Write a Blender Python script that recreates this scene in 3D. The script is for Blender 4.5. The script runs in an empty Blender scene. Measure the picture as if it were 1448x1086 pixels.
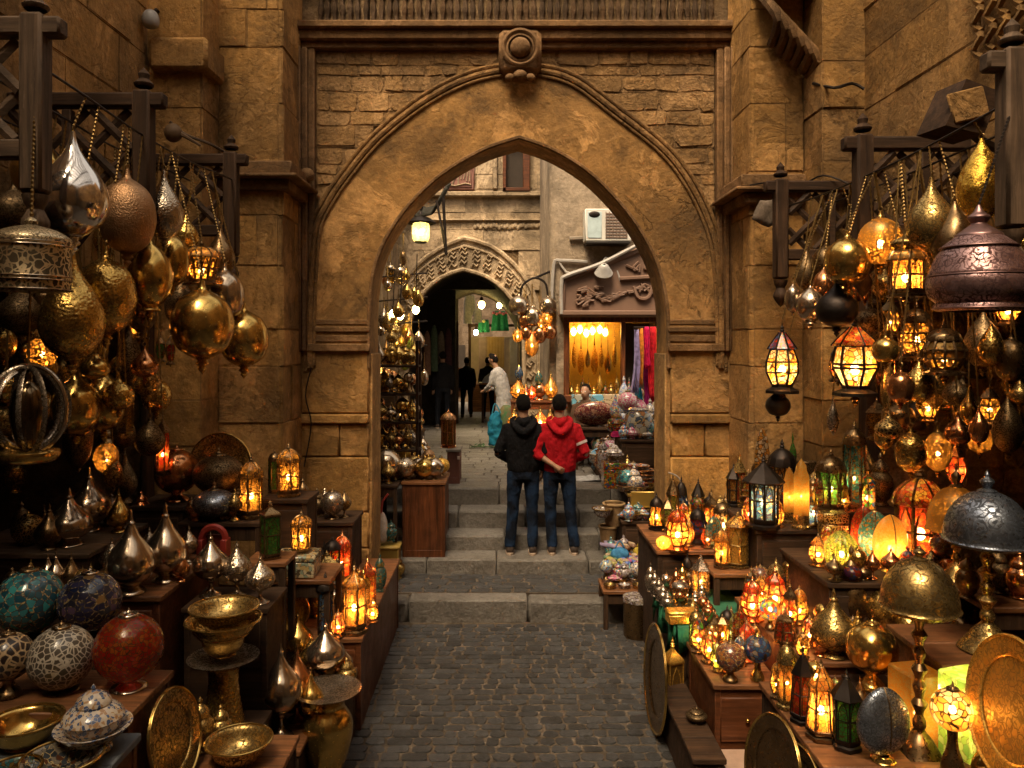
EXPO = 1.6
BULB = 64.0
SB = 25.0
SUN = 2.0
SKY = .11
import bpy, bmesh, math, random
from mathutils import Vector, Matrix, noise as mnoise
R = random.Random(11)
F, CX, CY, H = 1100.0, 709.0, 484.0, 2.8      # focal length in photo pixels, vanishing point, eye height (m)
scene = bpy.context.scene
COL = scene.collection
PI = math.pi

def P(px, py, Y):
    return Vector(((px-CX)*Y/F, Y, H-(py-CY)*Y/F))
def yat(by, Z):
    return F*(H-Z)/(by-CY)

# ------------------------------------------------------------------ mesh builder
def catmull(pts, k=3):
    if k < 2 or len(pts) < 3: return [tuple(p) for p in pts]
    out = []; n = len(pts); d = len(pts[0])
    for i in range(n-1):
        p0 = pts[max(i-1,0)]; p1 = pts[i]; p2 = pts[i+1]; p3 = pts[min(i+2,n-1)]
        for j in range(k):
            t = j/k
            out.append(tuple(0.5*((2*p1[a])+(-p0[a]+p2[a])*t+(2*p0[a]-5*p1[a]+4*p2[a]-p3[a])*t*t+(-p0[a]+3*p1[a]-3*p2[a]+p3[a])*t**3) for a in range(d)))
    out.append(tuple(pts[-1])); return out

class MB:
    def __init__(s): s.v = []; s.f = []; s.t = []
    def add(s, vs, fs, M=None, tint=.5):
        o = len(s.v)
        if M is not None: vs = [tuple(M @ Vector(v)) for v in vs]
        s.v += [tuple(v) for v in vs]
        for f in fs: s.f.append([i+o for i in f]); s.t.append(tint)
        return s
    def box(s, x0, x1, y0, y1, z0, z1, bev=0.0, M=None, tint=.5):
        if x1 < x0: x0, x1 = x1, x0
        if y1 < y0: y0, y1 = y1, y0
        b = min(bev, (x1-x0)*.45, (y1-y0)*.45, (z1-z0)*.45)
        if b <= 0:
            vs = [(x,y,z) for z in (z0,z1) for y in (y0,y1) for x in (x0,x1)]
            return s.add(vs, [(0,2,3,1),(4,5,7,6),(0,1,5,4),(2,6,7,3),(0,4,6,2),(1,3,7,5)], M, tint)
        vs = []; idx = {}
        for cx in (0,1):
            for cy in (0,1):
                for cz in (0,1):
                    X = (x0,x1)[cx]; Y = (y0,y1)[cy]; Z = (z0,z1)[cz]
                    sx = b if cx==0 else -b; sy = b if cy==0 else -b; sz = b if cz==0 else -b
                    for a,(p) in enumerate(((X,Y+sy,Z+sz),(X+sx,Y,Z+sz),(X+sx,Y+sy,Z))):
                        idx[(cx,cy,cz,a)] = len(vs); vs.append(p)
        g = lambda *k: idx[k]
        fs = []
        for a in range(3):
            for c in (0,1):
                o = [k for k in range(3) if k != a]; q = []
                for (i,j) in ((0,0),(1,0),(1,1),(0,1)):
                    k = [0,0,0]; k[a] = c; k[o[0]] = i; k[o[1]] = j; q.append(g(*k, a))
                flip = (c == 1) == (a == 1)
                fs.append(tuple(q[::-1]) if flip else tuple(q))
        for a in range(3):
            o = [k for k in range(3) if k != a]
            for i in (0,1):
                for j in (0,1):
                    k0 = [0,0,0]; k0[o[0]] = i; k0[o[1]] = j; k1 = list(k0); k1[a] = 1
                    fs.append((g(*k0,o[0]), g(*k1,o[0]), g(*k1,o[1]), g(*k0,o[1])))
        for i in (0,1):
            for j in (0,1):
                for k in (0,1): fs.append((g(i,j,k,0), g(i,j,k,1), g(i,j,k,2)))
        return s.add(vs, fs, M, tint)
    def lathe(s, prof, n=24, M=None, k=3, flute=None, phase=0.0, tint=.5, sx=1.0, sy=1.0):
        pr = catmull(prof, k); m = len(pr); vs = []; fs = []
        for (r, z) in pr:
            r = max(r, 1e-5)
            for i in range(n):
                a = 2*PI*(i+phase)/n; q = r
                if flute: q = r*(1+flute[1]*abs(math.sin(flute[0]*a/2))-flute[1]*.5)
                vs.append((q*math.cos(a)*sx, q*math.sin(a)*sy, z))
        for j in range(m-1):
            for i in range(n):
                i2 = (i+1) % n
                fs.append((j*n+i, j*n+i2, (j+1)*n+i2, (j+1)*n+i))
        return s.add(vs, fs, M, tint)
    def tube(s, path, r, n=8, M=None, k=1, caps=True, tint=.5):
        path = [Vector(p) for p in path]
        if not isinstance(r, (list, tuple)): r = [r]*len(path)
        rr = [(a, a) if not isinstance(a, (list, tuple)) else tuple(a) for a in r]
        if k > 1:
            q = catmull([(p.x,p.y,p.z,a,b) for p,(a,b) in zip(path, rr)], k)
            path = [Vector(x[:3]) for x in q]; rr = [(max(x[3],1e-4),max(x[4],1e-4)) for x in q]
        vs = []; fs = []; m = len(path)
        for i, p in enumerate(path):
            t = (path[min(i+1,m-1)]-path[max(i-1,0)])
            if t.length < 1e-9: t = Vector((0,0,1))
            t.normalize()
            ref = Vector((0,1,0)) if abs(t.y) < .9 else Vector((0,0,1))
            xa = ref.cross(t).normalized(); ya = t.cross(xa)
            for j in range(n):
                a = 2*PI*j/n
                vs.append(tuple(p + xa*(rr[i][0]*math.cos(a)) + ya*(rr[i][1]*math.sin(a))))
        for i in range(m-1):
            for j in range(n):
                j2 = (j+1) % n; fs.append((i*n+j, i*n+j2, (i+1)*n+j2, (i+1)*n+j))
        if caps:
            fs.append(tuple(range(n))[::-1]); fs.append(tuple((m-1)*n+j for j in range(n)))
        return s.add(vs, fs, M, tint)
    def ball(s, c, r, n=12, M=None, tint=.5):
        if not isinstance(r, (list, tuple)): r = (r, r, r)
        m = max(6, n//2+1); T = Matrix.Translation(Vector(c)) @ Matrix.Diagonal((r[0], r[1], r[2], 1))
        if M is not None: T = M @ T
        return s.lathe([(math.sin(PI*i/m), -math.cos(PI*i/m)) for i in range(m+1)], n, T, 1, tint=tint)
    def prism(s, poly, z0, z1, M=None, tint=.5):
        n = len(poly); vs = [(x,y,z0) for x,y in poly]+[(x,y,z1) for x,y in poly]
        fs = [tuple(range(n))[::-1], tuple(range(n,2*n))]+[(i,(i+1)%n,n+(i+1)%n,n+i) for i in range(n)]
        return s.add(vs, fs, M, tint)
    def pillow(s, w, h, d, M, cut=.2, jit=0.0, tint=.5, top=.10):
        """a rounded stone w x h with its back on z=0 and its face at z=d (octagon outline, three steps)"""
        c = min(w, h)*cut; o = [(-w/2+c,-h/2),(w/2-c,-h/2),(w/2,-h/2+c),(w/2,h/2-c),(w/2-c,h/2),(-w/2+c,h/2),(-w/2,h/2-c),(-w/2,-h/2+c)]
        o = [(x+R.uniform(-jit,jit), y+R.uniform(-jit,jit)) for x,y in o]
        vs = []
        ins = min(w,h)
        for (e, z) in ((0,0),(.015,.6),(top,1.0)):
            for x,y in o: vs.append((x*(1-e*ins/w*1.2), y*(1-e*ins/h*1.2), z*d))
        vs.append((0,0,d*1.05))
        fs = []
        for l in (0,1):
            for i in range(8): fs.append((l*8+i, l*8+(i+1)%8, l*8+8+(i+1)%8, l*8+8+i))
        for i in range(8): fs.append((16+i, 16+(i+1)%8, 24))
        return s.add(vs, fs, M, tint)
    def build(s, name, mat, parent=None, sharp=38, loc=None, rot=None):
        me = bpy.data.meshes.new(name); me.from_pydata(s.v, [], s.f)
        bm = bmesh.new(); bm.from_mesh(me); bmesh.ops.recalc_face_normals(bm, faces=bm.faces); bm.to_mesh(me); bm.free()
        me.polygons.foreach_set('use_smooth', [True]*len(me.polygons))
        at = me.attributes.new('tint', 'FLOAT', 'FACE'); at.data.foreach_set('value', s.t)
        me.update()
        if sharp < 180: me.set_sharp_from_angle(angle=math.radians(sharp))
        o = bpy.data.objects.new(name, me); COL.objects.link(o)
        if mat: me.materials.append(mat)
        if parent: o.parent = parent
        if loc is not None: o.location = loc
        if rot is not None: o.rotation_euler = rot
        return o

def tag(o, label=None, cat=None, group=None, kind=None):
    if label: o['label'] = label
    if cat: o['category'] = cat
    if group: o['group'] = group
    if kind: o['kind'] = kind
    return o
def thing(name, label, cat, loc=(0,0,0), rot=(0,0,0), group=None):
    o = bpy.data.objects.new(name, None); COL.objects.link(o)
    o.location = loc; o.rotation_euler = rot; o.empty_display_size = .1
    return tag(o, label, cat, group)
def copy_tree(o, parent=None):
    c = o.copy(); COL.objects.link(c)
    if parent: c.parent = parent
    for ch in list(o.children): copy_tree(ch, c)
    return c
def FACE_Y(x, y, z, ry=0.0):
    """local XY plane stood up to face the camera (-Y); local +Z goes to -Y"""
    return Matrix.Translation((x,y,z)) @ Matrix.Rotation(ry,4,'Y') @ Matrix.Rotation(PI/2,4,'X')

# ------------------------------------------------------------------ materials
class NT:
    def __init__(s, name):
        s.m = bpy.data.materials.new(name); s.m.use_nodes = True
        s.t = s.m.node_tree; s.t.nodes.clear()
        s.out = s.n('ShaderNodeOutputMaterial'); s.tc = s.n('ShaderNodeTexCoord')
    def n(s, typ, ins=None, **kw):
        x = s.t.nodes.new(typ)
        for k, v in kw.items(): setattr(x, k, v)
        for k, v in (ins or {}).items(): s.set(x, k, v)
        return x
    def set(s, x, k, v):
        sock = x.inputs[k]
        if isinstance(v, bpy.types.NodeSocket): s.t.links.new(v, sock)
        elif isinstance(v, bpy.types.Node): s.t.links.new(v.outputs[0], sock)
        else: sock.default_value = v
    def noise(s, scale, detail=4, rough=.6, vec=None, dist=0):
        return s.n('ShaderNodeTexNoise', {'Vector': vec or s.tc.outputs['Object'], 'Scale': scale, 'Detail': detail, 'Roughness': rough, 'Distortion': dist}).outputs[0]
    def voro(s, scale, feature='F1', out='Distance', vec=None, rand=1.0, metric=None):
        x = s.n('ShaderNodeTexVoronoi', {'Vector': vec or s.tc.outputs['Object'], 'Scale': scale, 'Randomness': rand}, feature=feature)
        if metric: x.distance = metric
        return x.outputs[out]
    def ramp(s, fac, stops, interp='LINEAR'):
        x = s.n('ShaderNodeValToRGB', {'Fac': fac}); cr = x.color_ramp; cr.interpolation = interp
        while len(cr.elements) < len(stops): cr.elements.new(.5)
        for e, (p, c) in zip(cr.elements, stops):
            e.position = p; e.color = (*c, 1) if not isinstance(c, (int, float)) else (c,c,c,1)
        return x.outputs[0]
    def mix(s, fac, a, b, blend='MIX'):
        x = s.n('ShaderNodeMix', data_type='RGBA', blend_type=blend)
        for i, v in ((0, fac), (6, a), (7, b)):
            if isinstance(v, (bpy.types.NodeSocket)): s.t.links.new(v, x.inputs[i])
            elif i == 0: x.inputs[i].default_value = v
            else: x.inputs[i].default_value = (*v, 1)
        return x.outputs[2]
    def math(s, op, a, b=0.0, c=0.0):
        return s.n('ShaderNodeMath', {0: a, 1: b, 2: c}, operation=op).outputs[0]
    def bump(s, h, strength=.3, dist=.01, normal=None):
        ins = {'Height': h, 'Strength': strength, 'Distance': dist}
        if normal is not None: ins['Normal'] = normal
        return s.n('ShaderNodeBump', ins).outputs[0]
    def pbsdf(s, col, rough=.6, metal=0.0, normal=None, **kw):
        ins = {'Roughness': rough, 'Metallic': metal}
        ins['Base Color'] = col if not isinstance(col, tuple) else (*col, 1)
        if normal is not None: ins['Normal'] = normal
        ins.update(kw)
        return s.n('ShaderNodeBsdfPrincipled', ins).outputs[0]
    def done(s, sh): s.t.links.new(sh, s.out.inputs['Surface']); return s.m
    def rnd(s):
        """object space shifted by a random amount for every object"""
        oi = s.n('ShaderNodeObjectInfo').outputs['Random']
        return s.n('ShaderNodeVectorMath', {0: s.tc.outputs['Object'], 1: s.n('ShaderNodeCombineXYZ', {0: s.math('MULTIPLY', oi, 7.3), 1: s.math('MULTIPLY', oi, 3.1), 2: oi})}, operation='ADD').outputs[0]

MATS = {}
def mat(fn):
    def w(name, *a, **k):
        if name not in MATS: MATS[name] = fn(name, *a, **k)
        return MATS[name]
    return w
def sc(c, f): return tuple(min(1, x*f) for x in c)

@mat
def stone(name, base, var=.5, scale=3.0, bump=.5, rough=.85, stain=.6, peel=.7):
    t = NT(name); v = t.tc.outputs['Object']
    tint = t.n('ShaderNodeAttribute', attribute_name='tint').outputs['Fac']
    c = t.ramp(tint, [(0, sc(base, 1-var)), (.5, base), (1, tuple(min(1,x*(1+var*.9)) for x in base))])
    hv = t.math('FRACT', t.math('MULTIPLY', tint, 7.31))
    c = t.mix(t.math('MULTIPLY', t.ramp(hv, [(.45, 0), (1, 1)]), .55*min(1, peel+.2)), c, tuple(.55*x+.45*.6*sum(base)/3 for x in base))
    n1 = t.noise(scale, 8, .65); n2 = t.noise(scale*.22, 7, .7); n3 = t.noise(scale*9, 6, .7)
    c = t.mix(t.ramp(n1, [(.35, 0), (.7, 1)]), c, t.mix(.5, c, sc(base, 1.3)))
    pv = t.n('ShaderNodeTexNoise', {'Vector': v, 'Scale': scale*.55, 'Detail': 12, 'Roughness': .68, 'Distortion': .6}).outputs[0]
    pl = t.ramp(pv, [(.52, 0), (.55, 1)]); pd = t.ramp(pv, [(.38, 1), (.455, 0)])
    c = t.mix(t.math('MULTIPLY', pl, peel), c, t.mix(.7, c, tuple(min(1, x*1.75+.04) for x in base)))
    c = t.mix(t.math('MULTIPLY', pd, peel), c, t.mix(.75, c, tuple(x*.30+.008 for x in base)))
    c = t.mix(t.math('MULTIPLY', t.ramp(n2, [(.44, 0), (.60, 1)]), stain), c, t.mix(.8, c, (.045,.030,.018)))
    c = t.mix(t.ramp(n3, [(.42, .45), (.62, 0)]), c, t.mix(.6, c, (.04,.025,.012)))
    pits = t.voro(scale*7, 'F1')
    nv = t.n('ShaderNodeTexNoise', {'Vector': v, 'Scale': scale*.9, 'Detail': 7, 'Roughness': .6, 'Distortion': 1.2}).outputs[0]
    vein = t.math('MULTIPLY', t.ramp(t.math('ABSOLUTE', t.math('SUBTRACT', nv, .5)), [(0, 1), (.012, 0)]), t.ramp(n2, [(.46, 0), (.56, 1)]))
    c = t.mix(t.math('MULTIPLY', vein, .7*peel), c, sc(base, .16))
    n5 = t.noise(scale*3.2, 6, .72)
    c = t.mix(t.math('MULTIPLY', t.ramp(n5, [(.50, 0), (.66, 1)]), .55), c, sc(base, .42))
    h = t.math('ADD', t.math('ADD', t.math('MULTIPLY', n1, 1.5), t.math('ADD', t.math('MULTIPLY', n5, .9), t.math('MULTIPLY', vein, -.5))), t.math('ADD', t.math('MULTIPLY', n3, .55), t.math('ADD', t.math('MULTIPLY', t.ramp(pits, [(0,0),(.25,1)]), .25), t.math('MULTIPLY', pl, .35*peel))))
    return t.done(t.pbsdf(c, rough, 0, t.bump(h, bump, .03), **{'Specular IOR Level': .25}))

@mat
def wood(name, base, rough=.55, axis='X', bump=.25):
    t = NT(name)
    m = t.n('ShaderNodeMapping', {'Vector': t.rnd(), 'Scale': {'X': (1.5,22,22), 'Y': (22,1.5,22), 'Z': (22,22,1.5)}[axis]})
    g = t.noise(1.2, 6, .65, m.outputs[0], .6); n2 = t.noise(3, 4, .6)
    c = t.ramp(g, [(.28, sc(base, .3)), (.5, base), (.72, sc(base, 1.9))])
    sc_ = t.noise(2.2, 8, .75, m.outputs[0], 2.0)
    c = t.mix(t.ramp(sc_, [(.58, 0), (.64, .6)]), c, tuple(min(1, x*1.6+.03) for x in base))
    c = t.mix(t.ramp(n2, [(.45, 0), (.7, .7)]), c, sc(base, .35))
    return t.done(t.pbsdf(c, t.ramp(n2, [(.3, rough-.12), (.7, rough+.2)]), 0, t.bump(g, bump, .01), **{'Specular IOR Level': .25}))

@mat
def metal(name, base, rough=.24, style='plain', scale=60.0, dark=(.04,.025,.012), bump=.35, tarn=.6):
    """plain / hammered / engraved (dark cut arabesque lines) / pierced (dark holes)"""
    t = NT(name); v = t.rnd()
    n1 = t.noise(9, 5, .6, v); n2 = t.noise(55, 4, .6, v)
    c = t.mix(t.math('MULTIPLY', t.ramp(n1, [(.42, 0), (.68, 1)]), tarn), base, sc(base, .42))
    rg = t.math('ADD', rough, t.math('MULTIPLY', t.ramp(n2, [(.35, 0), (.75, 1)]), .18))
    if style == 'hammered':
        h = t.math('ADD', t.voro(scale, 'SMOOTH_F1', vec=v), t.math('MULTIPLY', n2, .5)); nb = t.bump(h, bump, .012)
        c = t.mix(t.ramp(t.voro(scale*2.6, 'F1', vec=v), [(.1, .55), (.3, 0)]), c, dark)
    elif style in ('engraved', 'pierced'):
        d = t.voro(scale, 'DISTANCE_TO_EDGE', vec=t.n('ShaderNodeVectorMath', {0: v, 1: t.n('ShaderNodeVectorMath', {0: t.n('ShaderNodeTexNoise', {'Vector': v, 'Scale': scale*.6, 'Detail': 1}).outputs['Color'], 'Scale': .9/scale*2}, operation='SCALE').outputs[0]}, operation='ADD').outputs[0])
        if style == 'engraved':
            f1 = t.voro(scale*.8, 'F1', vec=t.n('ShaderNodeVectorMath', {0: v, 1: t.n('ShaderNodeVectorMath', {0: t.n('ShaderNodeTexNoise', {'Vector': v, 'Scale': scale*.9, 'Detail': 2}).outputs['Color'], 'Scale': 1.3/scale}, operation='SCALE').outputs[0]}, operation='ADD').outputs[0])
            k = t.math('MULTIPLY', t.ramp(t.math('SINE', t.math('MULTIPLY', f1, 16)), [(.30, 0), (.62, 1)]), t.ramp(n1, [(.33, .45), (.5, 1)]))
            k = t.math('MULTIPLY', t.math('MAXIMUM', k, t.ramp(d, [(.02, .9), (.06, 0)])), .92)
        else:
            k = t.ramp(d, [(.09, 0), (.14, 1)])
        c = t.mix(t.math('MULTIPLY', k, .92), c, dark); rg = t.math('ADD', rg, t.math('MULTIPLY', k, .4))
        nb = t.bump(k, -bump, .006)
    else:
        nb = t.bump(t.math('ADD', t.math('MULTIPLY', n1, 1.0), t.math('MULTIPLY', n2, .12)), .05, .01)
    return t.done(t.pbsdf(c, rg, .95, nb))

@mat
def glass(name, cols, scale=55.0, edge=.07, frame=(.10,.055,.02), clear=.42, streak=False):
    """patterned lamp glass: coloured cells that pass and scatter the light of the bulb behind, lead or fretwork lines between"""
    t = NT(name); v = t.rnd()
    w = t.n('ShaderNodeVectorMath', {0: v, 1: t.n('ShaderNodeVectorMath', {0: t.n('ShaderNodeTexNoise', {'Vector': v, 'Scale': scale*.5, 'Detail': 1}).outputs['Color'], 'Scale': 1.1/scale}, operation='SCALE').outputs[0]}, operation='ADD').outputs[0]
    cid = t.n('ShaderNodeSeparateColor', {0: t.voro(scale, 'F1', 'Color', w)}).outputs[0]
    k = len(cols)
    c = t.ramp(cid, [(i/k, cols[i]) for i in range(k)], 'CONSTANT') if k > 1 else t.mix(t.noise(scale*.8, 3, .6, v), sc(cols[0], .55), sc(cols[0], 1.25))
    d = t.voro(scale, 'DISTANCE_TO_EDGE', vec=w)
    e = t.ramp(d, [(edge*.7, 1), (edge*1.25, 0)])
    if streak:       # cut scrollwork instead of leaded cells
        f1 = t.voro(scale*.62, 'F1', vec=w)
        e = t.math('MAXIMUM', t.ramp(t.math('SINE', t.math('MULTIPLY', f1, 15)), [(.30, 0), (.55, 1)]), t.math('MULTIPLY', e, .9))
    tl = t.n('ShaderNodeBsdfTranslucent', {'Color': c}); tr = t.n('ShaderNodeBsdfTransparent', {'Color': t.mix(.45, c, (1,1,1))})
    gl = t.n('ShaderNodeBsdfGlossy', {'Color': (1,1,1,1), 'Roughness': .12})
    df = t.n('ShaderNodeBsdfDiffuse', {'Color': c})
    m0 = t.n('ShaderNodeMixShader', {0: .25, 1: tl.outputs[0], 2: df.outputs[0]})
    m1 = t.n('ShaderNodeMixShader', {0: clear, 1: m0.outputs[0], 2: tr.outputs[0]})
    fr = t.n('ShaderNodeFresnel', {'IOR': 1.35})
    m2 = t.n('ShaderNodeMixShader', {0: fr.outputs[0], 1: m1.outputs[0], 2: gl.outputs[0]})
    mt = t.pbsdf(frame, .38, .85)
    m3 = t.n('ShaderNodeMixShader', {0: e, 1: m2.outputs[0], 2: mt})
    return t.done(m3.outputs[0])

@mat
def mosaic(name, cols, scale=45.0, edge=.06, grout=(.03,.02,.015), rough=.12, glint=(.5,.36,.14)):
    t = NT(name); v = t.rnd()
    cid = t.n('ShaderNodeSeparateColor', {0: t.voro(scale, 'F1', 'Color', v)}).outputs[0]; k = len(cols)
    c = t.ramp(cid, [(i/k, cols[i]) for i in range(k)], 'CONSTANT')
    d = t.voro(scale, 'DISTANCE_TO_EDGE', vec=v); e = t.ramp(d, [(edge*.7, 1), (edge*1.3, 0)])
    c2 = t.mix(e, c, t.mix(t.ramp(t.noise(60, 2, .5, v), [(.5, 0), (.62, 1)]), grout, glint))
    return t.done(t.pbsdf(c2, t.math('ADD', rough, t.math('MULTIPLY', e, .35)), .0, t.bump(e, -.5, .004), **{'Coat Weight': .4, 'Coat Roughness': .08}))

@mat
def plain(name, col, rough=.6, var=.35, scale=20.0, bump=.15, metalness=0.0):
    t = NT(name); v = t.rnd(); n = t.noise(scale, 5, .6, v); n2 = t.noise(scale*.3, 3, .6, v)
    c = t.mix(t.math('MULTIPLY', t.ramp(n, [(.35, 0), (.7, 1)]), var), col, sc(col, .5))
    c = t.mix(t.math('MULTIPLY', t.ramp(n2, [(.45, 0), (.65, 1)]), var), c, sc(col, 1.4))
    return t.done(t.pbsdf(c, rough, metalness, t.bump(n, bump, .01)))

@mat
def cloth(name, col, col2=None, wr=14.0, bump=.5, weave=900.0, mixscale=18.0):
    t = NT(name); v = t.tc.outputs['Object']
    m = t.n('ShaderNodeMapping', {'Vector': v, 'Scale': (1.4, 1.4, .8)})
    n = t.noise(wr, 5, .55, m.outputs[0], 1.0); n2 = t.noise(mixscale, 3, .5, v)
    c = t.mix(t.ramp(n2, [(.42, 0), (.6, 1)]), col, col2 or sc(col, .72))
    h = t.math('ADD', n, t.math('MULTIPLY', t.noise(weave*.3, 2, .5), .06))
    return t.done(t.pbsdf(c, .9, 0, t.bump(h, bump, .03), **{'Specular IOR Level': .12}))

@mat
def bulbmat(name, col, strength):
    t = NT(name); return t.done(t.n('ShaderNodeEmission', {'Color': (*col, 1), 'Strength': strength}).outputs[0])
# ------------------------------------------------------------------ camera, light, world
cam = bpy.data.cameras.new('camera'); co = bpy.data.objects.new('camera', cam); COL.objects.link(co)
co.location = (0, 0, H); co.rotation_euler = (PI/2, 0, 0)
cam.sensor_width = 36; cam.lens = F/1448*36; cam.shift_x = 15/1448; cam.shift_y = -59/1448
cam.clip_start = .05; cam.clip_end = 500; scene.camera = co
SUN_EL, SUN_AZ = math.radians(62), math.radians(200)
w = bpy.data.worlds.new('World'); scene.world = w; w.use_nodes = True
nt = w.node_tree; bg = nt.nodes['Background']
sk = nt.nodes.new('ShaderNodeTexSky'); sk.sky_type = 'NISHITA'; sk.sun_disc = False
sk.sun_elevation = SUN_EL; sk.sun_rotation = SUN_AZ; sk.dust_density = 4; sk.air_density = 1.2
hs = nt.nodes.new('ShaderNodeHueSaturation'); hs.inputs['Saturation'].default_value = .25
nt.links.new(sk.outputs[0], hs.inputs['Color'])
wm = nt.nodes.new('ShaderNodeMix'); wm.data_type = 'RGBA'; wm.blend_type = 'MULTIPLY'; wm.inputs[0].default_value = 1
wm.inputs[7].default_value = (1.0, .87, .70, 1)
nt.links.new(hs.outputs[0], wm.inputs[6]); nt.links.new(wm.outputs[2], bg.inputs[0]); bg.inputs[1].default_value = SKY
sl = bpy.data.lights.new('sun', 'SUN'); sl.energy = SUN; sl.angle = math.radians(25); sl.color = (1, .78, .50)
so = bpy.data.objects.new('sun', sl); COL.objects.link(so)
# light comes from behind the viewer, slightly from the left, high up
d = Vector((.20, .55, -1.0)).normalized(); so.rotation_euler = d.to_track_quat('-Z', 'Y').to_euler()
scene.view_settings.view_transform = 'Standard'; scene.view_settings.look = 'None'; scene.view_settings.exposure = EXPO
c_ = scene.cycles
c_.use_denoising = True; c_.max_bounces = 8; c_.diffuse_bounces = 3; c_.glossy_bounces = 3; c_.transmission_bounces = 4; c_.transparent_max_bounces = 12
c_.sample_clamp_indirect = 8.0; c_.caustics_reflective = False; c_.caustics_refractive = False; c_.use_light_tree = True

# ------------------------------------------------------------------ stone masonry
HONEY = (.42, .220, .062); PALE = (.41, .30, .185); GREY = (.17, .135, .10)
S_WALL = stone('honey_sandstone', HONEY, .6, 2.2, .7)
S_RUB = stone('rubble_sandstone', (.40,.225,.085), .55, 5, .9, stain=.5)
S_PLASTER = stone('worn_plaster', (.41,.212,.060), .3, 1.5, .65, stain=.8, peel=1.0)
S_DARK = stone('weathered_moulding', (.235,.122,.045), .4, 4, .5)
S_MORTAR = stone('old_mortar', (.22,.135,.06), .3, 9, .6)
S_PALE = stone('pale_limestone', PALE, .35, 1.6, .7, stain=.6, peel=.9)
S_GREY = stone('street_stone', GREY, .4, 5, .5, rough=.6, peel=.2)
S_STEP = stone('step_stone', (.195,.175,.152), .35, 4, .7, rough=.5, stain=.3, peel=.12)
S_COB = stone('basalt_cobbles', (.060,.060,.062), .55, 9, .5, rough=.40, stain=.25, peel=.15)
S_JOINT = stone('cobble_joints', (.145,.108,.075), .3, 14, .6)
W_DARK = wood('dark_weathered_wood', (.045,.022,.010), .75)
W_DARKZ = wood('dark_weathered_post', (.045,.022,.010), .75, 'Z')
W_GREY = wood('grey_weathered_wood', (.105,.066,.040), .7)
W_GREYZ = wood('grey_weathered_post', (.105,.066,.040), .7, 'Z')
W_RED = wood('red_brown_wood', (.105,.034,.012), .42)
W_REDZ = wood('red_brown_panel', (.105,.034,.012), .42, 'Z')
W_TOP = wood('worn_table_wood', (.19,.078,.030), .45)
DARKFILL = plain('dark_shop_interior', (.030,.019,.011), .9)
IRON = plain('black_iron', (.03,.025,.022), .5, metalness=.6)

def ashlar(mb, O, U, V, W, Hh, rows, wr, d=.04, gap=.007, test=None, rub=False, jit=.004, tint=(.15,.85)):
    """lay blocks on the rectangle O + u*U + v*V; the face normal is U x V"""
    U = Vector(U).normalized(); V = Vector(V).normalized(); Nn = U.cross(V); O = Vector(O)
    v = 0; i = 0
    while v < Hh-.02:
        h = rows[i % len(rows)] if not callable(rows) else rows(); h = min(h, Hh-v); i += 1
        if Hh-v-h < .07: h = Hh-v
        u = -R.uniform(0, wr[0]) if W > wr[1] else 0
        while u < W-1e-3:
            w = R.uniform(*wr); a = max(u, 0); b = min(u+w, W)
            if W-b < wr[0]*.35: b = W
            u = b if b == W else u+w
            if b-a < .04: continue
            cu, cv = (a+b)/2, v+h/2
            if test and not test(cu, cv, b-a, h): continue
            dd = d*R.uniform(.75, 1.1) + R.uniform(-jit, jit)
            M = Matrix(((U.x,V.x,Nn.x,0),(U.y,V.y,Nn.y,0),(U.z,V.z,Nn.z,0),(0,0,0,1))); M.translation = O+U*cu+V*cv
            t = R.uniform(*tint)
            q_ = dd*(.62 if rub else .84); u2, v2 = (b-a)/2, h/2
            mb.add([(-u2,-v2,q_),(u2,-v2,q_),(u2,v2,q_),(-u2,v2,q_)], [(0,1,2,3)], M, .25)
            if rub: mb.pillow(b-a-gap*R.uniform(.8,2.2), h-gap*R.uniform(.8,2.2), dd, M @ Matrix.Rotation(R.uniform(-.03,.03),4,'Z') @ Matrix.Rotation(R.uniform(-.025,.025),4,'X'), R.uniform(.06,.22), .014, t, .05)
            else:
                e = .006
                x, y = (b-a)/2-gap/2, h/2-gap/2
                vs = [(-x,-y,0),(x,-y,0),(x,y,0),(-x,y,0),(-x+e,-y+e,dd),(x-e,-y+e,dd),(x-e,y-e,dd),(-x+e,y-e,dd)]
                vs = vs[:4]+[(a_+R.uniform(-.004,.004), b_+R.uniform(-.004,.004), c_+R.uniform(-.006,.006)) for a_,b_,c_ in vs[4:]]
                mb.add(vs, [(4,5,6,7),(0,1,5,4),(1,2,6,5),(2,3,7,6),(3,0,4,7)], M, t)
        v += h

def curve_sample(pts, n):
    q = catmull(pts, 8); L = [0]
    for a, b in zip(q, q[1:]): L.append(L[-1]+math.dist(a, b))
    out = []; j = 0
    for i in range(n+1):
        s_ = L[-1]*i/n
        while j < len(L)-2 and L[j+1] < s_: j += 1
        f = (s_-L[j])/max(L[j+1]-L[j], 1e-9); out.append(tuple(q[j][k]*(1-f)+q[j+1][k]*f for k in range(len(q[j]))))
    return out

# levels
Z1 = .22                     # landing behind the kerb
ZT = [.40, .58, .78, .985]   # step treads
YA, YB = 7.80, 8.32          # gateway wall front and back

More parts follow.
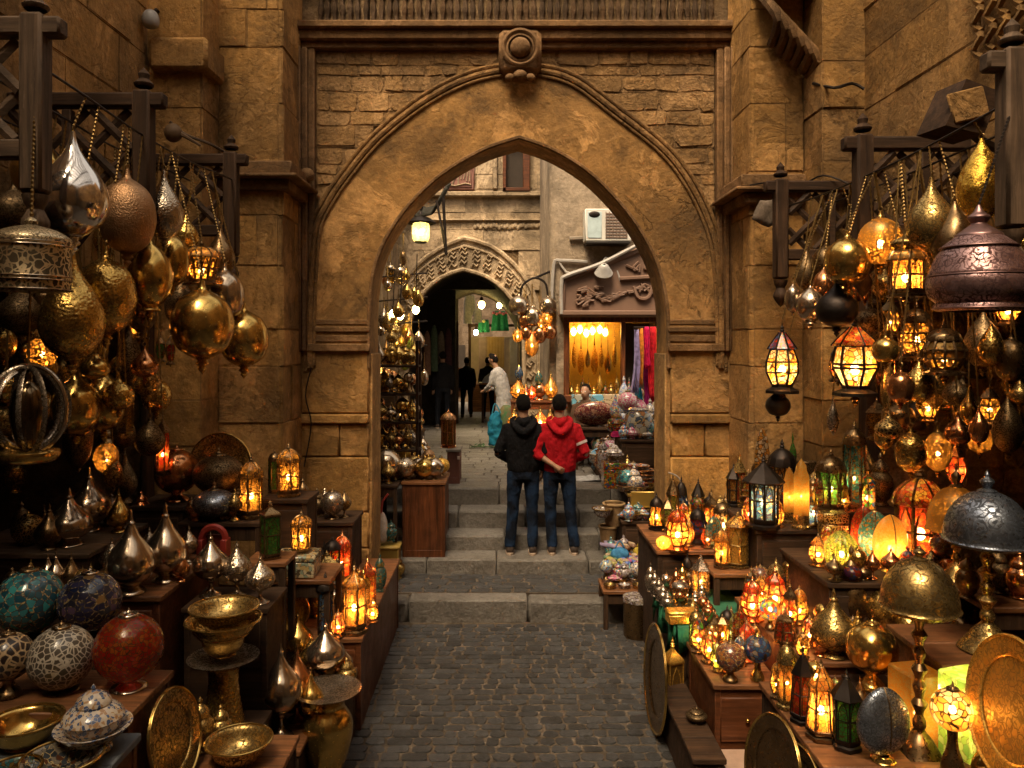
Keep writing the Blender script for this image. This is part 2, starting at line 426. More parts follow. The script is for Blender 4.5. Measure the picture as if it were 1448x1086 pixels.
# ------------------------------------------------------------------ ground
g = MB(); g.add([(-60,-40,-.03),(60,-40,-.03),(60,60,-.03),(-60,60,-.03)], [(0,1,2,3)])
tag(g.build('ground', S_GREY), kind='structure')
b = MB(); b.box(-3.2, 3.3, .5, 7.74, -.02, .0175); b.box(-3.0, 3.0, 7.95, 8.6, .1, Z1+.018)
tag(b.build('street_bed', S_JOINT), kind='structure')
c = MB(); y = 1.0
while y < 7.72:
    rh = R.uniform(.08, .115); x = -3.0 + R.uniform(0, .1)
    while x < 3.1:
        ww = R.uniform(.09, .20)
        yc = y+rh/2+.008*math.sin(x*2.1+y)
        M = Matrix.Translation((x+ww/2, yc, .0)) @ Matrix.Rotation(R.uniform(-.05,.05),4,'Z') @ Matrix.Rotation(R.uniform(-.03,.03),4,'X') @ Matrix.Rotation(R.uniform(-.03,.03),4,'Y')
        if yc+rh/2 < 7.74: c.pillow(ww-.011*R.uniform(.5,1.8), rh-.010*R.uniform(.5,1.7), R.uniform(.021,.029), M, R.uniform(.12,.30), .006, R.uniform(.05,.95), .07)
        x += ww
    y += rh
y = 7.96
while y < 8.55:
    rh = .115; x = -1.8+R.uniform(0,.1)
    while x < 1.9:
        ww = R.uniform(.14,.30)
        c.pillow(ww-.014, rh-.013, R.uniform(.02,.03), Matrix.Translation((x+ww/2, y+rh/2, Z1)) @ Matrix.Rotation(R.uniform(-.03,.03),4,'X'), .2, .008, R.uniform(.3,1)); x += ww
    y += rh
tag(c.build('cobbled_street', S_COB), kind='structure')
def course(mb, x0, x1, y0, y1, z0, z1, wr, bev=.025):
    x = x0
    while x < x1-.02:
        ww = min(R.uniform(*wr), x1-x)
        if x1-x-ww < .3: ww = x1-x
        mb.box(x+.004, x+ww-.004, y0+R.uniform(-.012,.012), y1, z0, z1+R.uniform(-.008,.008), bev*R.uniform(.7,1.5), None, R.uniform(.15,.85)); x += ww
k = MB(); course(k, -1.95, 2.3, 7.72, 7.96, -.02, Z1+.012, (.7, 1.5), .018)
tag(k.build('kerb', S_STEP), kind='structure')
st = MB(); ys = [8.57, 8.97, 9.32, 9.68, 10.05]
zs = [Z1]+ZT
for i in range(4):
    course(st, -1.55 if i else -1.35, 2.6, ys[i], ys[i+1]+.05, zs[i]-.1, zs[i+1], (.5, 1.2), .016)
tag(st.build('stone_steps', S_STEP), kind='structure')
# upper lane: slabs falling gently away to the back
def lane_z(y): return ZT[3] - .012 if y < 13.6 else ZT[3]-.012-(y-13.6)*.029
u = MB()
for y0, y1 in ((9.9, 13.6), (13.6, 40)):
    u.add([(-7,y0,lane_z(y0)-.02),(9,y0,lane_z(y0)-.02),(9,y1,lane_z(y1)-.02),(-7,y1,lane_z(y1)-.02)], [(0,1,2,3)])
tag(u.build('lane_bed', S_JOINT), kind='structure')
u = MB(); y = 10.0
while y < 34:
    rh = R.uniform(.16,.28) if y < 13.4 else R.uniform(.4,.7); x = -3.0
    while x < 4.0:
        ww = R.uniform(.25,.55) if y < 13.4 else R.uniform(.5,1.1)
        u.pillow(ww-.012, rh-.012, .012, Matrix.Translation((x+ww/2, y+rh/2, lane_z(y+rh/2)-.005)) @ Matrix.Rotation(-.029 if y > 13.6 else 0, 4, 'X'), .08, .006, R.uniform(.3,.8)); x += ww
    y += rh
tag(u.build('paved_lane', S_STEP), kind='structure')

# ------------------------------------------------------------------ gateway
gate = thing('stone_gateway', 'tall pointed stone archway with carved boss and rubble masonry above', 'archway', (0, YA, 0))
def ax(px): return (px-CX)*YA/F
def az(py): return H-(py-CY)*YA/F
inn = [(530,520),(530,449),(533,405),(540,370),(554,336),(580,296),(615,259),(651,232),(692,210),(734,196),(779,213),(826,244),(867,287),(898,332),(920,381),(930,430),(932,470),(932,520)]
out = [(441,520),(441,449),(443,390),(449,325),(466,288),(490,252),(535,198),(602,145),(669,112),(734,100),(804,114),(871,162),(939,217),(979,272),(1006,335),(1014,390),(1017,449),(1017,520)]
inn = [(ax(734+(a-734)*(1.035 if a < 734 else 1.058)), az(b)) for a, b in inn]; out = [(ax(a), az(b)) for a, b in out]
NA = 56
ii = curve_sample(inn[:10], NA//2)[:-1]+curve_sample(inn[9:], NA//2)
oo = curve_sample(out[:10], NA//2)[:-1]+curve_sample(out[9:], NA//2)
m = MB()          # plaster band with its soffit (local y measured from the wall front)
n_ = len(ii); vs = []; fs = []
for (x,z),(x2,z2) in zip(ii, oo):
    vs += [(x,-.06,z),((x*.55+x2*.45),-.062,(z*.55+z2*.45)),(x2,-.06,z2),(x,.53,z),(x+(.035 if x > .2 else -.035),-.075,z+.03)]
for i in range(n_-1):
    a, b2 = i*5, i*5+5
    fs += [(a,b2,b2+1,a+1),(a+1,b2+1,b2+2,a+2),(a+3,b2+3,b2,a)]
m.add(vs, fs)
m.build('arch_band', S_PLASTER, gate)
mm = MB(); S_MLD = stone('worn_arch_moulding', (.32,.165,.050), .4, 5, .9)
for rr, off, yy in ((.030,.0,-.070),(.022,.062,-.055),(.016,-.048,-.070)):
    cx0, cz0 = ax(734), az(330)
    path = []
    for (x,z) in oo:
        dv = Vector((x-cx0, z-cz0)).normalized(); path.append((x+dv.x*off, yy, z+dv.y*off))
    mm.tube(path, rr, 8, k=2)
mm.build('arch_moulding', S_MLD, gate)
ed = MB(); ed.tube([(x+(.0), -.055, z) for x,z in ii], .022, 6, k=1); ed.build('arch_edge', S_DARK, gate)
# wall core: piers plus the strip over the opening
ZTOP = 6.7; core = MB()
xl, xr = ii[0][0], ii[-1][0]; zsp = ii[0][1]
core.box(-6.0, xl-.02, .02, YB-YA, -.1, ZTOP); core.box(xr+.02, 6.2, .02, YB-YA, -.1, ZTOP)
for (x,z),(x2,z2) in zip(ii, ii[1:]):
    if x2-x < 1e-4: continue
    core.add([(x,.02,z+.02),(x2,.02,z2+.02),(x2,.02,ZTOP),(x,.02,ZTOP),(x,.51,z+.02),(x2,.51,z2+.02),(x2,.51,ZTOP),(x,.51,ZTOP)], [(0,1,2,3),(7,6,5,4),(0,4,5,1),(3,2,6,7)])
core.build('wall_core', S_MORTAR, gate)
# rubble panel between the band and the rectangular frame
def arch_z(x):
    for (x1,z1),(x2,z2) in zip(oo, oo[1:]):
        if x1 <= x <= x2 and x2 > x1: return z1+(z2-z1)*(x-x1)/(x2-x1)
    return -1
fx0, fx1, fz1 = ax(447), ax(1010), az(72)
rb = MB(); ozz = az(345)
def rtest(cu, cv, w_, h_):
    x, z = fx0+cu, ozz+cv; return z > arch_z(x)-.12 or x < oo[2][0] or x > oo[-3][0]
ashlar(rb, (fx0, .02, ozz), (1,0,0), (0,0,1), fx1-fx0, fz1-ozz, lambda: R.uniform(.09,.24), (.12,.50), .026, .010, rtest, True, .006, (.1,1))
rb.build('rubble_stonework', S_RUB, gate)
# frame
fr = MB()
for (z0,z1,dy) in ((az(72),az(62),.07),(az(62),az(48),.13),(az(48),az(38),.18)):
    fr.box(ax(425), ax(1040), -dy, .02, z0, z1, .012, tint=R.uniform(.3,.7))
for (a, b2, dy) in ((424,430,.16),(430,438,.12),(438,447,.08)):
    fr.box(ax(a), ax(b2), -dy, .02, az(497), az(72), .012, tint=.4)
    fr.box(ax(1458-b2), ax(1458-a), -dy, .02, az(497), az(72), .012, tint=.5)
for (a, b2, c2, dd) in ((452,460,0,.07),(462,470,8,.09),(474,484,14,.075),(486,497,0,.12)):
    for s1, s2 in ((424+c2, 525), (942, 1040-c2)):
        fr.box(ax(s1), ax(s2), -dd*.72-.02, .02, az(b2), az(a), .01, tint=.45)
fr.build('frame_moulding', S_DARK, gate)
fz = MB(); S_FRZ = stone('dark_carving', (.085,.045,.018), .5, 6, .6)  # frieze stone coloured darker than the wall below
for i in range(52):
    x = ax(447)+(ax(1010)-ax(447))*(i+.5)/52; z = az(36)
    fz.lathe([(.01,0),(.03,.03),(.018,.08),(.034,.16),(.02,.24),(.036,.33),(.02,.42),(.034,.5),(.012,.6)], 7, Matrix.Translation((x, .0, z)) @ Matrix.Rotation(R.uniform(-.06,.06),4,'Y'), 2, tint=R.random())
fz.box(ax(435), ax(1022), -.10, .02, az(-54), az(-40), .01)
fz.build('carved_frieze', S_FRZ, gate)
bo = MB(); bx, bz = ax(735), az(79)
bo.box(bx-.21, bx+.21, -.19, .0, bz-.23, bz+.21, .05)
Mb = FACE_Y(bx, -.20, bz)
bo.lathe([(.185,0),(.19,.03),(.165,.045),(.145,.03)], 28, Mb, 2); bo.lathe([(.135,.0),(.14,.025),(.12,.035)], 28, Mb, 2)
bo.ball((bx,-.22,bz), (.10,.08,.10), 22)
bo.ball((bx,-.20,bz-.26), (.07,.05,.05), 10); bo.ball((bx-.1,-.18,bz-.28), (.05,.05,.04), 8); bo.ball((bx+.1,-.18,bz-.28), (.05,.05,.04), 8)
bo.build('carved_boss', S_DARK, gate)
kn = MB(); kn.ball((ax(441), -.2, az(254)), .075, 12); kn.build('corner_knob', S_DARK, gate)
kn = MB(); kn.box(ax(1014), ax(1032), -.28, -.05, az(286), az(270), .02)
kn.build('corner_bracket', S_DARK, gate)
# piers below the impost
for (x0, x1) in ((ax(427), xl-.02), (xr+.02, ax(1032))):
    pr = MB()
    z = az(497); i = 0
    for h_ in (.62, .10, .33, .55, .36, .42, .5, .5):
        z0 = max(z-h_, -.05)
        dd = .10 if h_ == .10 else .06
        cuts = [x0, x1] if i in (0,1,3) else [x0, x0+(x1-x0)*R.uniform(.35,.6), x1]
        for a, b2 in zip(cuts, cuts[1:]): pr.box(a+.003, b2-.003 + (.02 if b2 == x1 and x1 < 0 else 0), -dd*R.uniform(.93,1.05), .30, z0+.004, z-.003, .014, tint=R.uniform(.2,.9))
        z = z0; i += 1
    jx = xl if x1 < 0 else xr
    pr.box(jx-.028, jx+.028, -.02, .53, -.05, az(500), .01, tint=.4)
    pr.build('pier', S_WALL, gate)

# ------------------------------------------------------------------ side walls of the forecourt
def side(sgn):
    """stepped side wall: (x, y) outline seen from above; sgn -1 left, +1 right"""
    if sgn < 0:
        lab = 'left honey stone wall stepping back beside the archway over the shop'; X = [-3.03, -2.585, -2.585, -1.99]
    else:
        lab = 'right honey stone wall stepping back beside the archway over the shop'; X = [3.12, 2.765, 2.755, 2.26]
    wl = thing('stone_wall', lab, 'wall', (0,0,0))
    Y = [6.70, 7.10]; co_ = MB(); bl = MB(); e = .045*sgn; LZ = 3.35
    TOP = 8.5; rows = [.52,.34,.58,.46,.40,.62]
    # core: buttress, recess panel, wall over the shop (a lintel) and end wall before the shop
    co_.box(X[0]+e, X[1]+e, Y[0]+.04, YA+.1, -.05, TOP); co_.box(X[1]+e, X[3]+e, Y[1]+.04, YA+.05, -.05, TOP)
    co_.box(X[0]+e, X[0]+sgn*.6, -3, 6.75, LZ, TOP); co_.box(X[0]+e, X[0]+sgn*2.6, -3, 2.3, -.05, LZ)
    co_.box(X[0]+sgn*.1, X[0]+sgn*2.6, 6.72, 7.3, -.05, LZ+.1)
    co_.build('wall_core', S_MORTAR, wl)
    # faces
    if sgn < 0:
        ashlar(bl, (X[0]-.045, -1, LZ), (0,1,0), (0,0,1), 7.74, TOP-LZ, rows, (.6,1.5), .045)
        ashlar(bl, (X[0]-.04, Y[0]+.04, 0), (1,0,0), (0,0,1), X[1]-X[0]+.04, TOP, rows, (.3,.7), .045)
        ashlar(bl, (X[1]-.04, Y[0]+.0, 0), (0,1,0), (0,0,1), Y[1]-Y[0]+.04, TOP, rows, (.3,.5), .045)
        ashlar(bl, (X[1]-.0, Y[1]+.04, 0), (1,0,0), (0,0,1), X[3]-X[1]-.04, TOP, rows[2:]+rows[:2], (.25,.6), .045)
        ashlar(bl, (X[3]-.045, Y[1]+.0, 0), (0,1,0), (0,0,1), YA-Y[1]+.02, TOP, rows[2:]+rows[:2], (.3,.8), .045)
    else:
        ashlar(bl, (X[0]+.045, 6.74, LZ), (0,-1,0), (0,0,1), 7.74, TOP-LZ, rows, (.6,1.5), .045)
        ashlar(bl, (X[1]+.0, Y[0]+.04, 0), (1,0,0), (0,0,1), X[0]-X[1]+.04, TOP, rows, (.3,.7), .045)
        ashlar(bl, (X[1]+.045, Y[1]+.04, 0), (0,-1,0), (0,0,1), Y[1]-Y[0]+.04, TOP, rows, (.3,.5), .045)
        ashlar(bl, (X[3]+.04, Y[1]+.04, 0), (1,0,0), (0,0,1), X[2]-X[3]-.04, TOP, rows[2:]+rows[:2], (.25,.6), .045)
        ashlar(bl, (X[3]+.045, YA, 0), (0,-1,0), (0,0,1), YA-Y[1]+.0, TOP, rows[2:]+rows[:2], (.3,.8), .045)
    bl.build('ashlar_blocks', S_WALL, wl)
    # cornice on the recess panel, wrapping onto the jamb
    cn = MB(); zc = H-(255-CY)*7.1/F
    for z0, z1, pr_ in ((zc+.04, zc+.16, .10), (zc, zc+.04, .16), (zc-.10, zc, .07)):
        if sgn < 0: cn.box(X[1]+.01, X[3]+pr_, Y[1]-pr_, YA-.01, z0+.001, z1-.001, .012)
        else: cn.box(X[3]-pr_, X[2]-.01, Y[1]-pr_, YA-.01, z0+.001-.12, z1-.001-.12, .012)
    cn.build('cornice', S_DARK, wl)
    # dark shop behind the wall line
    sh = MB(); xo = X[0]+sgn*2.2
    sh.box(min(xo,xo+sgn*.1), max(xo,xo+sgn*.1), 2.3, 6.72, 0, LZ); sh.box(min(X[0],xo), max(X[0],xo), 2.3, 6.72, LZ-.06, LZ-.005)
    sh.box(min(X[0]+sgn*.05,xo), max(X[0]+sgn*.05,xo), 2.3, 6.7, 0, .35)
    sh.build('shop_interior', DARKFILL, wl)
    po = MB()
    for yy in (6.60, 4.1):
        po.box(X[0]-.06+(.06 if sgn < 0 else 0), X[0]+.06+(.0 if sgn < 0 else 0), yy-.07, yy+.07, 0, LZ, .01)
    po.box(X[0]-.05, X[0]+.05, 2.3, 6.68, LZ-.24, LZ-.02, .012)
    po.build('shop_post', W_DARKZ, wl)
    return wl
WL = side(-1); WR = side(1)
# bare lit brickwork at the end of the right shop, moulded block and corbel on the walls
q = MB(); ashlar(q, (3.16, 6.72, .4), (1,0,0), (0,0,1), 2.1, 2.9, lambda: R.uniform(.16,.26), (.2,.42), .03, .014, None, True, .004, (.3,1)); q.build('shop_end_stonework', S_RUB, WR)
kb = MB()
for i in range(6):
    x = 2.82-.0*i; kb.tube([(2.30+.07*i, 7.0, 5.95-.075*i), (2.34+.07*i, 6.85, 5.80-.075*i), (2.42+.07*i, 6.80, 5.62-.07*i), (2.45+.07*i, 7.05, 5.5-.06*i)], .045, 7, k=3, tint=R.random())
kb.box(2.28, 2.80, 6.74, 7.12, 5.95, 6.05, .02); kb.build('scrolled_corbel', S_DARK, WR)
kb = MB(); kb.box(-3.0, -2.5, 6.6, 7.05, 5.12, 5.40, .03); kb.build('projecting_block', S_WALL, WL)
cv = MB()
for i in range(15):
    for j in range(4):
        y = 3.2+i*.13; z = 4.72+j*.17
        cv.tube([(3.10,y,z-.08),(3.075,y+.05,z-.02),(3.08,y-.03,z+.04),(3.10,y+.03,z+.09)], .022, 5, k=2, tint=R.random())
cv.build('carved_band', S_WALL, WR)
# the building the viewer stands under
bb = thing('rear_building', 'plain stone building across the street behind the viewer', 'building', (0,-3.2,0))
x = MB(); x.box(-9, 9, -1, 0, -.03, 11); x.build('wall', S_WALL, bb)

# ------------------------------------------------------------------ courtyard beyond the arch
YC = 16.0
def cx_(px, Y=YC): return (px-CX)*Y/F
def cz_(py, Y=YC): return H-(py-CY)*Y/F
court = thing('courtyard_building', 'pale stone house beyond the arch with a carved pointed passage doorway', 'building', (0,YC,0))
ci = [(575,640),(575,520),(577,470),(586,435),(604,408),(628,390),(655,381),(688,391),(712,409),(730,434),(739,465),(741,520),(741,640)]
ci = [(cx_(a), cz_(b)) for a,b in ci]
cs = curve_sample(ci[:7], 18)[:-1]+curve_sample(ci[6:], 18)
co2 = [(555,640),(555,520),(552,455),(566,410),(590,375),(625,350),(656,337),(694,348),(727,374),(752,410),(764,455),(762,520),(762,640)]
co2 = [(cx_(a), cz_(b)) for a,b in co2]; cso = curve_sample(co2[:7], 18)[:-1]+curve_sample(co2[6:], 18)
w_ = MB(); T2 = 8.0
zlow = .6
w_.box(-9, cs[0][0], .05, .6, zlow, T2); w_.box(cs[-1][0], 9, .05, .6, zlow, T2)
for (x,z),(x2,z2) in zip(cs, cs[1:]):
    if x2-x < 1e-4: continue
    w_.add([(x,.05,z),(x2,.05,z2),(x2,.05,T2),(x,.05,T2),(x,.6,z),(x2,.6,z2),(x2,.6,T2),(x,.6,T2)], [(0,1,2,3),(7,6,5,4),(0,4,5,1),(3,2,6,7)])
w_.build('wall_core', S_MORTAR, court)
bl = MB()
zb = cz_(640)
def ct(cu, cv, ww, hh):
    x, z = -4+cu, zb+cv
    for (x1,z1),(x2,z2) in zip(cso, cso[1:]):
        if x1 <= x <= x2 and x2 > x1: return z > z1+(z2-z1)*(x-x1)/(x2-x1)-.1
    return x < cso[0][0]+.05 or x > cso[-1][0]-.05
ashlar(bl, (-4, .05, zb), (1,0,0), (0,0,1), 9, T2-zb, [.42,.36,.48,.30,.52], (.5,1.3), .05, .008, ct)
bl.build('ashlar_blocks', S_PALE, court)
af = MB(); n_ = len(cs); vs = []; fs = []
for (x,z),(x2,z2) in zip(cs, cso): vs += [(x,-.02,z),(x2,-.02,z2),(x,.3,z),(x2,.06,z2)]
for i in range(n_-1):
    a, b2 = i*4, i*4+4; fs += [(a,b2,b2+1,a+1),(a+2,b2+2,b2,a),(a+1,b2+1,b2+3,a+3)]
af.add(vs, fs)
for r_, src, t_ in ((.045,cs,0),(.05,cso,0)): af.tube([(x,-.05,z) for x,z in src], r_, 7)
mid = [((a[0]*.25+b2[0]*.75),(a[1]*.25+b2[1]*.75)) for a,b2 in zip(cs,cso)]; af.tube([(x,-.04,z) for x,z in mid], .025, 6)
for i in range(3, n_-3):
    (x,z),(x2,z2) = cs[i], cso[i]
    for f_ in (.22,.36,.50,.64):
        xx, zz = x+(x2-x)*f_+R.uniform(-.03,.03), z+(z2-z)*f_
        af.tube([(xx-.07,-.03,zz-.04),(xx-.02,-.07,zz+.04),(xx+.03,-.06,zz-.02),(xx+.08,-.03,zz+.03)], .022, 5, k=2, tint=R.random())
af.build('carved_arch', S_PALE, court)
bd = MB()
for py, th, dp in ((279,7,.14),(313,3,.07)): bd.box(-4.2, .95, -dp+.0, .06, cz_(py), cz_(py-th), .02)
for i in range(26):
    x = cx_(672)+i*.055; bd.ball((x, -.0, cz_(320)+R.uniform(-.03,.03)), (.05,.04,.06), 6, tint=R.random())
for a in (700, 776):
    bd.box(cx_(a)-.05, cx_(a)+.05, -.09, .05, cz_(268), cz_(150), .015)
bd.build('string_course', S_PALE, court)
wn = MB()
x0, x1, z0, z1 = cx_(711), cx_(749), cz_(272), cz_(196)
for (a,b2,c2,d2) in ((x0,x0+.07,z0,z1),(x1-.14,x1,z0,z1),(x0,x1,z0,z0+.07),(x0,x1,z1-.1,z1)): wn.box(a,b2,-.16 if a == x0 else -.14,.02,c2,d2,.01)
wn = wn.build('window', W_RED, court)
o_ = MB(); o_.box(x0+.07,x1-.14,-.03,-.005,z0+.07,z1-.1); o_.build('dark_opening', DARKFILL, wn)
pq = MB(); x0, x1, z0, z1 = cx_(627), cx_(671), cz_(270), cz_(228); pq.box(x0,x1,-.10,.02,z0,z1,.02); pq.box(x0+.05,x1-.05,-.12,-.09,z0+.05,z1-.05,.01)
pq = pq.build('carved_plaque', plain('red_brown_plaque', (.20,.085,.06), .7), court)
ca = MB()
for i in range(9):
    x = x0+.08+i*.058; z = (z0+z1)/2+R.uniform(-.1,.1)
    ca.tube([(x,-.13,z-.16),(x+R.uniform(-.02,.05),-.135,z),(x+R.uniform(-.05,.03),-.135,z+.1),(x+.05,-.13,z+.14)], .013, 5, k=2)
ca.tube([(x0+.07,-.13,z0+.12),(x0+.25,-.135,z0+.08),(x0+.45,-.135,z0+.13),(x1-.07,-.13,z0+.1)], .015, 5, k=2)
ca.build('carved_script', S_PALE, pq)
# vaulted passage behind, and the bright lane beyond it
pg = thing('vaulted_passage', 'dark vaulted passage running back through the pale stone house', 'passage', (0,YC,0))
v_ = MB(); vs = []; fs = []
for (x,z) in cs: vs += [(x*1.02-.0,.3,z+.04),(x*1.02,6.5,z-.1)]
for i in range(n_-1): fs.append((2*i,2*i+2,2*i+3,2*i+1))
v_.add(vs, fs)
YE = 22.4; v_.box(-8, P(648,0,YE).x, 6.2, 6.5, .2, 9); v_.box(P(741,0,YE).x, 8, 6.2, 6.5, .2, 9); v_.box(P(648,0,YE).x,P(741,0,YE).x,6.21,6.49,P(0,414,YE).z,9); v_.box(-6, P(644,0,18.4).x, 2.4, 2.7, .2, 5); v_.box(-6, 4, 2.0, 2.3, P(0,409,18).z, 6)  # end walls, plus dark slabs added to black out the passage's left and top
v_.build('vault', stone('shade_dark_stone', (.025,.019,.012), .3, 3, .5), pg)  # near-black colour stands in for the shade inside the passage
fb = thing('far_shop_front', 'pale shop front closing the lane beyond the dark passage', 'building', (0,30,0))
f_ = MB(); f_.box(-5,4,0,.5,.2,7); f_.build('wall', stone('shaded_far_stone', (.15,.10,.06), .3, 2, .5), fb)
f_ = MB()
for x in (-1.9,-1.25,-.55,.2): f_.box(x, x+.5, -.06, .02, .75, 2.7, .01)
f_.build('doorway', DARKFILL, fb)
# left house of the courtyard
lh = thing('left_courtyard_house', 'shadowed stone house wall behind the brass racks left of the lane', 'building', (-2.1,0,0))
l_ = MB(); l_.box(-1.0, -.05, 8.33, 15.95, .3, 7); l_.build('wall_core', S_MORTAR, lh)
l_ = MB(); ashlar(l_, (-.05, 8.33, .9), (0,1,0), (0,0,1), 7.6, 6.1, [.45,.35,.5], (.5,1.1), .045); l_.build('ashlar_blocks', S_PALE, lh)
# right house with the gabled shop
YS = 12.6
rh_ = thing('corner_shop_house', 'weathered plastered corner house holding the lit shop window', 'building', (0,YS,0))
def sx(px): return (px-CX)*YS/F
def sz(py): return H-(py-CY)*YS/F
r_ = MB(); x0 = sx(778)
r_.box(x0+.16, 6, .0, 3.38, sz(440), 7.6); r_.tube([(x0+.16,.17,sz(440)),(x0+.16,.17,7.6)], .17, 16)
r_.box(x0, x0+.2, .17, 3.38, .7, 7.6)
r_.box(x0+.1, sx(797), .0, .3, .7, sz(440)); r_.box(sx(935), 6, 0, .3, .7, sz(440)); r_.box(sx(797), sx(935), 0, .3, .7, sz(568))
r_.build('plaster_wall', stone('grey_plaster', (.33,.25,.17), .3, 1.5, .6, stain=.6), rh_)
r_ = MB(); ashlar(r_, (sx(880), -.005, sz(345)), (1,0,0), (0,0,1), 3.3, 4, [.5,.42,.6], (.4,.8), .03, .01, lambda a,b2,c2,d2: R.random() < .7); r_.build('exposed_blocks', S_PALE, rh_)
WIN = plain('shop_inner_wall', (.85,.58,.13), .8)
r_ = MB(); r_.box(sx(797)+.002, sx(935)-.002, 1.0, 1.1, sz(600), sz(440)); r_.box(sx(797)+.002, sx(935)-.002, .3, 1.3, sz(568)-.1, sz(568)); r_.box(sx(797),sx(935),.0,1.3,sz(446),sz(440))
r_.build('shop_interior', WIN, rh_)
wf = MB()
for (a, b2) in ((797,805),(878,884),(926,934)): wf.box(sx(a), sx(b2), -.05, .08, sz(568), sz(446), .012)
wf.box(sx(797), sx(934), -.06, .07, sz(456), sz(444), .012); wf.box(sx(797), sx(884), -.16, .1, sz(568), sz(558), .012)
wf = wf.build('shop_window_frame', W_REDZ, rh_)
gp = MB(); gp.box(sx(884)+.01, sx(926)-.01, .4, .45, sz(568), sz(456)); gp.build('dark_panel', DARKFILL, rh_)
sgp = MB()
poly = [(sx(793),sz(445)),(sx(938),sz(445)),(sx(960),sz(352)),(sx(930),sz(345)),(sx(795),sz(397))]
sgp.prism([(x, z) for x, z in poly], .0, .22, Matrix(((1,0,0,0),(0,0,-1,0),(0,1,0,0),(0,0,0,1))))
for a, b2 in ((0,1),(3,4),(4,0)):
    p, q2 = poly[a], poly[b2]; sgp.tube([(p[0],-.23,p[1]),(q2[0],-.23,q2[1])], .05, 6)
sgp.box(sx(790), sx(940), -.32, .0, sz(447), sz(440), .015)
SIGN = plain('carved_brown_sign', (.15,.082,.052), .65, .3, 6)
sg = thing('shop_sign', 'carved brown gabled sign board over the lit shop window', 'sign', (0,YS,0))
sgp.build('board', SIGN, sg)
rl = MB(); rr = random.Random(5)
def swirl(px, py, s_, n=5):
    x, z = sx(px), sz(py); pts = [(x+rr.uniform(-s_,s_), -.25, z+rr.uniform(-s_*.6,s_*.6)) for _ in range(n)]; rl.tube(pts, .020, 5, k=4)
for i in range(10): swirl(822+i%4*7, 412+i//4*9, .10, 5)
for i in range(8): swirl(850+i*5, 425-i*1.2, .09, 5)
rl.tube([(sx(873),-.26,sz(396)),(sx(925),-.26,sz(393))], .035, 6)
for i in range(6): swirl(897+i*5, 405+abs(i-2)*3, .10, 5)
rl.tube([(sx(893),-.25,sz(407)),(sx(897),-.26,sz(420)),(sx(905),-.26,sz(424)),(sx(914),-.26,sz(420)),(sx(918),-.25,sz(405))], .03, 6, k=3)
for i in range(4): swirl(890+i*8, 378+i%2*4, .12, 4)
rl.build('carved_relief', SIGN, sg)
# ------------------------------------------------------------------ materials of the goods
M_ = dict(
 silver=metal('worn_silver', (.55,.43,.31), .11, 'plain'),
 silverh=metal('pricked_silver', (.50,.40,.29), .15, 'hammered', 80),
 silvere=metal('engraved_silver', (.55,.45,.35), .22, 'engraved', 34),
 steel=metal('blue_grey_steel', (.38,.41,.47), .22, 'engraved', 38, (.02,.02,.025)),
 brass=metal('old_brass', (.66,.42,.12), .13, 'plain'),
 brassh=metal('hammered_brass', (.64,.40,.11), .17, 'hammered', 60),
 brasse=metal('engraved_brass', (.60,.39,.13), .22, 'engraved', 30),
 brassp=metal('pierced_brass', (.52,.34,.12), .3, 'pierced', 46),
 gold=metal('bright_gold_brass', (.90,.56,.12), .30, 'engraved', 24, (.48,.26,.05), .8, .15),
 dome=metal('arabesque_brass', (.52,.34,.12), .24, 'engraved', 20),
 sdome=metal('arabesque_steel', (.36,.40,.48), .24, 'engraved', 18, (.03,.03,.035)),
 foil=metal('crumpled_gold_foil', (.80,.47,.07), .2, 'hammered', 16, (.3,.14,.02), 1.0, .2),
 copper=metal('copper', (.62,.27,.11), .13, 'plain'),
 copperh=metal('hammered_copper', (.42,.24,.12), .38, 'hammered', 120),
 bronze=metal('dark_bronze', (.24,.15,.07), .24, 'plain'),
 bronzee=metal('engraved_bronze', (.26,.17,.085), .36, 'engraved', 42),
 bord=metal('plum_engraved_tin', (.46,.29,.28), .30, 'engraved', 30, (.05,.02,.02)),
 black=metal('blackened_iron', (.045,.035,.03), .42, 'plain'),
 chain=metal('chain_brass', (.30,.19,.07), .4, 'plain'))
AM, OR, RD, YL, GR, BL, TQ, WH, PU = (.95,.43,.075), (.9,.22,.03), (.75,.05,.02), (.95,.68,.12), (.10,.45,.08), (.06,.16,.5), (.05,.34,.36), (.95,.8,.55), (.22,.05,.2)
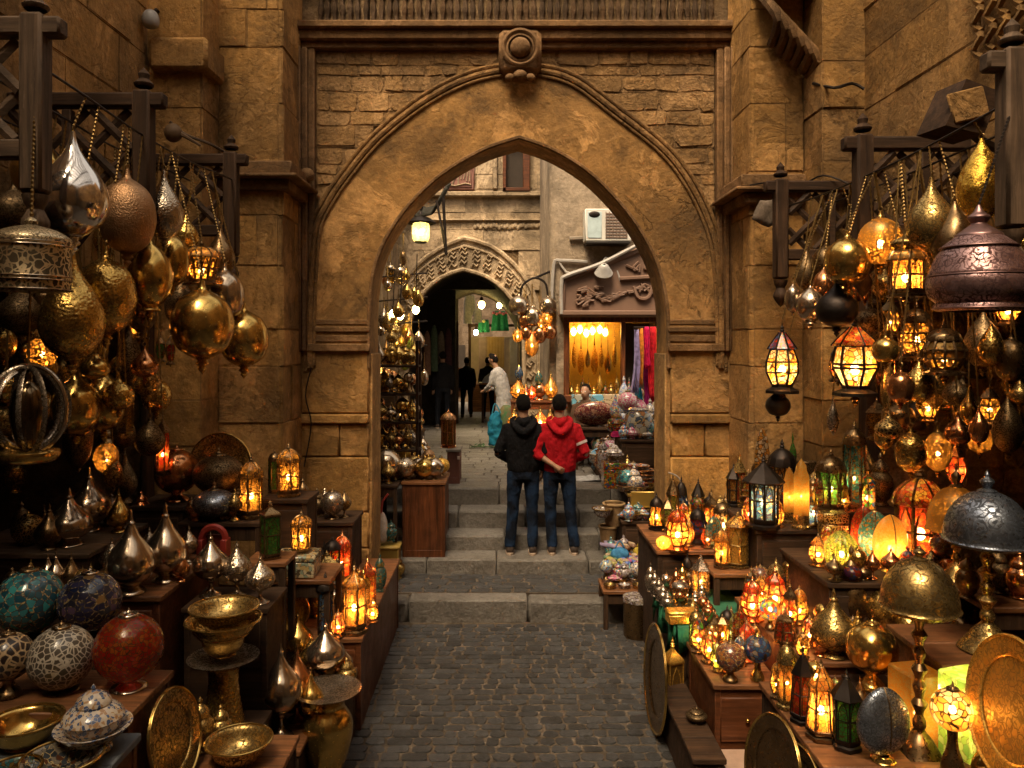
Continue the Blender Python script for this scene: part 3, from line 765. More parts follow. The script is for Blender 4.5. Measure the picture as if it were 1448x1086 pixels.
G_ = dict(
 amber=glass('amber_fretwork', [AM, (.95,.52,.12), (.9,.33,.05)], 40, .05),
 amberf=glass('amber_fine_fretwork', [AM], 56, .07, streak=True),
 white=glass('cream_glass', [WH, AM], 30, .07),
 gold=glass('gold_scroll_glass', [(.95,.55,.12)], 44, .04, clear=.15, streak=True),
 red=glass('red_glass', [RD, OR, RD, (.9,.12,.03)], 55, .06),
 orange=glass('orange_glass', [OR, AM, YL], 48, .06),
 multi=glass('many_coloured_glass', [RD, AM, GR, YL, OR, BL], 42, .06),
 warm=glass('red_amber_glass', [RD, AM, OR, YL, (.7,.2,.1)], 46, .06),
 green=glass('green_glass', [GR, (.25,.6,.1), GR], 50, .07),
 lime=glass('lime_glass', [(.55,.65,.08), (.75,.75,.15), (.3,.5,.06)], 55, .06),
 blue=glass('blue_glass', [BL, (.2,.45,.8), (.75,.7,.5), (.1,.3,.6)], 40, .06),
 teal=glass('turquoise_glass', [TQ, (.1,.5,.5), (.3,.6,.5), (.6,.4,.1)], 60, .05),
 purple=glass('purple_glass', [PU, RD, BL, PU], 45, .06),
 perf=glass('pierced_lamp_brass', [AM], 36, .16, (.26,.15,.045), .45, streak=True),
 perff=glass('fine_pierced_lamp_brass', [AM], 50, .17, (.26,.15,.045), .45),
 alab=glass('amber_resin', [(.95,.48,.08), (.9,.55,.14)], 90, .012, (.5,.25,.05), .05),
 cubeg=glass('green_marbled_resin', [(.50,.70,.12), (.70,.78,.25), (.35,.60,.12)], 30, .025, (.3,.35,.05), .05))
MO = dict(
 teal=mosaic('teal_mosaic', [(.03,.15,.17),(.05,.24,.26),(.03,.09,.12),(.05,.30,.30),(.015,.07,.10)], 28),
 night=mosaic('dark_blue_mosaic', [(.03,.03,.07),(.05,.05,.12),(.30,.17,.06),(.03,.03,.05),(.14,.09,.16),(.02,.03,.08)], 30),
 red=mosaic('red_mosaic', [(.60,.07,.02),(.70,.18,.03),(.42,.04,.02),(.55,.30,.05),(.62,.20,.03),(.20,.02,.015)], 30),
 lace=mosaic('silver_lacework', [(.06,.045,.03)], 40, .085, (.42,.36,.28), .3, (.5,.44,.34)),
 lacebr=mosaic('bronze_lacework', [(.02,.012,.01)], 30, .10, (.36,.24,.12), .3, (.5,.36,.2)),
 blue=mosaic('blue_flower_mosaic', [(.16,.30,.48),(.40,.48,.52),(.10,.2,.4),(.5,.1,.05),(.5,.45,.3)], 42, .06),
 redbr=mosaic('red_brown_mosaic', [(.16,.05,.03),(.24,.09,.04),(.10,.05,.05),(.3,.12,.03)], 46),
 pot=mosaic('blue_white_pottery', [(.55,.46,.36),(.05,.08,.16),(.5,.42,.34),(.07,.1,.2),(.35,.2,.1)], 70, .04, (.45,.38,.3), .2),
 dishd=mosaic('dark_painted_dish', [(.03,.035,.04),(.05,.06,.07),(.2,.17,.13),(.1,.04,.02)], 46, .05),
 tile=mosaic('flower_tile', [(.55,.45,.28),(.10,.07,.04),(.25,.3,.22),(.5,.34,.14)], 36, .05, (.06,.04,.03)),
 shell=mosaic('mother_of_pearl', [(.40,.36,.33),(.16,.12,.10),(.36,.30,.30),(.10,.07,.06),(.3,.25,.3)], 55, .05),
 multi=mosaic('beaded_many_colours', [(.35,.05,.05),(.1,.14,.25),(.42,.36,.3),(.05,.2,.2),(.35,.22,.06),(.2,.05,.15)], 60, .05))
BW = bulbmat('warm_bulb', (1, .56, .18), BULB)
BY = bulbmat('yellow_bulb', (1, .74, .30), BULB)

# ------------------------------------------------------------------ profiles (radius 0..1 of half width, height 0..1)
PR = dict(
 tear=[(.0,.0),(.24,.005),(.30,.02),(.42,.04),(.74,.12),(.95,.24),(1,.35),(.93,.47),(.74,.59),(.48,.70),(.26,.80),(.13,.90),(.07,1)],
 drop=[(.0,.0),(.2,.005),(.5,.05),(.85,.18),(1,.36),(.9,.54),(.62,.72),(.34,.84),(.16,.93),(.08,1)],
 orb=[(.0,.0),(.16,.0),(.45,.04),(.78,.14),(.97,.32),(1,.45),(.93,.6),(.72,.74),(.40,.83),(.16,.88),(.09,.94),(.06,1)],
 flat=[(.0,.0),(.2,.02),(.6,.06),(.92,.2),(1,.38),(.9,.54),(.6,.66),(.28,.74),(.14,.82),(.1,.92),(.07,1)],
 egg=[(.0,.0),(.42,.0),(.44,.03),(.34,.06),(.62,.14),(.9,.3),(1,.46),(.92,.63),(.68,.78),(.36,.89),(.14,.95),(.06,1)],
 onion=[(0,0),(.3,.01),(.7,.08),(.98,.27),(1,.42),(.85,.58),(.5,.72),(.22,.84),(.1,.94),(.05,1)])
def foot_prof(r, h): return [(0,0),(r,0),(r*1.03,h*.15),(r*.9,h*.3),(r*.55,h*.55),(r*.45,h*.8),(r*.5,h)]
def finial_prof(r, h): return [(r,0),(r*.6,h*.12),(r*.9,h*.25),(r*.45,h*.4),(r*.65,h*.55),(r*.28,h*.72),(r*.18,h*.9),(0.001,h)]
def part(name, m, mt, par, **k): return m.build(name, mt, par, **k)
def bulb(par, z, r, m=None, rr=.02):
    b = MB(); b.ball((0,0,z), (rr,rr,rr*1.3), 8); return b.build('bulb', m or BW, par)
RAILS = []
def chain_to(m, p0, p1, r=.004):
    """beaded chain or wire, in the thing's own axes"""
    p0 = Vector(p0); p1 = Vector(p1); L = (p1-p0).length; n = max(2, min(40, int(L/.022))); path = []; rad = []
    for i in range(2*n+1):
        path.append(p0.lerp(p1, i/(2*n))); rad.append(r*(2.0 if i % 2 else .8))
    m.tube(path, rad, 5)

def hang(kind, px, y0, y1, wpx, Y, mt, label, cat='hanging lamp', name='hanging_lamp', top=None, fin=True, lit=False, group=None, nofl=None, **k):
    """a hanging lamp: body between pixel rows y0 (neck) and y1 (bottom), chain up to the nearest rail or to row top"""
    s_ = Y/F; h = (y1-y0)*s_; r = wpx*s_/2; c = P(px, y1, Y)
    t = thing(name, label, cat, c, (0,0,R.uniform(0,6)), group)
    pr = PR.get(kind, PR['tear'])
    mtt = M_.get(mt) or G_.get(mt) or MO.get(mt)
    if kind == 'lantern': lantern_body(t, r, h, k.get('n', 6), G_[mt], M_[k.get('fr','black')], lit, k.get('shape','hang'), k.get('roof','cone'), k.get('roofm'))
    else:
        ns = 36 if wpx > 55 else 24
        full = catmull([(a*r, z*h) for a,z in pr], 4); cut = next(i for i, q in enumerate(full) if q[1] > .62*h and q[0] < .30*r) if kind != 'egg' else len(full)-1
        b = MB(); b.lathe(full[:cut+1], ns, k=1, flute=k.get('fl')); part('body', b, mtt, t)
        if kind not in ('egg',):
            b = MB(); b.lathe(full[cut:], 16, k=1); part('neck', b, M_['brass'] if mt in G_ else mtt, t)
        if lit: bulb(t, h*.38, r, k.get('bm'), max(.012, r*.16)*k.get('bs',1))
    ring = MB(); ring.tube([(math.cos(a)*.014, 0, h+.012+math.sin(a)*.014) for a in [i*PI/5 for i in range(11)]], .003, 5, caps=False); part('ring', ring, M_['chain'], t)
    if fin:
        b = MB(); f_ = [(q*.30*r, -z*r*.55) for q, z in ((.9,0),(.5,.12),(.75,.3),(.35,.5),(.5,.62),(.15,.85),(.0,1))]; b.lathe(f_[::-1], 10); part('finial', b, M_['brass'] if mt in G_ else mtt, t)
    ct = P(px, top, Y) if top is not None else None
    if ct is None:
        best = None
        for a, b2 in RAILS:
            ab = b2-a; f_ = max(0, min(1, (c+Vector((0,0,h))-a).dot(ab)/ab.dot(ab))); q = a+ab*f_
            dd = (q-c-Vector((0,0,h))).length + (90 if q.x*c.x < 0 else 0)
            if best is None or dd < best[0]: best = (dd, q)
        ct = best[1]
    loc = ct-c; a = -t.rotation_euler[2]; loc = Vector((loc.x*math.cos(a)-loc.y*math.sin(a), loc.x*math.sin(a)+loc.y*math.cos(a), loc.z))
    b = MB(); chain_to(b, (0,0,h+.022), loc); part('chain', b, M_['chain'], t)
    return t

def lantern_body(t, r, h, n, gm, fm, lit, shape='box', roof='cone', roofm=None, bm=None, bs=1.0):
    """panelled lantern, base on z=0. shape: radius along the glass body"""
    zb, zr, zf = h*.12, h*.62, h*.86
    SH = dict(box=[(.86,0),(.86,1)], hang=[(.55,0),(.98,.45),(.98,.55),(.84,1)], taper=[(.95,0),(.72,1)], flare=[(.66,0),(.98,1)], belly=[(.6,0),(.95,.35),(.95,.65),(.7,1)], tall=[(.9,0),(.9,1)])
    if shape == 'tall': zb, zr, zf = h*.08, h*.72, h*.9
    sh = SH[shape]; pz = [(a*r, zb+z*(zr-zb)) for a,z in sh]
    b = MB(); b.lathe([(0,0),(r*1.0,0),(r*1.0,zb*.35),(r*.82,zb*.5),(pz[0][0]*1.06,zb*.75),(pz[0][0]*1.06,zb+.002),(0,zb+.002)], n, k=1, phase=.5); part('base', b, fm, t)
    g = MB(); g.lathe([(a*.95, z) for a,z in pz], n, k=1, phase=.5); part('glass', g, gm, t, sharp=20)
    f_ = MB(); fw = max(.003, r*.065)
    for i in range(n):
        a = 2*PI*(i+.5)/n; f_.tube([(q*math.cos(a), q*math.sin(a), z) for q,z in pz], fw, 5)
    for q, z in pz+([(pz[0][0]*.5+pz[-1][0]*.5, (zb+zr)/2)] if len(pz) == 2 and r > .06 else []):
        f_.tube([(q*math.cos(2*PI*(i+.5)/n), q*math.sin(2*PI*(i+.5)/n), z) for i in range(n+1)], fw*.9, 5, caps=False)
    if len(pz) == 2:                      # pointed arch tracery on every side
        for i in range(n):
            a0, a1 = 2*PI*(i+.5)/n, 2*PI*(i+1.5)/n; q = pz[0][0]; q1 = pz[-1][0]
            A = lambda u_, z_: tuple(Vector((math.cos(a0),math.sin(a0),0)).lerp(Vector((math.cos(a1),math.sin(a1),0)), u_)*((q+(q1-q)*z_)*.97)+Vector((0,0,zb+z_*(zr-zb))))
            f_.tube([A(.14,0.02), A(.14,.62), A(.24,.8), A(.5,.95), A(.76,.8), A(.86,.62), A(.86,.02)], fw*.55, 4)
    part('frame', f_, fm, t)
    rt = pz[-1][0]; rf = MB()
    RP = dict(cone=[(rt*1.22,zr),(rt*1.24,zr+.012*h),(rt*.85,zr+(zf-zr)*.45),(rt*.34,zf-.02*h),(rt*.3,zf)],
              dome=[(rt*1.15,zr),(rt*1.1,zr+(zf-zr)*.2),(rt*.92,zr+(zf-zr)*.55),(rt*.5,zr+(zf-zr)*.88),(rt*.16,zf)],
              ogee=[(rt*1.1,zr),(rt*1.12,zr+(zf-zr)*.12),(rt*.9,zr+(zf-zr)*.35),(rt*.4,zr+(zf-zr)*.62),(rt*.18,zr+(zf-zr)*.85),(rt*.12,zf)],
              umb=[(rt*1.5,zr-.02*h),(rt*1.52,zr),(rt*1.0,zr+(zf-zr)*.4),(rt*.3,zf-.03*h),(rt*.2,zf)])
    rf.lathe(RP[roof], n if roof != 'dome' else max(n,12), k=1 if roof in ('cone','umb') else 3, phase=.5)
    rm = roofm or fm; ro = part('roof', rf, rm, t, sharp=25)
    if rm is not fm:
        rb = MB()
        for i in range(n):
            a = 2*PI*(i+.5)/n; rb.tube([(q*1.01*math.cos(a), q*1.01*math.sin(a), z) for q,z in RP[roof]], fw*.7, 4)
        part('roof_ribs', rb, fm, ro)
    fn = MB(); fn.lathe([(a, z+zf-.004) for a,z in finial_prof(rt*.24, h-zf)], 8, k=2); part('finial', fn, fm, t)
    if lit: bulb(t, zb+(zr-zb)*.42, r, bm, max(.010, min(.03, r*.2))*bs)

def stand(kind, px, by, ytop, wpx, Z, mt, label, cat=None, name=None, lit=False, group=None, rot=None, **k):
    """a thing standing on a surface at height Z: contact at pixel (px, by), top at row ytop, wpx wide"""
    Yg = k.pop('Y', None); Y = Yg or yat(by, Z); s_ = Y/F; h = (by-ytop)*s_; r = wpx*s_/2
    if Yg and 500 < ytop < 1200 and by not in (500, 1000):
        be = CY+F*(H-Z)/Y
        if .6 < (be-ytop)/(by-ytop) < 1.4: h = (be-ytop)*s_
    c = Vector(((px-CX)*s_, Y, Z+.002)); t = thing(name or 'lamp', label, cat or 'lamp', c, (0,0,R.uniform(0,6) if rot is None else rot), group)
    mtt = M_.get(mt) or G_.get(mt) or MO.get(mt) or mt
    ns = 34 if wpx > 50 else 22
    if kind in ('gourd', 'goblet'):
        if not name: t.name = 'flask_lamp'
        zf_ = .10 if kind == 'gourd' else .24; zn = .78
        b = MB(); b.lathe([(a*r, z*h) for a,z in ([(0,0),(.58,0),(.6,.02),(.5,.05),(.36,.085),(.4,zf_)] if kind == 'gourd' else [(0,0),(.56,0),(.58,.018),(.36,.05),(.15,.10),(.12,.19),(.2,.22),(.22,zf_)])], ns); part('foot', b, mtt, t)
        bo_ = [(.4,zf_),(.72,.16),(.97,.26),(1,.35),(.9,.46),(.62,.58),(.36,.68),(.2,zn)] if kind == 'gourd' else [(.2,zf_),(.66,.31),(.97,.42),(1,.50),(.86,.60),(.55,.69),(.28,.78),(.14,.84)]
        b = MB(); b.lathe([(a*r, z*h) for a,z in bo_], ns, flute=k.get('fl')); part('body', b, mtt, t)
        b = MB(); q, z0 = bo_[-1]; b.lathe([(q*r, z0*h),(q*.8*r,(z0+.03)*h),(q*.95*r,(z0+.055)*h),(q*.5*r,(z0+.08)*h),(q*.32*r,.95*h),(0.001,h)], 12); part('finial', b, M_['brass'] if mt in G_ else mtt, t)
        if lit: bulb(t, h*.36, r, None, max(.012, r*.16))
    elif kind == 'ball':
        if not name: t.name = 'globe_lamp'
        hb = h*.9; rb = r; zc = hb-rb if hb > rb*1.6 else hb*.55
        b = MB(); b.lathe(foot_prof(r*.5, max(zc-rb*.9, .02)), 22); part('foot', b, M_[k.get('ft','bronze')], t)
        b = MB(); b.ball((0,0,zc), (r, r, min(r, zc)*k.get('sq',1)), ns); part('globe', b, mtt, t)
        b = MB(); top = zc+min(r,zc)*k.get('sq',1); b.lathe([(a, z+top-.006) for a,z in [(r*.3,0),(r*.26,h*.03)]+finial_prof(r*.12, max(h-top, .03))], 12); part('cap', b, M_[k.get('ft','bronze')], t)
        if lit: bulb(t, zc, r, None, max(.012, r*.16))
    elif kind == 'lantern':
        if not name: t.name = 'lantern'
        if not cat: t['category'] = 'lantern'
        lantern_body(t, r, h, k.get('n', 6), mtt, M_[k.get('fr','black')], lit, k.get('shape','box'), k.get('roof','dome'), k.get('roofm'), k.get('bm'), k.get('bs',1))
    elif kind == 'bowl':
        d_ = k.get('d', .5); b = MB()
        b.lathe([(0,h*.10),(r*.45,h*.11),(r*.72,h*.42),(r*.88,h*.9),(r*.99,h*.985),(r,h),(r*.985,h*.96),(r*.88,h*.84),(r*.75,h*.36),(r*.5,h*.06),(r*.48,0),(0,0)], ns+6); part('bowl', b, mtt, t)
        b = MB(); b.lathe([(r*.99+.006*math.cos(i*PI/4), h+.006*math.sin(i*PI/4)) for i in range(9)], ns+6, k=1); part('rim', b, M_[k.get('rim','brass')], t)
    elif kind == 'jar':
        b = MB(); b.lathe([(0,0),(r*.6,0),(r*.62,h*.03),(r*.5,h*.07),(r*.8,h*.18),(r,h*.36),(r*.92,h*.52),(r*.62,h*.62),(r*.55,h*.66)], ns); part('body', b, mtt, t)
        b = MB(); b.lathe([(r*.66,h*.65),(r*.68,h*.68),(r*.55,h*.76),(r*.25,h*.84),(r*.12,h*.88),(r*.2,h*.92),(r*.08,h*.97),(0.001,h)], ns); part('lid', b, mtt, t)
    elif kind == 'box':
        d_ = k.get('dep', r); b = MB(); b.box(-r, r, -d_, d_, 0, h*.72, .006); part('body', b, mtt, t)
        b = MB(); b.box(-r*1.03, r*1.03, -d_*1.03, d_*1.03, h*.72, h, .01); part('lid', b, k.get('lid') or mtt, t)
    elif kind == 'domelamp':
        t.name = 'dome_lamp'; zs = k.get('zs', .62); sr = k.get('sr', .16); br = k.get('br', .62)
        b = MB(); b.lathe([(0,0),(br*r,0),(br*r*1.03,h*.012),(br*r*.92,h*.03),(br*r*.75,h*.06),(br*r*.5,h*.11),(br*r*.22,h*.15),(sr*r,h*.17)], 26); part('base', b, M_[k.get('bm','brasse')], t)
        b = MB(); pz = [(sr*r,h*.17)]; zz = .17; i = 0
        while zz < zs-.04:
            pz += [(sr*r*(1.25 if i % 2 else 1.0), h*(zz+.025)),(sr*r*.62, h*(zz+.05)),(sr*r*(.8), h*(zz+.075))]; zz += .078; i += 1
        pz.append((sr*r*.8, h*zs)); b.lathe(pz, 14, k=2); part('stem', b, M_[k.get('bm','brasse')] if k.get('bm') else M_['brass'], t)
        dh = k.get('dh', .2); b = MB()
        b.lathe([(r*.86,h*(zs-.022)),(r*1.0,h*(zs-.004)),(r*1.03,h*zs),(r*.985,h*(zs+.012)),(r*.95,h*(zs+dh*.3)),(r*.80,h*(zs+dh*.62)),(r*.52,h*(zs+dh*.88)),(r*.2,h*(zs+dh))], 40); part('shade', b, mtt, t)
        b = MB(); b.lathe([(r*.84,h*(zs-.02)),(r*.6,h*(zs-.035)),(r*.2,h*(zs-.04))], 30); part('shade_rim', b, M_['gold'], t)
        b = MB(); b.lathe([(a, z+h*(zs+dh)-.003) for a,z in [(r*.2,0),(r*.22,.008),(r*.1,.02)]+[(q*.16*r, .02+zq*(h*(1-zs-dh)-.02)) for q,zq in ((.6,.05),(1,.3),(.9,.42),(.3,.6),(.4,.68),(.12,.85),(0,1))]], 16); part('finial', b, mtt if mt != 'perf' else M_['bronze'], t)
        if lit: bulb(t, h*(zs+dh*.3), r, None, r*.1)
    elif kind == 'plate':      # a round tray leaning back: tilt about X, turned by rot
        t.name = name or 'metal_tray'; rr_ = h/2; tilt = k.get('tilt', .2); M0 = Matrix.Rotation(k.get('turn',0),4,'Z') @ Matrix.Translation((0,0,rr_*math.cos(tilt))) @ Matrix.Rotation(-tilt,4,'X') @ Matrix.Rotation(PI/2,4,'X')
        t.rotation_euler = (0,0,0)
        b = MB(); b.lathe([(0,0),(rr_*.66,.0),(rr_*.7,.004),(rr_*.74,.012),(rr_*.95,.022)], 40, M0); part('dish', b, mtt, t)
        b = MB(); b.lathe([(rr_*.95,.02),(rr_*.985,.03),(rr_,.022),(rr_*.985,.012),(rr_*.72,.0),(0,-.004)], 40, M0); part('rim', b, M_[k.get('rim','brass')], t)
    elif kind == 'pot':       # lidded painted pot on a wide saucer
        t.name = name or 'lidded_pot'
        b = MB(); b.lathe([(0,0),(r*.45,0),(r*.47,h*.06),(r*.38,h*.1),(r*.7,h*.22),(r*.97,h*.36),(r,h*.39),(r*.93,h*.38),(r*.6,h*.3),(0,h*.28)], 34); part('saucer', b, mtt, t)
        b = MB(); b.lathe([(r*.6,h*.29),(r*.72,h*.4),(r*.74,h*.48)], 30); part('body', b, mtt, t)
        b = MB(); b.lathe([(r*.70,h*.47),(r*.80,h*.5),(r*.79,h*.53),(r*.68,h*.62),(r*.45,h*.7),(r*.47,h*.72),(r*.4,h*.8),(r*.2,h*.88),(r*.06,h*.92),(r*.07,h*.95),(0.001,h)], 30, k=2); part('lid', b, mtt, t)
    elif kind == 'urn':
        t.name = name or 'brass_urn'
        if 'drum' in label:
            b = MB(); b.lathe([(0,0),(r*.58,0),(r*.60,h*.05),(r*.52,h*.25),(r*.43,h*.55),(r*.42,h*.75),(r*.52,h*.88),(r*.86,h*.97)], 34); part('body', b, mtt, t)
        else: b = MB(); b.lathe([(0,0),(r*.55,0),(r*.58,h*.04),(r*.42,h*.1),(r*.6,h*.28),(r*.74,h*.52),(r*.70,h*.68),(r*.52,h*.79),(r*.50,h*.84),(r*.62,h*.91),(r*.86,h*.97)], 34); part('body', b, mtt, t)
        b = MB(); b.lathe([(r*.86,h*.968),(r*.99,h*.995),(r,h),(r*.97,h*.998),(r*.7,h*.965),(r*.3,h*.945),(0,h*.94)], 34); part('rim_bowl', b, M_['silvere'], t)
    elif kind == 'leaf':       # flat leaf shaped glass lamp on a small foot
        t.name = 'leaf_lamp'; t.rotation_euler = (0,0,rot or 0)
        b = MB(); b.lathe([(a*r, h*.06+z*h*.94) for a,z in ((.08,0),(.55,.08),(.92,.28),(1,.48),(.9,.68),(.6,.87),(.25,.97),(.02,1))], 30, sy=.45); part('glass', b, mtt, t)
        b = MB(); b.lathe(foot_prof(r*.4, h*.07), 14); part('foot', b, M_['brass'], t)
        b = MB(); b.tube([(0,-.45*r*a, h*.06+z*h*.94) for a,z in ((.3,.04),(.93,.28),(1.02,.48),(.92,.68),(.62,.87),(.1,1))], .004, 5, k=2); part('seam', b, M_['bronze'], t)
        if lit: bulb(t, h*.4, r, None, r*.13)
    elif kind == 'melon':
        t.name = 'onion_lamp'
        b = MB(); b.lathe([(0,h*.06),(r*.5,h*.08),(r*.9,h*.25),(r,h*.45),(r*.88,h*.66),(r*.5,h*.84),(r*.15,h*.93)], 48, flute=(12,.10)); part('glass', b, mtt, t)
        b = MB(); b.lathe(foot_prof(r*.45, h*.08), 14); part('foot', b, M_['brass'], t)
        b = MB(); b.lathe([(a, z+h*.92) for a,z in finial_prof(r*.15, h*.08)], 8); part('finial', b, M_['brass'], t)
        if lit: bulb(t, h*.42, r, None, r*.15)
    return t

# ------------------------------------------------------------------ benches, tables and shelves
def table(name, label, x0, x1, y0, y1, z, top=None, body=None, kind='chest', z0=0.0, cat='table', knob=False, inset=.02):
    t = thing(name, label, cat, ((x0+x1)/2, (y0+y1)/2, z0)); hx, hy = (x1-x0)/2, (y1-y0)/2; hz = z-z0
    th = min(.035, hz*.5)
    b = MB(); n = max(1, int((y1-y0)/.22))
    for i in range(n): b.box(-hx, hx, -hy+2*hy*i/n+.001, -hy+2*hy*(i+1)/n-.001, hz-th, hz-(0 if i % 2 else .0015), .005, tint=R.random())
    part('tabletop', b, top or W_TOP, t)
    if kind == 'chest':
        b = MB(); a = inset; b.box(-hx+a, hx-a, -hy+a, hy-a, .0, hz-th-.001, .006)
        for xx in (-hx+a-.006, hx-a-.03):
            for yy in (-hy+a-.006, hy-a-.03): b.box(xx, xx+.036, yy, yy+.036, 0, hz-th-.002, .004)
        b.box(-hx+a-.005, hx-a+.005, -hy+a-.005, -hy+a+.02, 0, min(.08, hz*.2), .004)
        part('carcass', b, body or W_RED, t)
        if hx > .12 and hz > .3 and 'plank cabinet' not in label:
            for i in range(1 if hx < .35 else 2):
                w2 = (hx-a)*(.86 if hx < .35 else .42); cx2 = 0 if hx < .35 else (i-.5)*(hx-a)
                b = MB(); b.box(cx2-w2, cx2+w2, -hy+a-.012, -hy+a+.005, hz-th-.05-min(.28, hz*.45), hz-th-.05, .006); dr = part('drawer_front', b, body or W_RED, t)
                if knob: b = MB(); b.ball((cx2, -hy+a-.022, hz-th-.05-min(.14, hz*.22)), .014, 8); part('knob', b, M_['brass'], dr)
    elif kind == 'legs':
        for xx in (-hx+.03, hx-.03):
            for yy in (-hy+.03, hy-.03):
                b = MB(); b.box(xx-.022, xx+.022, yy-.022, yy+.022, 0, hz-th-.001, .005); part('leg', b, body or W_DARKZ, t)
        b = MB(); b.box(-hx+.03, hx-.03, -hy+.02, -hy+.045, hz-th-.1, hz-th-.002, .004); part('apron', b, body or W_DARK, t)
    return t
TB = [
 ('display_shelf','grey cloth topped low bench with painted pottery in the left front corner',-3.0,-1.585,2.9,3.43,1.08,plain('grey_blue_cloth',(.13,.14,.15),.9),None,'chest'),
 ('display_table','orange brown table carrying the mosaic globe lamps at left',-3.0,-1.64,3.44,3.90,1.16,None,None,'chest'),
 ('display_shelf','dark shelf behind the red globe carrying the teal and dark blue globes',-3.0,-2.0,3.92,4.4,1.25,W_DARK,W_DARK,'chest'),
 ('display_table','brown table carrying two tall silver flask lamps at left',-2.95,-1.97,4.5,5.4,1.33,None,None,'chest'),
 ('wooden_crate','dusty wooden crate under two dark silver flasks inside the left shop',-3.5,-2.58,4.86,5.85,1.48,W_GREY,W_DARK,'chest'),
 ('plinth','flat dark block lifting the gold rimmed tray and black openwork globe',-2.29,-1.88,5.71,6.04,1.625,W_DARK,W_DARK,'chest'),
 ('display_shelf','dark board holding the blue filigree globe and a lit lantern',-2.3,-1.70,5.52,6.05,1.52,W_DARK,W_DARKZ,'legs'),
 ('plinth','small dark box plinth under the copper globe',-2.72,-2.32,5.68,6.15,1.60,W_DARK,W_DARK,'chest'),
 ('plinth','small dark box plinth under the highest lit lantern at left',-1.82,-1.45,5.84,6.2,1.62,W_DARK,W_DARK,'chest'),
 ('wall_ledge','narrow wooden stand under the green glass lantern at left',-1.70,-1.42,5.12,5.41,1.35,W_TOP,W_DARKZ,'legs'),
 ('display_table','dark table carrying three silver flasks behind the brass bowls',-1.93,-1.40,4.68,5.10,1.2,W_DARK,W_DARK,'chest'),
 ('counter','long reddish wooden counter with lit lanterns at the left pier',-1.95,-.99,5.54,7.6,.69,None,W_RED,'chest'),
 ('display_shelf','little table with a tiled box standing on the left counter',-1.64,-1.22,5.56,6.0,1.10,W_TOP,W_DARKZ,'legs'),
 ('bench','low wooden bench carrying tall goblet lamps at left',-1.78,-1.2,4.64,5.12,.36,None,W_DARK,'chest'),
 ('bench','stepped box behind the goblet lamps against the left counter',-1.65,-1.02,5.14,5.52,.5,None,W_DARK,'chest'),
 ('plinth','dark plinth under the stack of brass bowls',-1.78,-1.36,4.19,4.62,.62,W_DARK,W_DARK,'chest'),
 ('bench','dark bench carrying a leaning tray and open brass bowl at left front',-1.63,-1.08,3.5,4.17,.70,W_TOP,W_DARK,'chest'),
 ('display_table','red brown chest crowded with small coloured lanterns',1.33,1.76,4.88,5.60,.65,None,W_RED,'chest'),
 ('display_table','orange lit table edge with four lanterns at right front',1.55,2.0,3.74,4.69,.757,None,W_DARK,'chest'),
 ('display_table','low table under the tall dome lamp at right front',2.01,3.1,3.3,4.32,.6,None,W_DARK,'chest'),
 ('display_table','brown table with red and amber glass lanterns right of the chest',1.78,3.1,4.72,5.95,.857,None,W_RED,'chest'),
 ('stool','small carved stool under two bright gold lanterns',1.66,2.04,6.08,6.5,.99,W_TOP,W_DARKZ,'legs'),
 ('display_table','table with orange lanterns against the right pier',1.3,2.2,6.52,7.5,1.05,None,W_DARK,'chest'),
 ('display_shelf','dark shelf with blue and amber lanterns near the right wall',1.98,2.52,6.05,7.0,1.34,W_DARK,W_DARK,'chest'),
 ('display_shelf','high dark shelf with the green and turquoise lanterns',2.54,3.1,5.92,6.5,1.5,W_DARK,W_DARK,'chest'),
 ('display_shelf','shelf with bright leaf shaped lamps in the right shop',2.1,3.1,5.0,5.88,1.25,W_DARK,W_DARK,'chest'),
 ('display_table','amber lit block under the steel dome lamp at far right',2.32,3.1,4.1,4.7,1.1,None,W_TOP,'chest'),
 ('plinth','raised box under the lit globe lantern at right front',2.03,2.42,3.66,3.90,.70,None,W_DARK,'chest'),
 ('plinth','box under the big gold tray at the right edge',2.2,3.0,3.3,3.60,.84,None,W_DARK,'chest'),
 ('plinth','dark box holding the brass lidded jar and globe',2.05,2.31,4.4,4.7,.80,W_DARK,W_DARK,'chest'),
 ('display_table','green cloth covered table of little silver boxes',1.28,1.9,5.62,6.5,.74,plain('green_cloth',(.03,.14,.07),.9,.4,12),W_DARK,'chest'),
 ('plinth','pale plank topped low box at the bottom right of the street',1.34,1.53,3.8,4.86,.26,plain('pale_pink_plank',(.42,.27,.19),.7),W_DARK,'chest'),
 ('wooden_chest','dark iron bound chest standing on the cobbles at right',1.12,1.32,4.55,5.6,.36,W_DARK,W_DARK,'chest'),
 ('display_shelf','wooden side shelf of dark jars at the far right edge',2.72,3.6,4.34,5.05,1.32,W_TOP,W_DARKZ,'legs'),
]
for (n_, l_, x0, x1, y0, y1, z, tp, bd_, kd) in TB:
    bz0 = 0.0 if n_ != 'x' else 0
    if 'standing on the left counter' in l_: bz0 = .692
    if 'against the right pier' in l_: bz0 = Z1+.02 if False else 0
    if l_.startswith('flat dark block'): bz0 = 1.522
    if l_.startswith('raised box') : bz0 = .602
    if l_.startswith('box under the big'): bz0 = .602
    if l_.startswith('wooden side shelf'): bz0 = 0
    table(n_, l_, x0, x1, y0, y1, z, tp, bd_, kd, bz0, 'shelf' if 'shelf' in n_ or 'ledge' in n_ else n_.split('_')[-1], knob='reddish' in l_ or 'chest crowded' in l_)

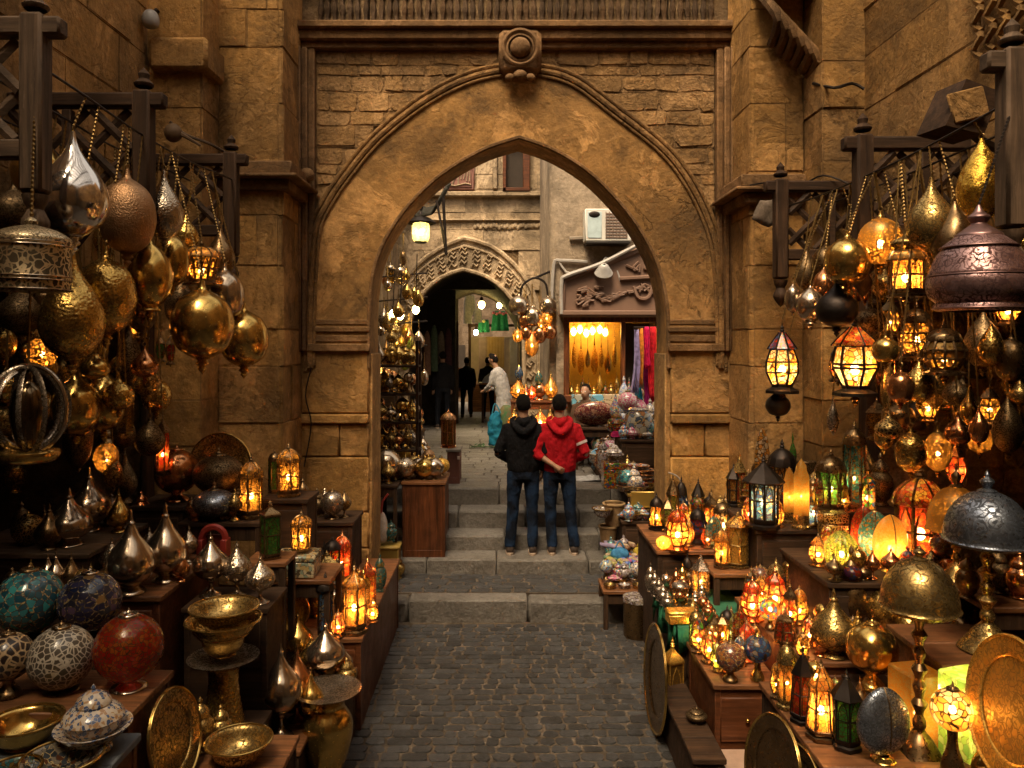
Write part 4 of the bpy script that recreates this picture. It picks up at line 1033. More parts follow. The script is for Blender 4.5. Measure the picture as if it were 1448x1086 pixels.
# ------------------------------------------------------------------ wooden lattice brackets over the stalls, with rails between them
def bracket(xw, xe, Y, Z, label, wm, wz, sag=.0):
    """lattice panel reaching from the wall xw to its turned post at xe"""
    sg_ = 1 if xe > xw else -1; L = abs(xe-xw); t = thing('lattice_bracket', label, 'lattice bracket', (xw, Y, Z))
    s_ = lambda a: sg_*a
    b = MB(); b.box(0, s_(L), -.042, .042, -.04, .05, .012); part('top_beam', b, wm, t)
    b = MB(); b.box(0, s_(L-.12), -.035, .035, -.62, -.53, .01); part('lower_rail', b, wm, t)
    b = MB(); b.box(s_(L-.19), s_(L-.08), -.055, .055, -.78, .065, .014)
    b.lathe([(.0,-1.02),(.02,-1.0),(.055,-.95),(.06,-.91),(.035,-.86),(.05,-.83),(.06,-.79)], 12, Matrix.Translation((s_(L-.135),0,0)), 2)
    b.lathe([(.05,.09),(.06,.11),(.03,.14),(.035,.17),(.012,.2),(0,.215)], 10, Matrix.Translation((s_(L-.135),0,0)), 2); part('post', b, wz, t)
    b = MB(); n = max(2, int((L-.205)/.26))
    for i in range(-1, n+1):
        for q in (0, 1):
            a0 = i*.26+(.0 if q else .48); a1 = i*.26+(.48 if q else .0); lo, hi = 0, L-.205
            z0_, z1_ = -.53, -.05
            pts = []
            for a, z in ((a0,z0_),(a1,z1_)): pts.append([a, z])
            (aa, za), (ab, zb_) = pts
            def clip(a, z, a2, z2):
                if a < lo: z = z+(z2-z)*(lo-a)/(a2-a); a = lo
                if a > hi: z = z+(z2-z)*(hi-a)/(a2-a); a = hi
                return a, z
            if max(aa,ab) <= lo or min(aa,ab) >= hi: continue
            p = clip(aa,za,ab,zb_); p2 = clip(ab,zb_,aa,za)
            b.tube([(s_(p[0]), .012*(1 if q else -1), p[1]), (s_(p2[0]), .012*(1 if q else -1), p2[1])], [(.028,.012)]*2, 4)
        xx = (i+1)*.26+.24
    b.box(s_((L-.205)*.48-.03), s_((L-.205)*.48+.03), -.03, .03, -.53, -.05, .008)
    part('lattice', b, wm, t)
    b = MB()
    for a in (.15, L*.5): b.tube([(s_(a), 0, -.62),(s_(a-.02), .0, -.8),(s_(a-.15), 0, -1.0)], [.03,.045,.02], 6)
    part('brace', b, wm, t)
    return t
XB = -2.08
bracket(-3.05, XB, 3.70, 4.29, 'pale grey wooden lattice bracket nearest the viewer at top left', W_GREY, W_GREYZ)
bracket(-3.05, XB, 4.82, 4.29, 'dark lattice bracket second in line above the left stall', W_DARK, W_DARKZ)
bracket(-3.05, XB, 6.38, 4.29, 'dark lattice bracket against the left buttress cornice', W_DARK, W_DARKZ)
bracket(3.14, 2.28, 3.68, 4.12, 'grey weathered lattice bracket nearest the viewer at top right', W_GREY, W_GREYZ)
bracket(3.14, 2.28, 5.2, 4.12, 'dark lattice bracket second in line above the right stall', W_DARK, W_DARKZ)
bracket(3.14, 2.24, 6.62, 4.12, 'dark lattice bracket beside the right buttress', W_DARK, W_DARKZ)
for sgn, xs, zz, side_, ys in ((-1, (-2.2,-2.55,-2.9), 4.13, 'left', (3.66, 6.42)), (1, (2.42,2.72,3.0), 3.96, 'right', (3.64, 6.66))):
    for i, x in enumerate(xs):
        r_ = MB(); pts = [(x+R.uniform(-.02,.02), ys[0]+(ys[1]-ys[0])*f_/6, zz-.04*math.sin(PI*f_/6)*(1 if i else 1.6)) for f_ in range(7)]
        r_.tube(pts, .007, 6, k=2)
        o = r_.build('hanging_rail', M_['black'])
        tag(o, '%s iron rail strung under the %s stall brackets for hanging lamps' % (('outer','middle','inner')[i], side_), 'rail')
        for a, b2 in zip(pts, pts[1:]): RAILS.append((Vector(a), Vector(b2)))

# ------------------------------------------------------------------ left: hanging lamps
M_['shiny'] = metal('mirror_silver', (.72,.66,.60), .07, 'plain', tarn=.25)
hang('tear',103,186,336,95,4.1,'shiny','big shiny silver teardrop lamp hanging highest at left',fin=True)
hang('tear',52,170,282,66,4.35,'brass','golden teardrop lamp half hidden behind the big silver teardrop')
hang('orb',180,238,358,76,4.6,'copperh','dull hammered copper ball lamp right of the big silver teardrop')
hang('tear',232,240,338,52,5.0,'silverh','small pricked silver teardrop lamp beside the dark lattice post')
hang('tear',102,352,510,86,4.2,'brassh','pitted brass teardrop lamp hanging behind the pierced drum lamp')
hang('orb',150,350,472,80,4.5,'brassh','round pitted brass lamp between two brass teardrops at left')
hang('egg',212,338,440,62,4.8,'brass','smooth golden egg lamp with flared foot at left')
hang('orb',243,322,405,50,5.3,'brass','shadowed golden ball lamp behind the smooth golden egg')
hang('tear',263,300,356,36,5.7,'brassh','little brass drop lamp above the glowing pierced cup')
hang('lantern',285,340,404,50,5.5,'perff','lit pierced brass cup lamp glowing amber above the dark ball',lit=True,fr='bronze',shape='flare',roof='dome',roofm=G_['perff'],n=12)
hang('tear',312,318,392,40,5.9,'bronze','dim bronze drop lamp beside the glowing pierced cup')
hang('orb',286,396,507,86,5.2,'brass','large smooth brass ball lamp with thin neck lowest at left')
hang('orb',318,372,453,54,5.75,'silver','dark silver ball lamp behind the large smooth brass ball')
hang('orb',345,428,518,68,5.9,'brass','brass ball lamp with long tail hanging nearest the left buttress')
hang('flat',107,508,616,64,4.6,'brass','squat brass lamp with long neck beside the ring lantern')
hang('flat',147,505,610,54,4.85,'brass','second squat brass lamp with long neck right of its twin')
hang('lantern',178,548,612,24,5.2,'amberf','small amber cylinder lantern hanging in the dark left shop',fr='bronze',shape='box')
hang('drop',183,460,545,34,5.3,'bronzee','dark engraved bronze drop lamp in the left shop shadow')
hang('lantern',227,470,512,13,5.9,'green','tiny dark green lantern hanging beside a tiny red one',fr='bronze')
hang('lantern',241,470,516,13,5.95,'red','tiny dark red lantern hanging beside a tiny green one',fr='bronze')
hang('lantern',230,588,672,20,5.7,'red','narrow red glass lantern glowing above the copper globe',lit=True,fr='bronze',shape='tall')
hang('drop',256,392,462,44,5.6,'bronzee','dark brown drop lamp behind the large smooth brass ball')
hang('orb',66,395,450,52,4.5,'bronze','shadowed bronze ball lamp under the pierced drum lamp')
hang('drop',30,405,470,64,4.4,'bronzee','dark bronze drop lamp under the pierced drum at the left edge')
hang('tear',200,392,470,40,5.2,'bronze','shadowed bronze teardrop below the golden egg lamp')
hang('flat',20,250,330,66,4.6,'bronzee','dark engraved lamp behind the golden teardrop at the left edge')
hang('orb',110,560,660,40,5.4,'bronzee','dark lamp deep in the left shop below the squat brass lamps')
hang('drop',160,640,690,26,5.6,'brasse','little engraved lamp deep in the left shop over the crate')
# pierced drum lamp
c = P(44, 412, 3.6); t = thing('drum_lamp', 'pale pierced brass drum lamp with domed lid cut by the left edge', 'hanging lamp', c); s_ = 3.6/F
b = MB(); b.lathe([(a*s_, z*s_) for a,z in ((0,0),(46,0),(50,3),(50,14),(52,16),(52,22),(51,24),(51,62),(53,64),(53,70),(50,72))], 44, k=1); part('drum', b, metal('pale_pierced_brass',(.66,.52,.32),.3,'pierced',34), t)
b = MB(); b.lathe([(a*s_, z*s_) for a,z in ((52,70),(50,76),(34,86),(14,92),(8,94),(9,99),(4,104),(0,106))], 40, k=2); part('lid', b, metal('pale_engraved_brass',(.66,.52,.32),.3,'engraved',40), t)
b = MB()
for z in (2,15,20,63,68): b.lathe([(52*s_+.004*math.cos(i*PI/4), z*s_+.004*math.sin(i*PI/4)) for i in range(9)], 44, k=1)
part('bands', b, M_['silver'], t)
b = MB(); chain_to(b, (0,0,106*s_), tuple(Vector((-2.2,3.68,4.13))-c)); part('chain', b, M_['chain'], t)
# ring sphere lantern
c = P(40, 640, 3.6); t = thing('ring_lantern', 'openwork brass globe lantern made of flat engraved rings at the left edge', 'hanging lamp', c); r_ = 51*s_; zc = 62*s_
b = MB()
for i in range(5):
    a = i*PI/5; b.tube([(r_*math.cos(q)*math.cos(a), r_*math.cos(q)*math.sin(a), zc+1.15*r_*math.sin(q)) for q in [j*2*PI/32 for j in range(33)]], [(.013,.003) if j % 1 == 0 else 0 for j in range(33)], 6, caps=False)
part('ribs', b, M_['silvere'], t)
b = MB(); b.tube([(r_*1.06*math.cos(q), 0, zc+1.22*r_*math.sin(q)) for q in [j*2*PI/40 for j in range(41)]], .010, 8, caps=False); part('outer_ring', b, M_['silver'], t)
b = MB(); b.lathe([(0,-14*s_),(30*s_,-13*s_),(38*s_,-8*s_),(40*s_,2*s_),(30*s_,4*s_),(0,4*s_)], 30); part('base_cup', b, M_['brass'], t)
b = MB(); b.lathe([(0,4*s_),(12*s_,6*s_),(20*s_,30*s_),(24*s_,60*s_),(18*s_,88*s_),(6*s_,100*s_),(5*s_,112*s_),(0,118*s_)], 24); part('inner_glass', b, metal('smoky_inner_glass',(.16,.11,.06),.12,'plain'), t)
b = MB(); chain_to(b, (0,0,zc+1.22*r_), tuple(Vector((-2.2,3.68,4.13))-c)); part('chain', b, M_['chain'], t)

# ------------------------------------------------------------------ left: standing goods
stand('gourd',98,770,690,62,1.48,'silver','dark silver flask lamp on the dusty crate nearest the viewer')
stand('gourd',126,749,661,60,1.48,'silver','taller dark silver flask lamp behind another on the dusty crate')
stand('jar',157,742,698,34,1.48,'silvere','squat silver lidded jar on the dusty crate',cat='jar',name='lidded_jar')
stand('jar',200,735,694,24,1.48,'copper','little copper lidded jar at the back corner of the dusty crate',cat='jar',name='lidded_jar')
stand('gourd',185,838,720,66,1.33,'silver','large coppery silver flask lamp in front on the brown table')
stand('gourd',234,821,711,60,1.33,'silver','large coppery silver flask lamp behind on the brown table')
stand('goblet',267,797,742,26,1.33,'silverh','small pricked silver goblet lamp beside the large flasks')
stand('ball',250,708,628,62,1.60,'copper','shiny copper globe lamp with a spike on its dark plinth',ft='copper')
stand('ball',303,735,676,60,1.52,'steel','blue grey filigree globe lamp on the dark board',sq=.85)
stand('plate',312,700,612,76,1.627,'brasse','gold rimmed round tray standing against the left buttress',cat='tray',Y=5.98,tilt=.12)
stand('ball',309,702,628,70,1.627,'bronzee','black openwork globe lamp in front of the gold rimmed tray',Y=5.84,sq=.8)
stand('lantern',355,732,640,36,1.52,'amberf','lit amber fretwork lantern beside the blue filigree globe',lit=True,fr='bronze',roofm=G_['amberf'],roof='dome')
stand('lantern',408,701,624,36,1.62,'amberf','lit amber fretwork lantern placed highest at the left buttress',lit=True,fr='bronze',roofm=G_['amberf'],roof='dome')
stand('lantern',388,702,634,18,1.62,'green','thin dark lantern with green glass behind the highest lit lantern',fr='bronze',Y=6.1,shape='tall')
stand('lantern',382,789,706,34,1.35,'green','square lantern with dull green painted glass beside the lit ones',n=4,fr='bronze',rot=.6,shape='tall',roof='ogee')
stand('box',420,826,796,58,1.10,'tile','cream box with a black flower tile on its front',cat='box',name='tiled_box',rot=.03,dep=.13,Y=5.72)
stand('lantern',426,789,720,32,1.25,'amberf','lit amber fretwork lantern standing on the flower tile box',lit=True,fr='bronze',roofm=G_['amberf'],roof='dome',Y=5.72)
t = thing('miniature_arch','small red painted wooden arch standing on the brown table','ornament',P(302,788,5.3)); t.location.z = 1.332
b = MB()
for a in (-.08,.08): b.box(a-.02,a+.02,-.05,.05,0,.13,.004)
b.tube([(.08*math.cos(q),0,.13+.08*math.sin(q)) for q in [PI*j/10 for j in range(11)]], .024, 6); part('arch', b, plain('red_paint',(.30,.03,.02),.45), t)
b = MB(); b.box(-.075,.075,.03,.05,0,.15,.003); part('back_panel', b, plain('dark_red_paint',(.14,.02,.015),.5), t)
stand('goblet',298,842,752,50,1.2,'silver','leftmost silver flask of the three behind the brass bowls')
stand('goblet',335,842,763,42,1.2,'silverh','middle silver flask of the three behind the brass bowls')
stand('goblet',368,852,783,42,1.2,'silverh','rightmost and lowest silver flask of the three behind the bowls')
L3 = .692
stand('lantern',462,846,778,34,L3,'gold','unlit cream lantern box behind the blue tower lantern',n=4,fr='brasse',rot=.5,shape='tall',roof='cone')
stand('jar',438,848,800,24,L3,'pot','small cup painted with triangles beside the tile box',cat='cup',name='painted_cup')
stand('lantern',484,822,748,28,L3,'red','lit orange red lantern with a domed top at the back of the counter',lit=True,fr='copper',roofm=G_['red'])
stand('lantern',520,864,782,28,L3,'orange','lit orange lantern with pointed top at the counter edge',lit=True,fr='copper',roofm=G_['red'],roof='ogee')
stand('lantern',501,894,790,38,L3,'amber','brightest lit amber lantern with bars on a red base on the counter',lit=True,fr='bronze',roof='ogee',roofm=G_['amber'])
stand('jar',537,836,782,20,L3,'teal','turquoise glass bottle at the far end of the left counter',cat='bottle',name='glass_bottle')
stand('lantern',460,896,808,30,L3,'blue','blue enamel tower lantern at the front of the counter',n=4,fr='black',rot=.3,shape='tall',roof='dome')
stand('lantern',514,868,800,22,L3,'amberf','small lit gold lantern squeezed beside the orange lantern',lit=True,fr='brass',roof='cone',Y=6.05)
stand('jar',474,868,822,26,L3,'silvere','little silver lidded jar behind the blue tower lantern',cat='jar',name='lidded_jar',Y=6.25)
stand('jar',448,740,690,26,L3+.5,'bronzee','dark lidded jar on the rear pile at the left pier',cat='jar',name='lidded_jar',Y=7.2)
table('wooden_crate','dark crate at the back of the left counter under bronze jars',-1.93,-1.32,6.95,7.45,L3+.5,W_DARK,W_DARK,'chest',L3,'crate')
stand('ball',470,745,690,34,L3+.5,'silvere','silver openwork globe on the rear crate by the left pier',Y=7.1)
stand('jar',428,726,676,24,L3+.5,'bronze','bronze jar at the left end of the rear crate',cat='jar',name='lidded_jar',Y=7.25)
stand('goblet',446,790,720,26,L3,'silver','silver goblet lamp standing behind the unlit cream lantern',Y=6.7)
stand('goblet',492,795,742,24,L3,'bronzee','dark goblet lamp behind the orange red lantern',Y=7.3)
stand('plate',412,905,838,52,.692,'gold','gold pierced tray glowing on the counter behind the goblets',cat='tray',Y=5.72,tilt=.25,turn=.15)
stand('goblet',421,948,862,44,.5,'brass','brass goblet lamp directly in front of the glowing gold tray')
stand('goblet',460,969,876,54,.5,'silver','dark round goblet lamp against the counter front')
stand('goblet',357,1024,915,46,.36,'brass','brass goblet lamp beside the inverted brass drum',Y=5.0)
stand('goblet',397,1042,908,60,.36,'silver','big engraved goblet lamp nearest the viewer on the low bench')
stand('goblet',420,1014,912,46,.36,'copper','coppery goblet lamp behind the big engraved one',Y=5.02)
stand('goblet',385,1000,896,34,.36,'brasse','slim goblet lamp half hidden behind the big engraved one',Y=5.04)
stand('jar',490,986,930,30,.5,'brasse','small brass pot with curled handles at the counter corner',cat='pot',name='handled_pot',Y=5.22)
# brass drum with a stack of bowls
stand('urn',316,1034,928,98,.62,'brassh','flared brass drum standing upside down under the stacked bowls',cat='mortar',name='brass_drum',Y=4.4)
zz = .62+(1034-928)*4.4/F
t = stand('bowl',317,0,0,62,zz,'brass','narrow footed brass bowl at the bottom of the bowl stack',cat='bowl',name='brass_bowl',Y=4.4) if False else None
def bowl_at(px, Y, z0, wpx, hpx, mt, label):
    s_ = Y/F; return stand('bowl', px, 1000, 1000-hpx, wpx, z0, mt, label, 'bowl', 'brass_bowl', Y=Y)
bowl_at(316,4.4,zz-.01,70,30,'brass','footed brass bowl at the bottom of the bowl stack')
bowl_at(316,4.4,zz+.085,104,26,'brassh','widest brass bowl in the middle of the bowl stack')
bowl_at(317,4.4,zz+.165,96,24,'brasse','open brass bowl on top of the bowl stack')
bowl_at(338,3.9,.70,92,30,'brasse','engraved brass bowl with silver rim at the bottom of the photo')
stand('jar',283,1040,985,40,.70,'brasse','small brass lidded pot beside the leaning tray',cat='pot',name='lidded_pot',Y=4.0)
stand('plate',243,1092,975,60,.70,'brasse','large engraved brass tray leaning against the globe lamp table',cat='tray',Y=3.72,tilt=.22,turn=1.45)
stand('urn',463,1180,974,96,.012,'brass','large brass urn with a wide silver rim standing on the street',cat='urn',Y=4.95)
stand('pot',132,1062,968,102,1.08,'pot','blue and white painted tagine pot on a saucer',cat='pot',name='tagine_pot')
bowl_at(35,3.33,1.08,100,34,'brass','wide shiny brass bowl at the left edge of the low bench')
bowl_at(88,3.1,1.08,108,24,'dishd','dark painted dish in front of the tagine pot')
bowl_at(20,3.02,1.08,70,24,'teal','turquoise glazed bowl cut off by the lower left corner')
stand('ball',182,972,858,94,1.16,'red','big red and orange mosaic globe lamp on a silver foot',ft='silver')
stand('ball',87,976,876,88,1.16,'lace','pale silver lacework globe lamp left of the red globe',ft='bronze')
stand('ball',12,984,886,66,1.16,'lacebr','dark globe lamp netted in bronze at the left edge',ft='bronze')
stand('ball',42,900,795,90,1.25,'teal' if False else MO['teal'],'big teal blue mosaic globe lamp at the left edge',ft='bronze')
stand('ball',127,898,800,84,1.25,'night','dark blue and gold mosaic globe lamp behind the red globe',ft='silver')
# deep clutter in the dark left shop
for i, (px, Y, z) in enumerate(((30,5.6,1.3),(62,5.9,1.2),(18,6.2,1.6),(176,6.3,1.5),(150,6.4,1.75))):
    stand('gourd' if i % 2 else 'jar', px, 700, 630, 34, z, ('bronzee','bronze','brasse')[i % 3], ('dark engraved jar far back at the left edge of the shop','dim bronze flask far back behind the ring lantern','dark jar on the back shelf of the left shop','dark bronze flask beside the left shop post','dark engraved jar high at the back of the left shop')[i], cat='jar', name='dark_jar', Y=Y)
table('shop_shelving','dark back shelf filled with unlit jars in the left shop',-5.1,-3.2,5.5,6.5,1.2,W_DARK,W_DARK,'chest',cat='shelf')

# ------------------------------------------------------------------ right: hanging lamps
hang('orb',1245,298,374,60,5.0,'perff','lit golden pierced ball lamp beside the brass teardrop at right',lit=True)
hang('tear',1317,250,358,66,4.4,'brasse','big engraved brass teardrop lamp with a cone neck at right')
hang('drop',1388,196,312,64,4.0,'foil','crumpled gold foil wrapped lamp hanging by the grey lattice post')
hang('onion',1281,330,352,40,4.7,'brasse','small brass cap lamp above the lit six sided lantern')
hang('lantern',1281,336,420,54,4.72,'amber','lit six sided amber lantern below the pierced ball at right',lit=True,fr='bronze',shape='box',roof='dome',roofm=G_['perff'])
hang('orb',1198,326,404,62,5.0,'brass','shiny brass ball lamp left of the lit six sided lantern')
hang('onion',1183,396,462,56,5.1,'black','black onion shaped lamp below the shiny brass ball')
hang('egg',1146,404,458,40,5.6,'silver','silver egg lamp hanging by the right buttress')
hang('orb',1121,398,442,22,5.7,'silver','tiny silver drop lamp hanging by the right buttress')
hang('drop',1350,285,385,62,4.3,'bronze','dark bronze drop lamp behind the plum dome lamp')
hang('orb',1440,318,375,56,4.2,'brassh','brass ball lamp cut by the right edge above the plum dome')
hang('lantern',1106,456,556,48,5.9,'white','lit cream lantern hanging against the right buttress wall',lit=True,fr='black',shape='belly',roof='cone',roofm=G_['purple'],n=8)
hang('onion',1100,548,588,34,5.95,'black','small black ball lamp below the lit cream lantern')
hang('lantern',1209,446,560,60,5.2,'white','lit six sided lantern with a red pane in the middle of the right stall',lit=True,fr='black',shape='hang',roof='cone',roofm=G_['warm'])
hang('lantern',1296,424,510,48,4.9,'perf','dark pierced brass lantern glowing faintly beside the plum dome',lit=True,fr='bronze',shape='belly',roof='dome')
hang('lantern',1335,452,530,58,4.5,'perf','lit pierced brass globe lantern below the plum dome lamp',lit=True,fr='bronze',shape='belly',roof='dome',n=12)
hang('lantern',1283,484,552,38,5.0,'amberf','unlit square glass lantern with red edging at right',fr='copper',n=4,shape='box',roof='cone')
hang('tear',1178,560,612,16,5.4,'silvere','little silver bell shaped lamp hanging over the blue lantern')
hang('orb',1288,604,668,42,5.0,'brassh','brass gourd lamp hanging over the red lantern at right')
hang('orb',1326,602,666,36,5.0,'perf','lit pierced ball lamp glowing over the red lantern at right',lit=True)
hang('lantern',1352,618,690,26,5.5,'red','lit red lantern hanging before the orange brick wall',lit=True,fr='copper',shape='belly')
hang('drop',1232,436,500,36,5.6,'bronzee','dark engraved drop lamp behind the red paned lantern')
hang('tear',1255,500,580,18,5.2,'brasse','slim brass pendant hanging right of the red paned lantern')
hang('drop',1390,440,520,50,4.8,'bronzee','dark engraved drop lamp under the plum dome at right')
hang('orb',1430,470,540,44,4.5,'bronze','dim bronze ball lamp at the right edge under the plum dome')
hang('drop',1425,560,640,40,5.0,'bronzee','dark drop lamp hanging at the right edge beside the brick')
hang('flat',1270,555,610,44,5.6,'bronze','dim squat bronze lamp behind the slim brass pendant')
hang('onion',1215,330,392,44,5.5,'bronzee','dark onion lamp behind the shiny brass ball at right')
hang('orb',1168,340,400,40,5.9,'bronze','shadowed bronze ball lamp near the right buttress bracket')
hang('tear',1140,346,410,30,6.1,'bronzee','dark slim teardrop lamp near the right buttress bracket')
hang('drop',1365,545,610,36,5.6,'bronze','dark bronze drop lamp before the orange lit stonework')
hang('lantern',1240,560,622,30,5.9,'amberf','small unlit lantern in the shadow behind the turquoise lantern',fr='bronze')
# plum dome lamp
Yp = 3.5; c = P(1384, 440, Yp); s_ = Yp/F
t = thing('dome_pendant', 'huge plum coloured engraved dome lamp hanging nearest at right', 'hanging lamp', c)
b = MB(); b.lathe([(a*s_, z*s_) for a,z in ((46,0),(54,1),(58,5),(56,10),(54,12),(64,22),(67,36),(66,46),(64,50),(64,53),(62,58),(54,78),(47,88),(48,91),(40,98),(36,101),(30,106))], 56, k=2); part('dome', b, M_['bord'], t)
b = MB(); b.lathe([(a*s_, z*s_) for a,z in ((31,104),(30,108),(22,114),(14,120),(10,124),(14,130),(14,134),(8,139),(5,144),(2,150))], 28); part('cap', b, metal('plum_tin',(.30,.18,.17),.34,'plain'), t)
b = MB()
for z, q in ((4,58),(50,65),(90,49)): b.lathe([(q*s_+.004*math.cos(i*PI/4), z*s_+.004*math.sin(i*PI/4)) for i in range(9)], 50, k=1)
part('bands', b, metal('plum_tin',(0,0,0)), t)
b = MB(); chain_to(b, (0,0,150*s_), tuple(Vector((2.42,3.66,3.95))-c)); part('chain', b, M_['black'], t)

# ------------------------------------------------------------------ right: standing goods
A = .652
stand('ball',1071,962,892,38,A,'blue','pale blue flower mosaic globe lantern at the chest corner',ft='brass',cat='lantern')
stand('ball',1033,962,902,42,A,'redbr','brown red mosaic globe lantern left of the blue one',ft='bronze',cat='lantern')
for a in ((988,922,868,24,'multi',1,'small lit yellow flowered lantern at the left of the chest'),(1009,911,858,24,'green',0,'small green glass lantern at the back of the chest'),(1034,912,856,30,'lime',1,'lit lantern with a dark green roof in the middle of the chest'),
          (1056,934,874,30,'red',1,'red glass lantern right of the green roofed one'),(1003,936,884,24,'warm',1,'lit amber and red lantern in front of the yellow flowered one'),(1014,948,904,20,'lime',1,'tiny lit green lantern at the front edge of the chest'),(1046,916,850,24,'warm',0,'unlit red and amber lantern at the back right of the chest'),
          (983,908,856,18,'orange',1,'tiny lit orange lantern at the far left of the chest')):
    stand('lantern',a[0],a[1],a[2],a[3],A,a[4],a[6],lit=bool(a[5]),fr='bronze',shape='belly',roof=('dome','cone','ogee')[a[0]%3],roofm=G_[a[4]])
B_ = .759
stand('lantern',1161,1043,928,42,B_,'amber','brightest white glowing lantern on the orange table edge',lit=True,fr='bronze',shape='taper',roof='cone',roofm=G_['amber'],bs=1.2)
stand('lantern',1135,1020,912,36,B_,'red','black lantern with dark red panes beside the white glowing one',fr='black',shape='taper',roof='cone')
stand('lantern',1113,1000,898,30,B_,'amber','brass lantern with amber panes behind the black one',lit=True,fr='brasse',shape='box',roof='dome',bs=.6)
stand('lantern',1197,1063,944,42,B_,'green','black lantern with a green pane at the table front',fr='black',shape='box',roof='cone',Y=3.92)
stand('ball',1233,990,872,70,.802,'brass','large round brass globe lamp in front of the tall dome lamp',ft='brass',Y=4.5)
stand('gourd',1213,962,862,52,.859,'brassh','pitted brass flask lamp left of the large brass globe',Y=4.78)
stand('gourd',1179,935,832,64,.859,'brasse','engraved brass flask lamp behind the white glowing lantern',Y=4.83)
stand('ball',1252,905,826,56,.859,'brassh','hammered brass globe lamp behind the large brass globe',ft='brass',Y=5.0)
stand('jar',1204,890,770,48,.859,'bronze','dark bronze lidded jar below the lime onion lamp',cat='jar',name='lidded_jar',Y=5.1)
stand('ball',1282,906,846,40,.859,'silvere','silver shell shaped globe lamp beside the hammered brass globe',ft='bronze',Y=5.0)
C_ = .859
stand('lantern',1064,878,812,32,C_,'warm','lit red and yellow lantern at the left of the red cluster',lit=True,fr='copper',shape='belly',roofm=G_['red'])
stand('lantern',1096,872,796,34,C_,'warm','tall lit red lantern at the back of the red cluster',lit=True,fr='copper',shape='belly',roof='ogee',roofm=G_['red'])
stand('ball',1089,890,842,30,C_,G_['multi'],'lit round lantern of many colours in the red cluster',lit=True,ft='bronze',cat='lantern')
stand('lantern',1117,893,818,26,C_,'warm','slim lit amber lantern at the right of the red cluster',lit=True,fr='bronze',shape='belly',roof='ogee')
stand('lantern',1110,910,858,32,C_,'red','dark red lantern in front of the red cluster',fr='bronze',shape='taper',roof='ogee')
stand('lantern',1153,858,782,62,C_,'orange','large lit lantern with an umbrella roof right of the red cluster',lit=True,fr='bronze',n=8,shape='belly',roof='umb',roofm=G_['orange'])
stand('leaf',1182,858,806,20,C_,'teal','turquoise leaf lamp beside the umbrella roofed lantern',rot=.9)
stand('lantern',1140,838,790,26,C_,'purple','unlit dark red lantern behind the umbrella roofed one',fr='bronze',shape='belly')
stand('ball',1075,820,770,30,C_,'redbr','small dark red globe lantern behind the red cluster',ft='bronze',cat='lantern',Y=5.9)
stand('lantern',1043,801,722,32,.992,'gold','tall lit gold scrollwork lantern on the carved stool',lit=True,fr='brasse',shape='tall',roof='cone',roofm=G_['gold'],bs=1.2)
stand('lantern',1020,802,742,24,.992,'amber','small lit lantern left of the tall gold one on the stool',lit=True,fr='bronze',roof='cone',roofm=G_['amber'])
D_ = 1.052
stand('lantern',958,778,712,32,D_,'orange','lit orange lantern with a red top nearest the right pier',lit=True,fr='copper',roofm=G_['red'],shape='belly')
stand('lantern',987,768,712,28,D_,'purple','unlit purple and black lantern beside the orange one',fr='black',shape='belly')
stand('melon',938,790,756,20,D_,'alab','small glowing orange onion lamp at the pier corner',lit=True,Y=6.56)
stand('leaf',1010,786,730,28,D_,'teal','orange and turquoise leaf lamp before the carved stool',rot=.3,Y=6.62)
stand('lantern',1006,756,690,26,D_,'warm','tall orange and red lantern behind the leaf lamp',lit=True,fr='bronze',shape='belly',roof='ogee',Y=7.0)
stand('lantern',1022,756,702,28,D_,'white','lit white topped lantern behind the tall gold one',lit=True,fr='bronze',Y=6.9)
stand('lantern',1044,740,646,34,D_,'lime','lit green and yellow lantern highest by the right pier',lit=True,fr='bronze',n=8,shape='box',roof='dome',roofm=G_['warm'],Y=7.1)
E_ = 1.342
stand('lantern',1080,746,640,44,E_,'blue','large dark lantern with blue lit panes and a black roof',lit=True,fr='black',n=8,shape='box',roof='umb',bs=.8)
stand('lantern',1106,700,620,42,E_,'white','black roofed lantern with white arched panes',fr='black',n=8,shape='box',roof='dome',Y=6.75)
for px, by, yt, w_, lab, l in ((1133,746,648,24,'tall amber resin lamp with a pointed top',1),(1116,738,660,18,'paler amber resin lamp behind the taller one',1)):
    Y = yat(by, E_); s_ = Y/F; h = (by-yt)*s_; r = w_*s_/2; t = thing('pillar_lamp', lab, 'lamp', ((px-CX)*s_, Y, E_))
    b = MB(); b.lathe([(r*.92,h*.18),(r,h*.2),(r,h*.74),(r*.9,h*.76)], 6 if l else 8, k=1, phase=.2); part('glass', b, G_['alab'], t)
    b = MB(); b.lathe([(0,0),(r*1.15,0),(r*1.15,h*.03),(r*.9,h*.05),(r*.9,h*.19),(0,h*.19)], 8, k=1); part('base', b, M_['brasse'], t)
    b = MB(); b.lathe([(r*.95,h*.755),(r*.7,h*.82),(r*.6,h*.9),(r*.25,h*.96),(.001,h)], 8, k=1); part('top', b, G_['alab'], t)
    bulb(t, h*.45, r, None, r*.14)
stand('jar',1121,690,612,16,E_,'green','small green glass bottle with a red stopper',cat='bottle',name='glass_bottle',Y=6.9)
stand('box',1141,705,652,26,E_,'bronzee','grey carved panel box behind the amber resin lamp',cat='box',name='carved_box',Y=6.7,dep=.03,rot=0)
stand('lantern',1092,690,640,22,E_,'multi','small painted lantern behind the dark blue one',fr='bronze',Y=6.95,shape='belly')
stand('leaf',1078,690,606,24,E_,'white','pale twin leaf lamp standing tall by the right buttress',rot=.2,Y=6.9)
F_ = 1.502
stand('lantern',1175,722,632,44,F_,'green','lit green glass lantern with a domed top on the high shelf',lit=True,fr='bronze',n=8,shape='box',roof='dome',bs=.7)
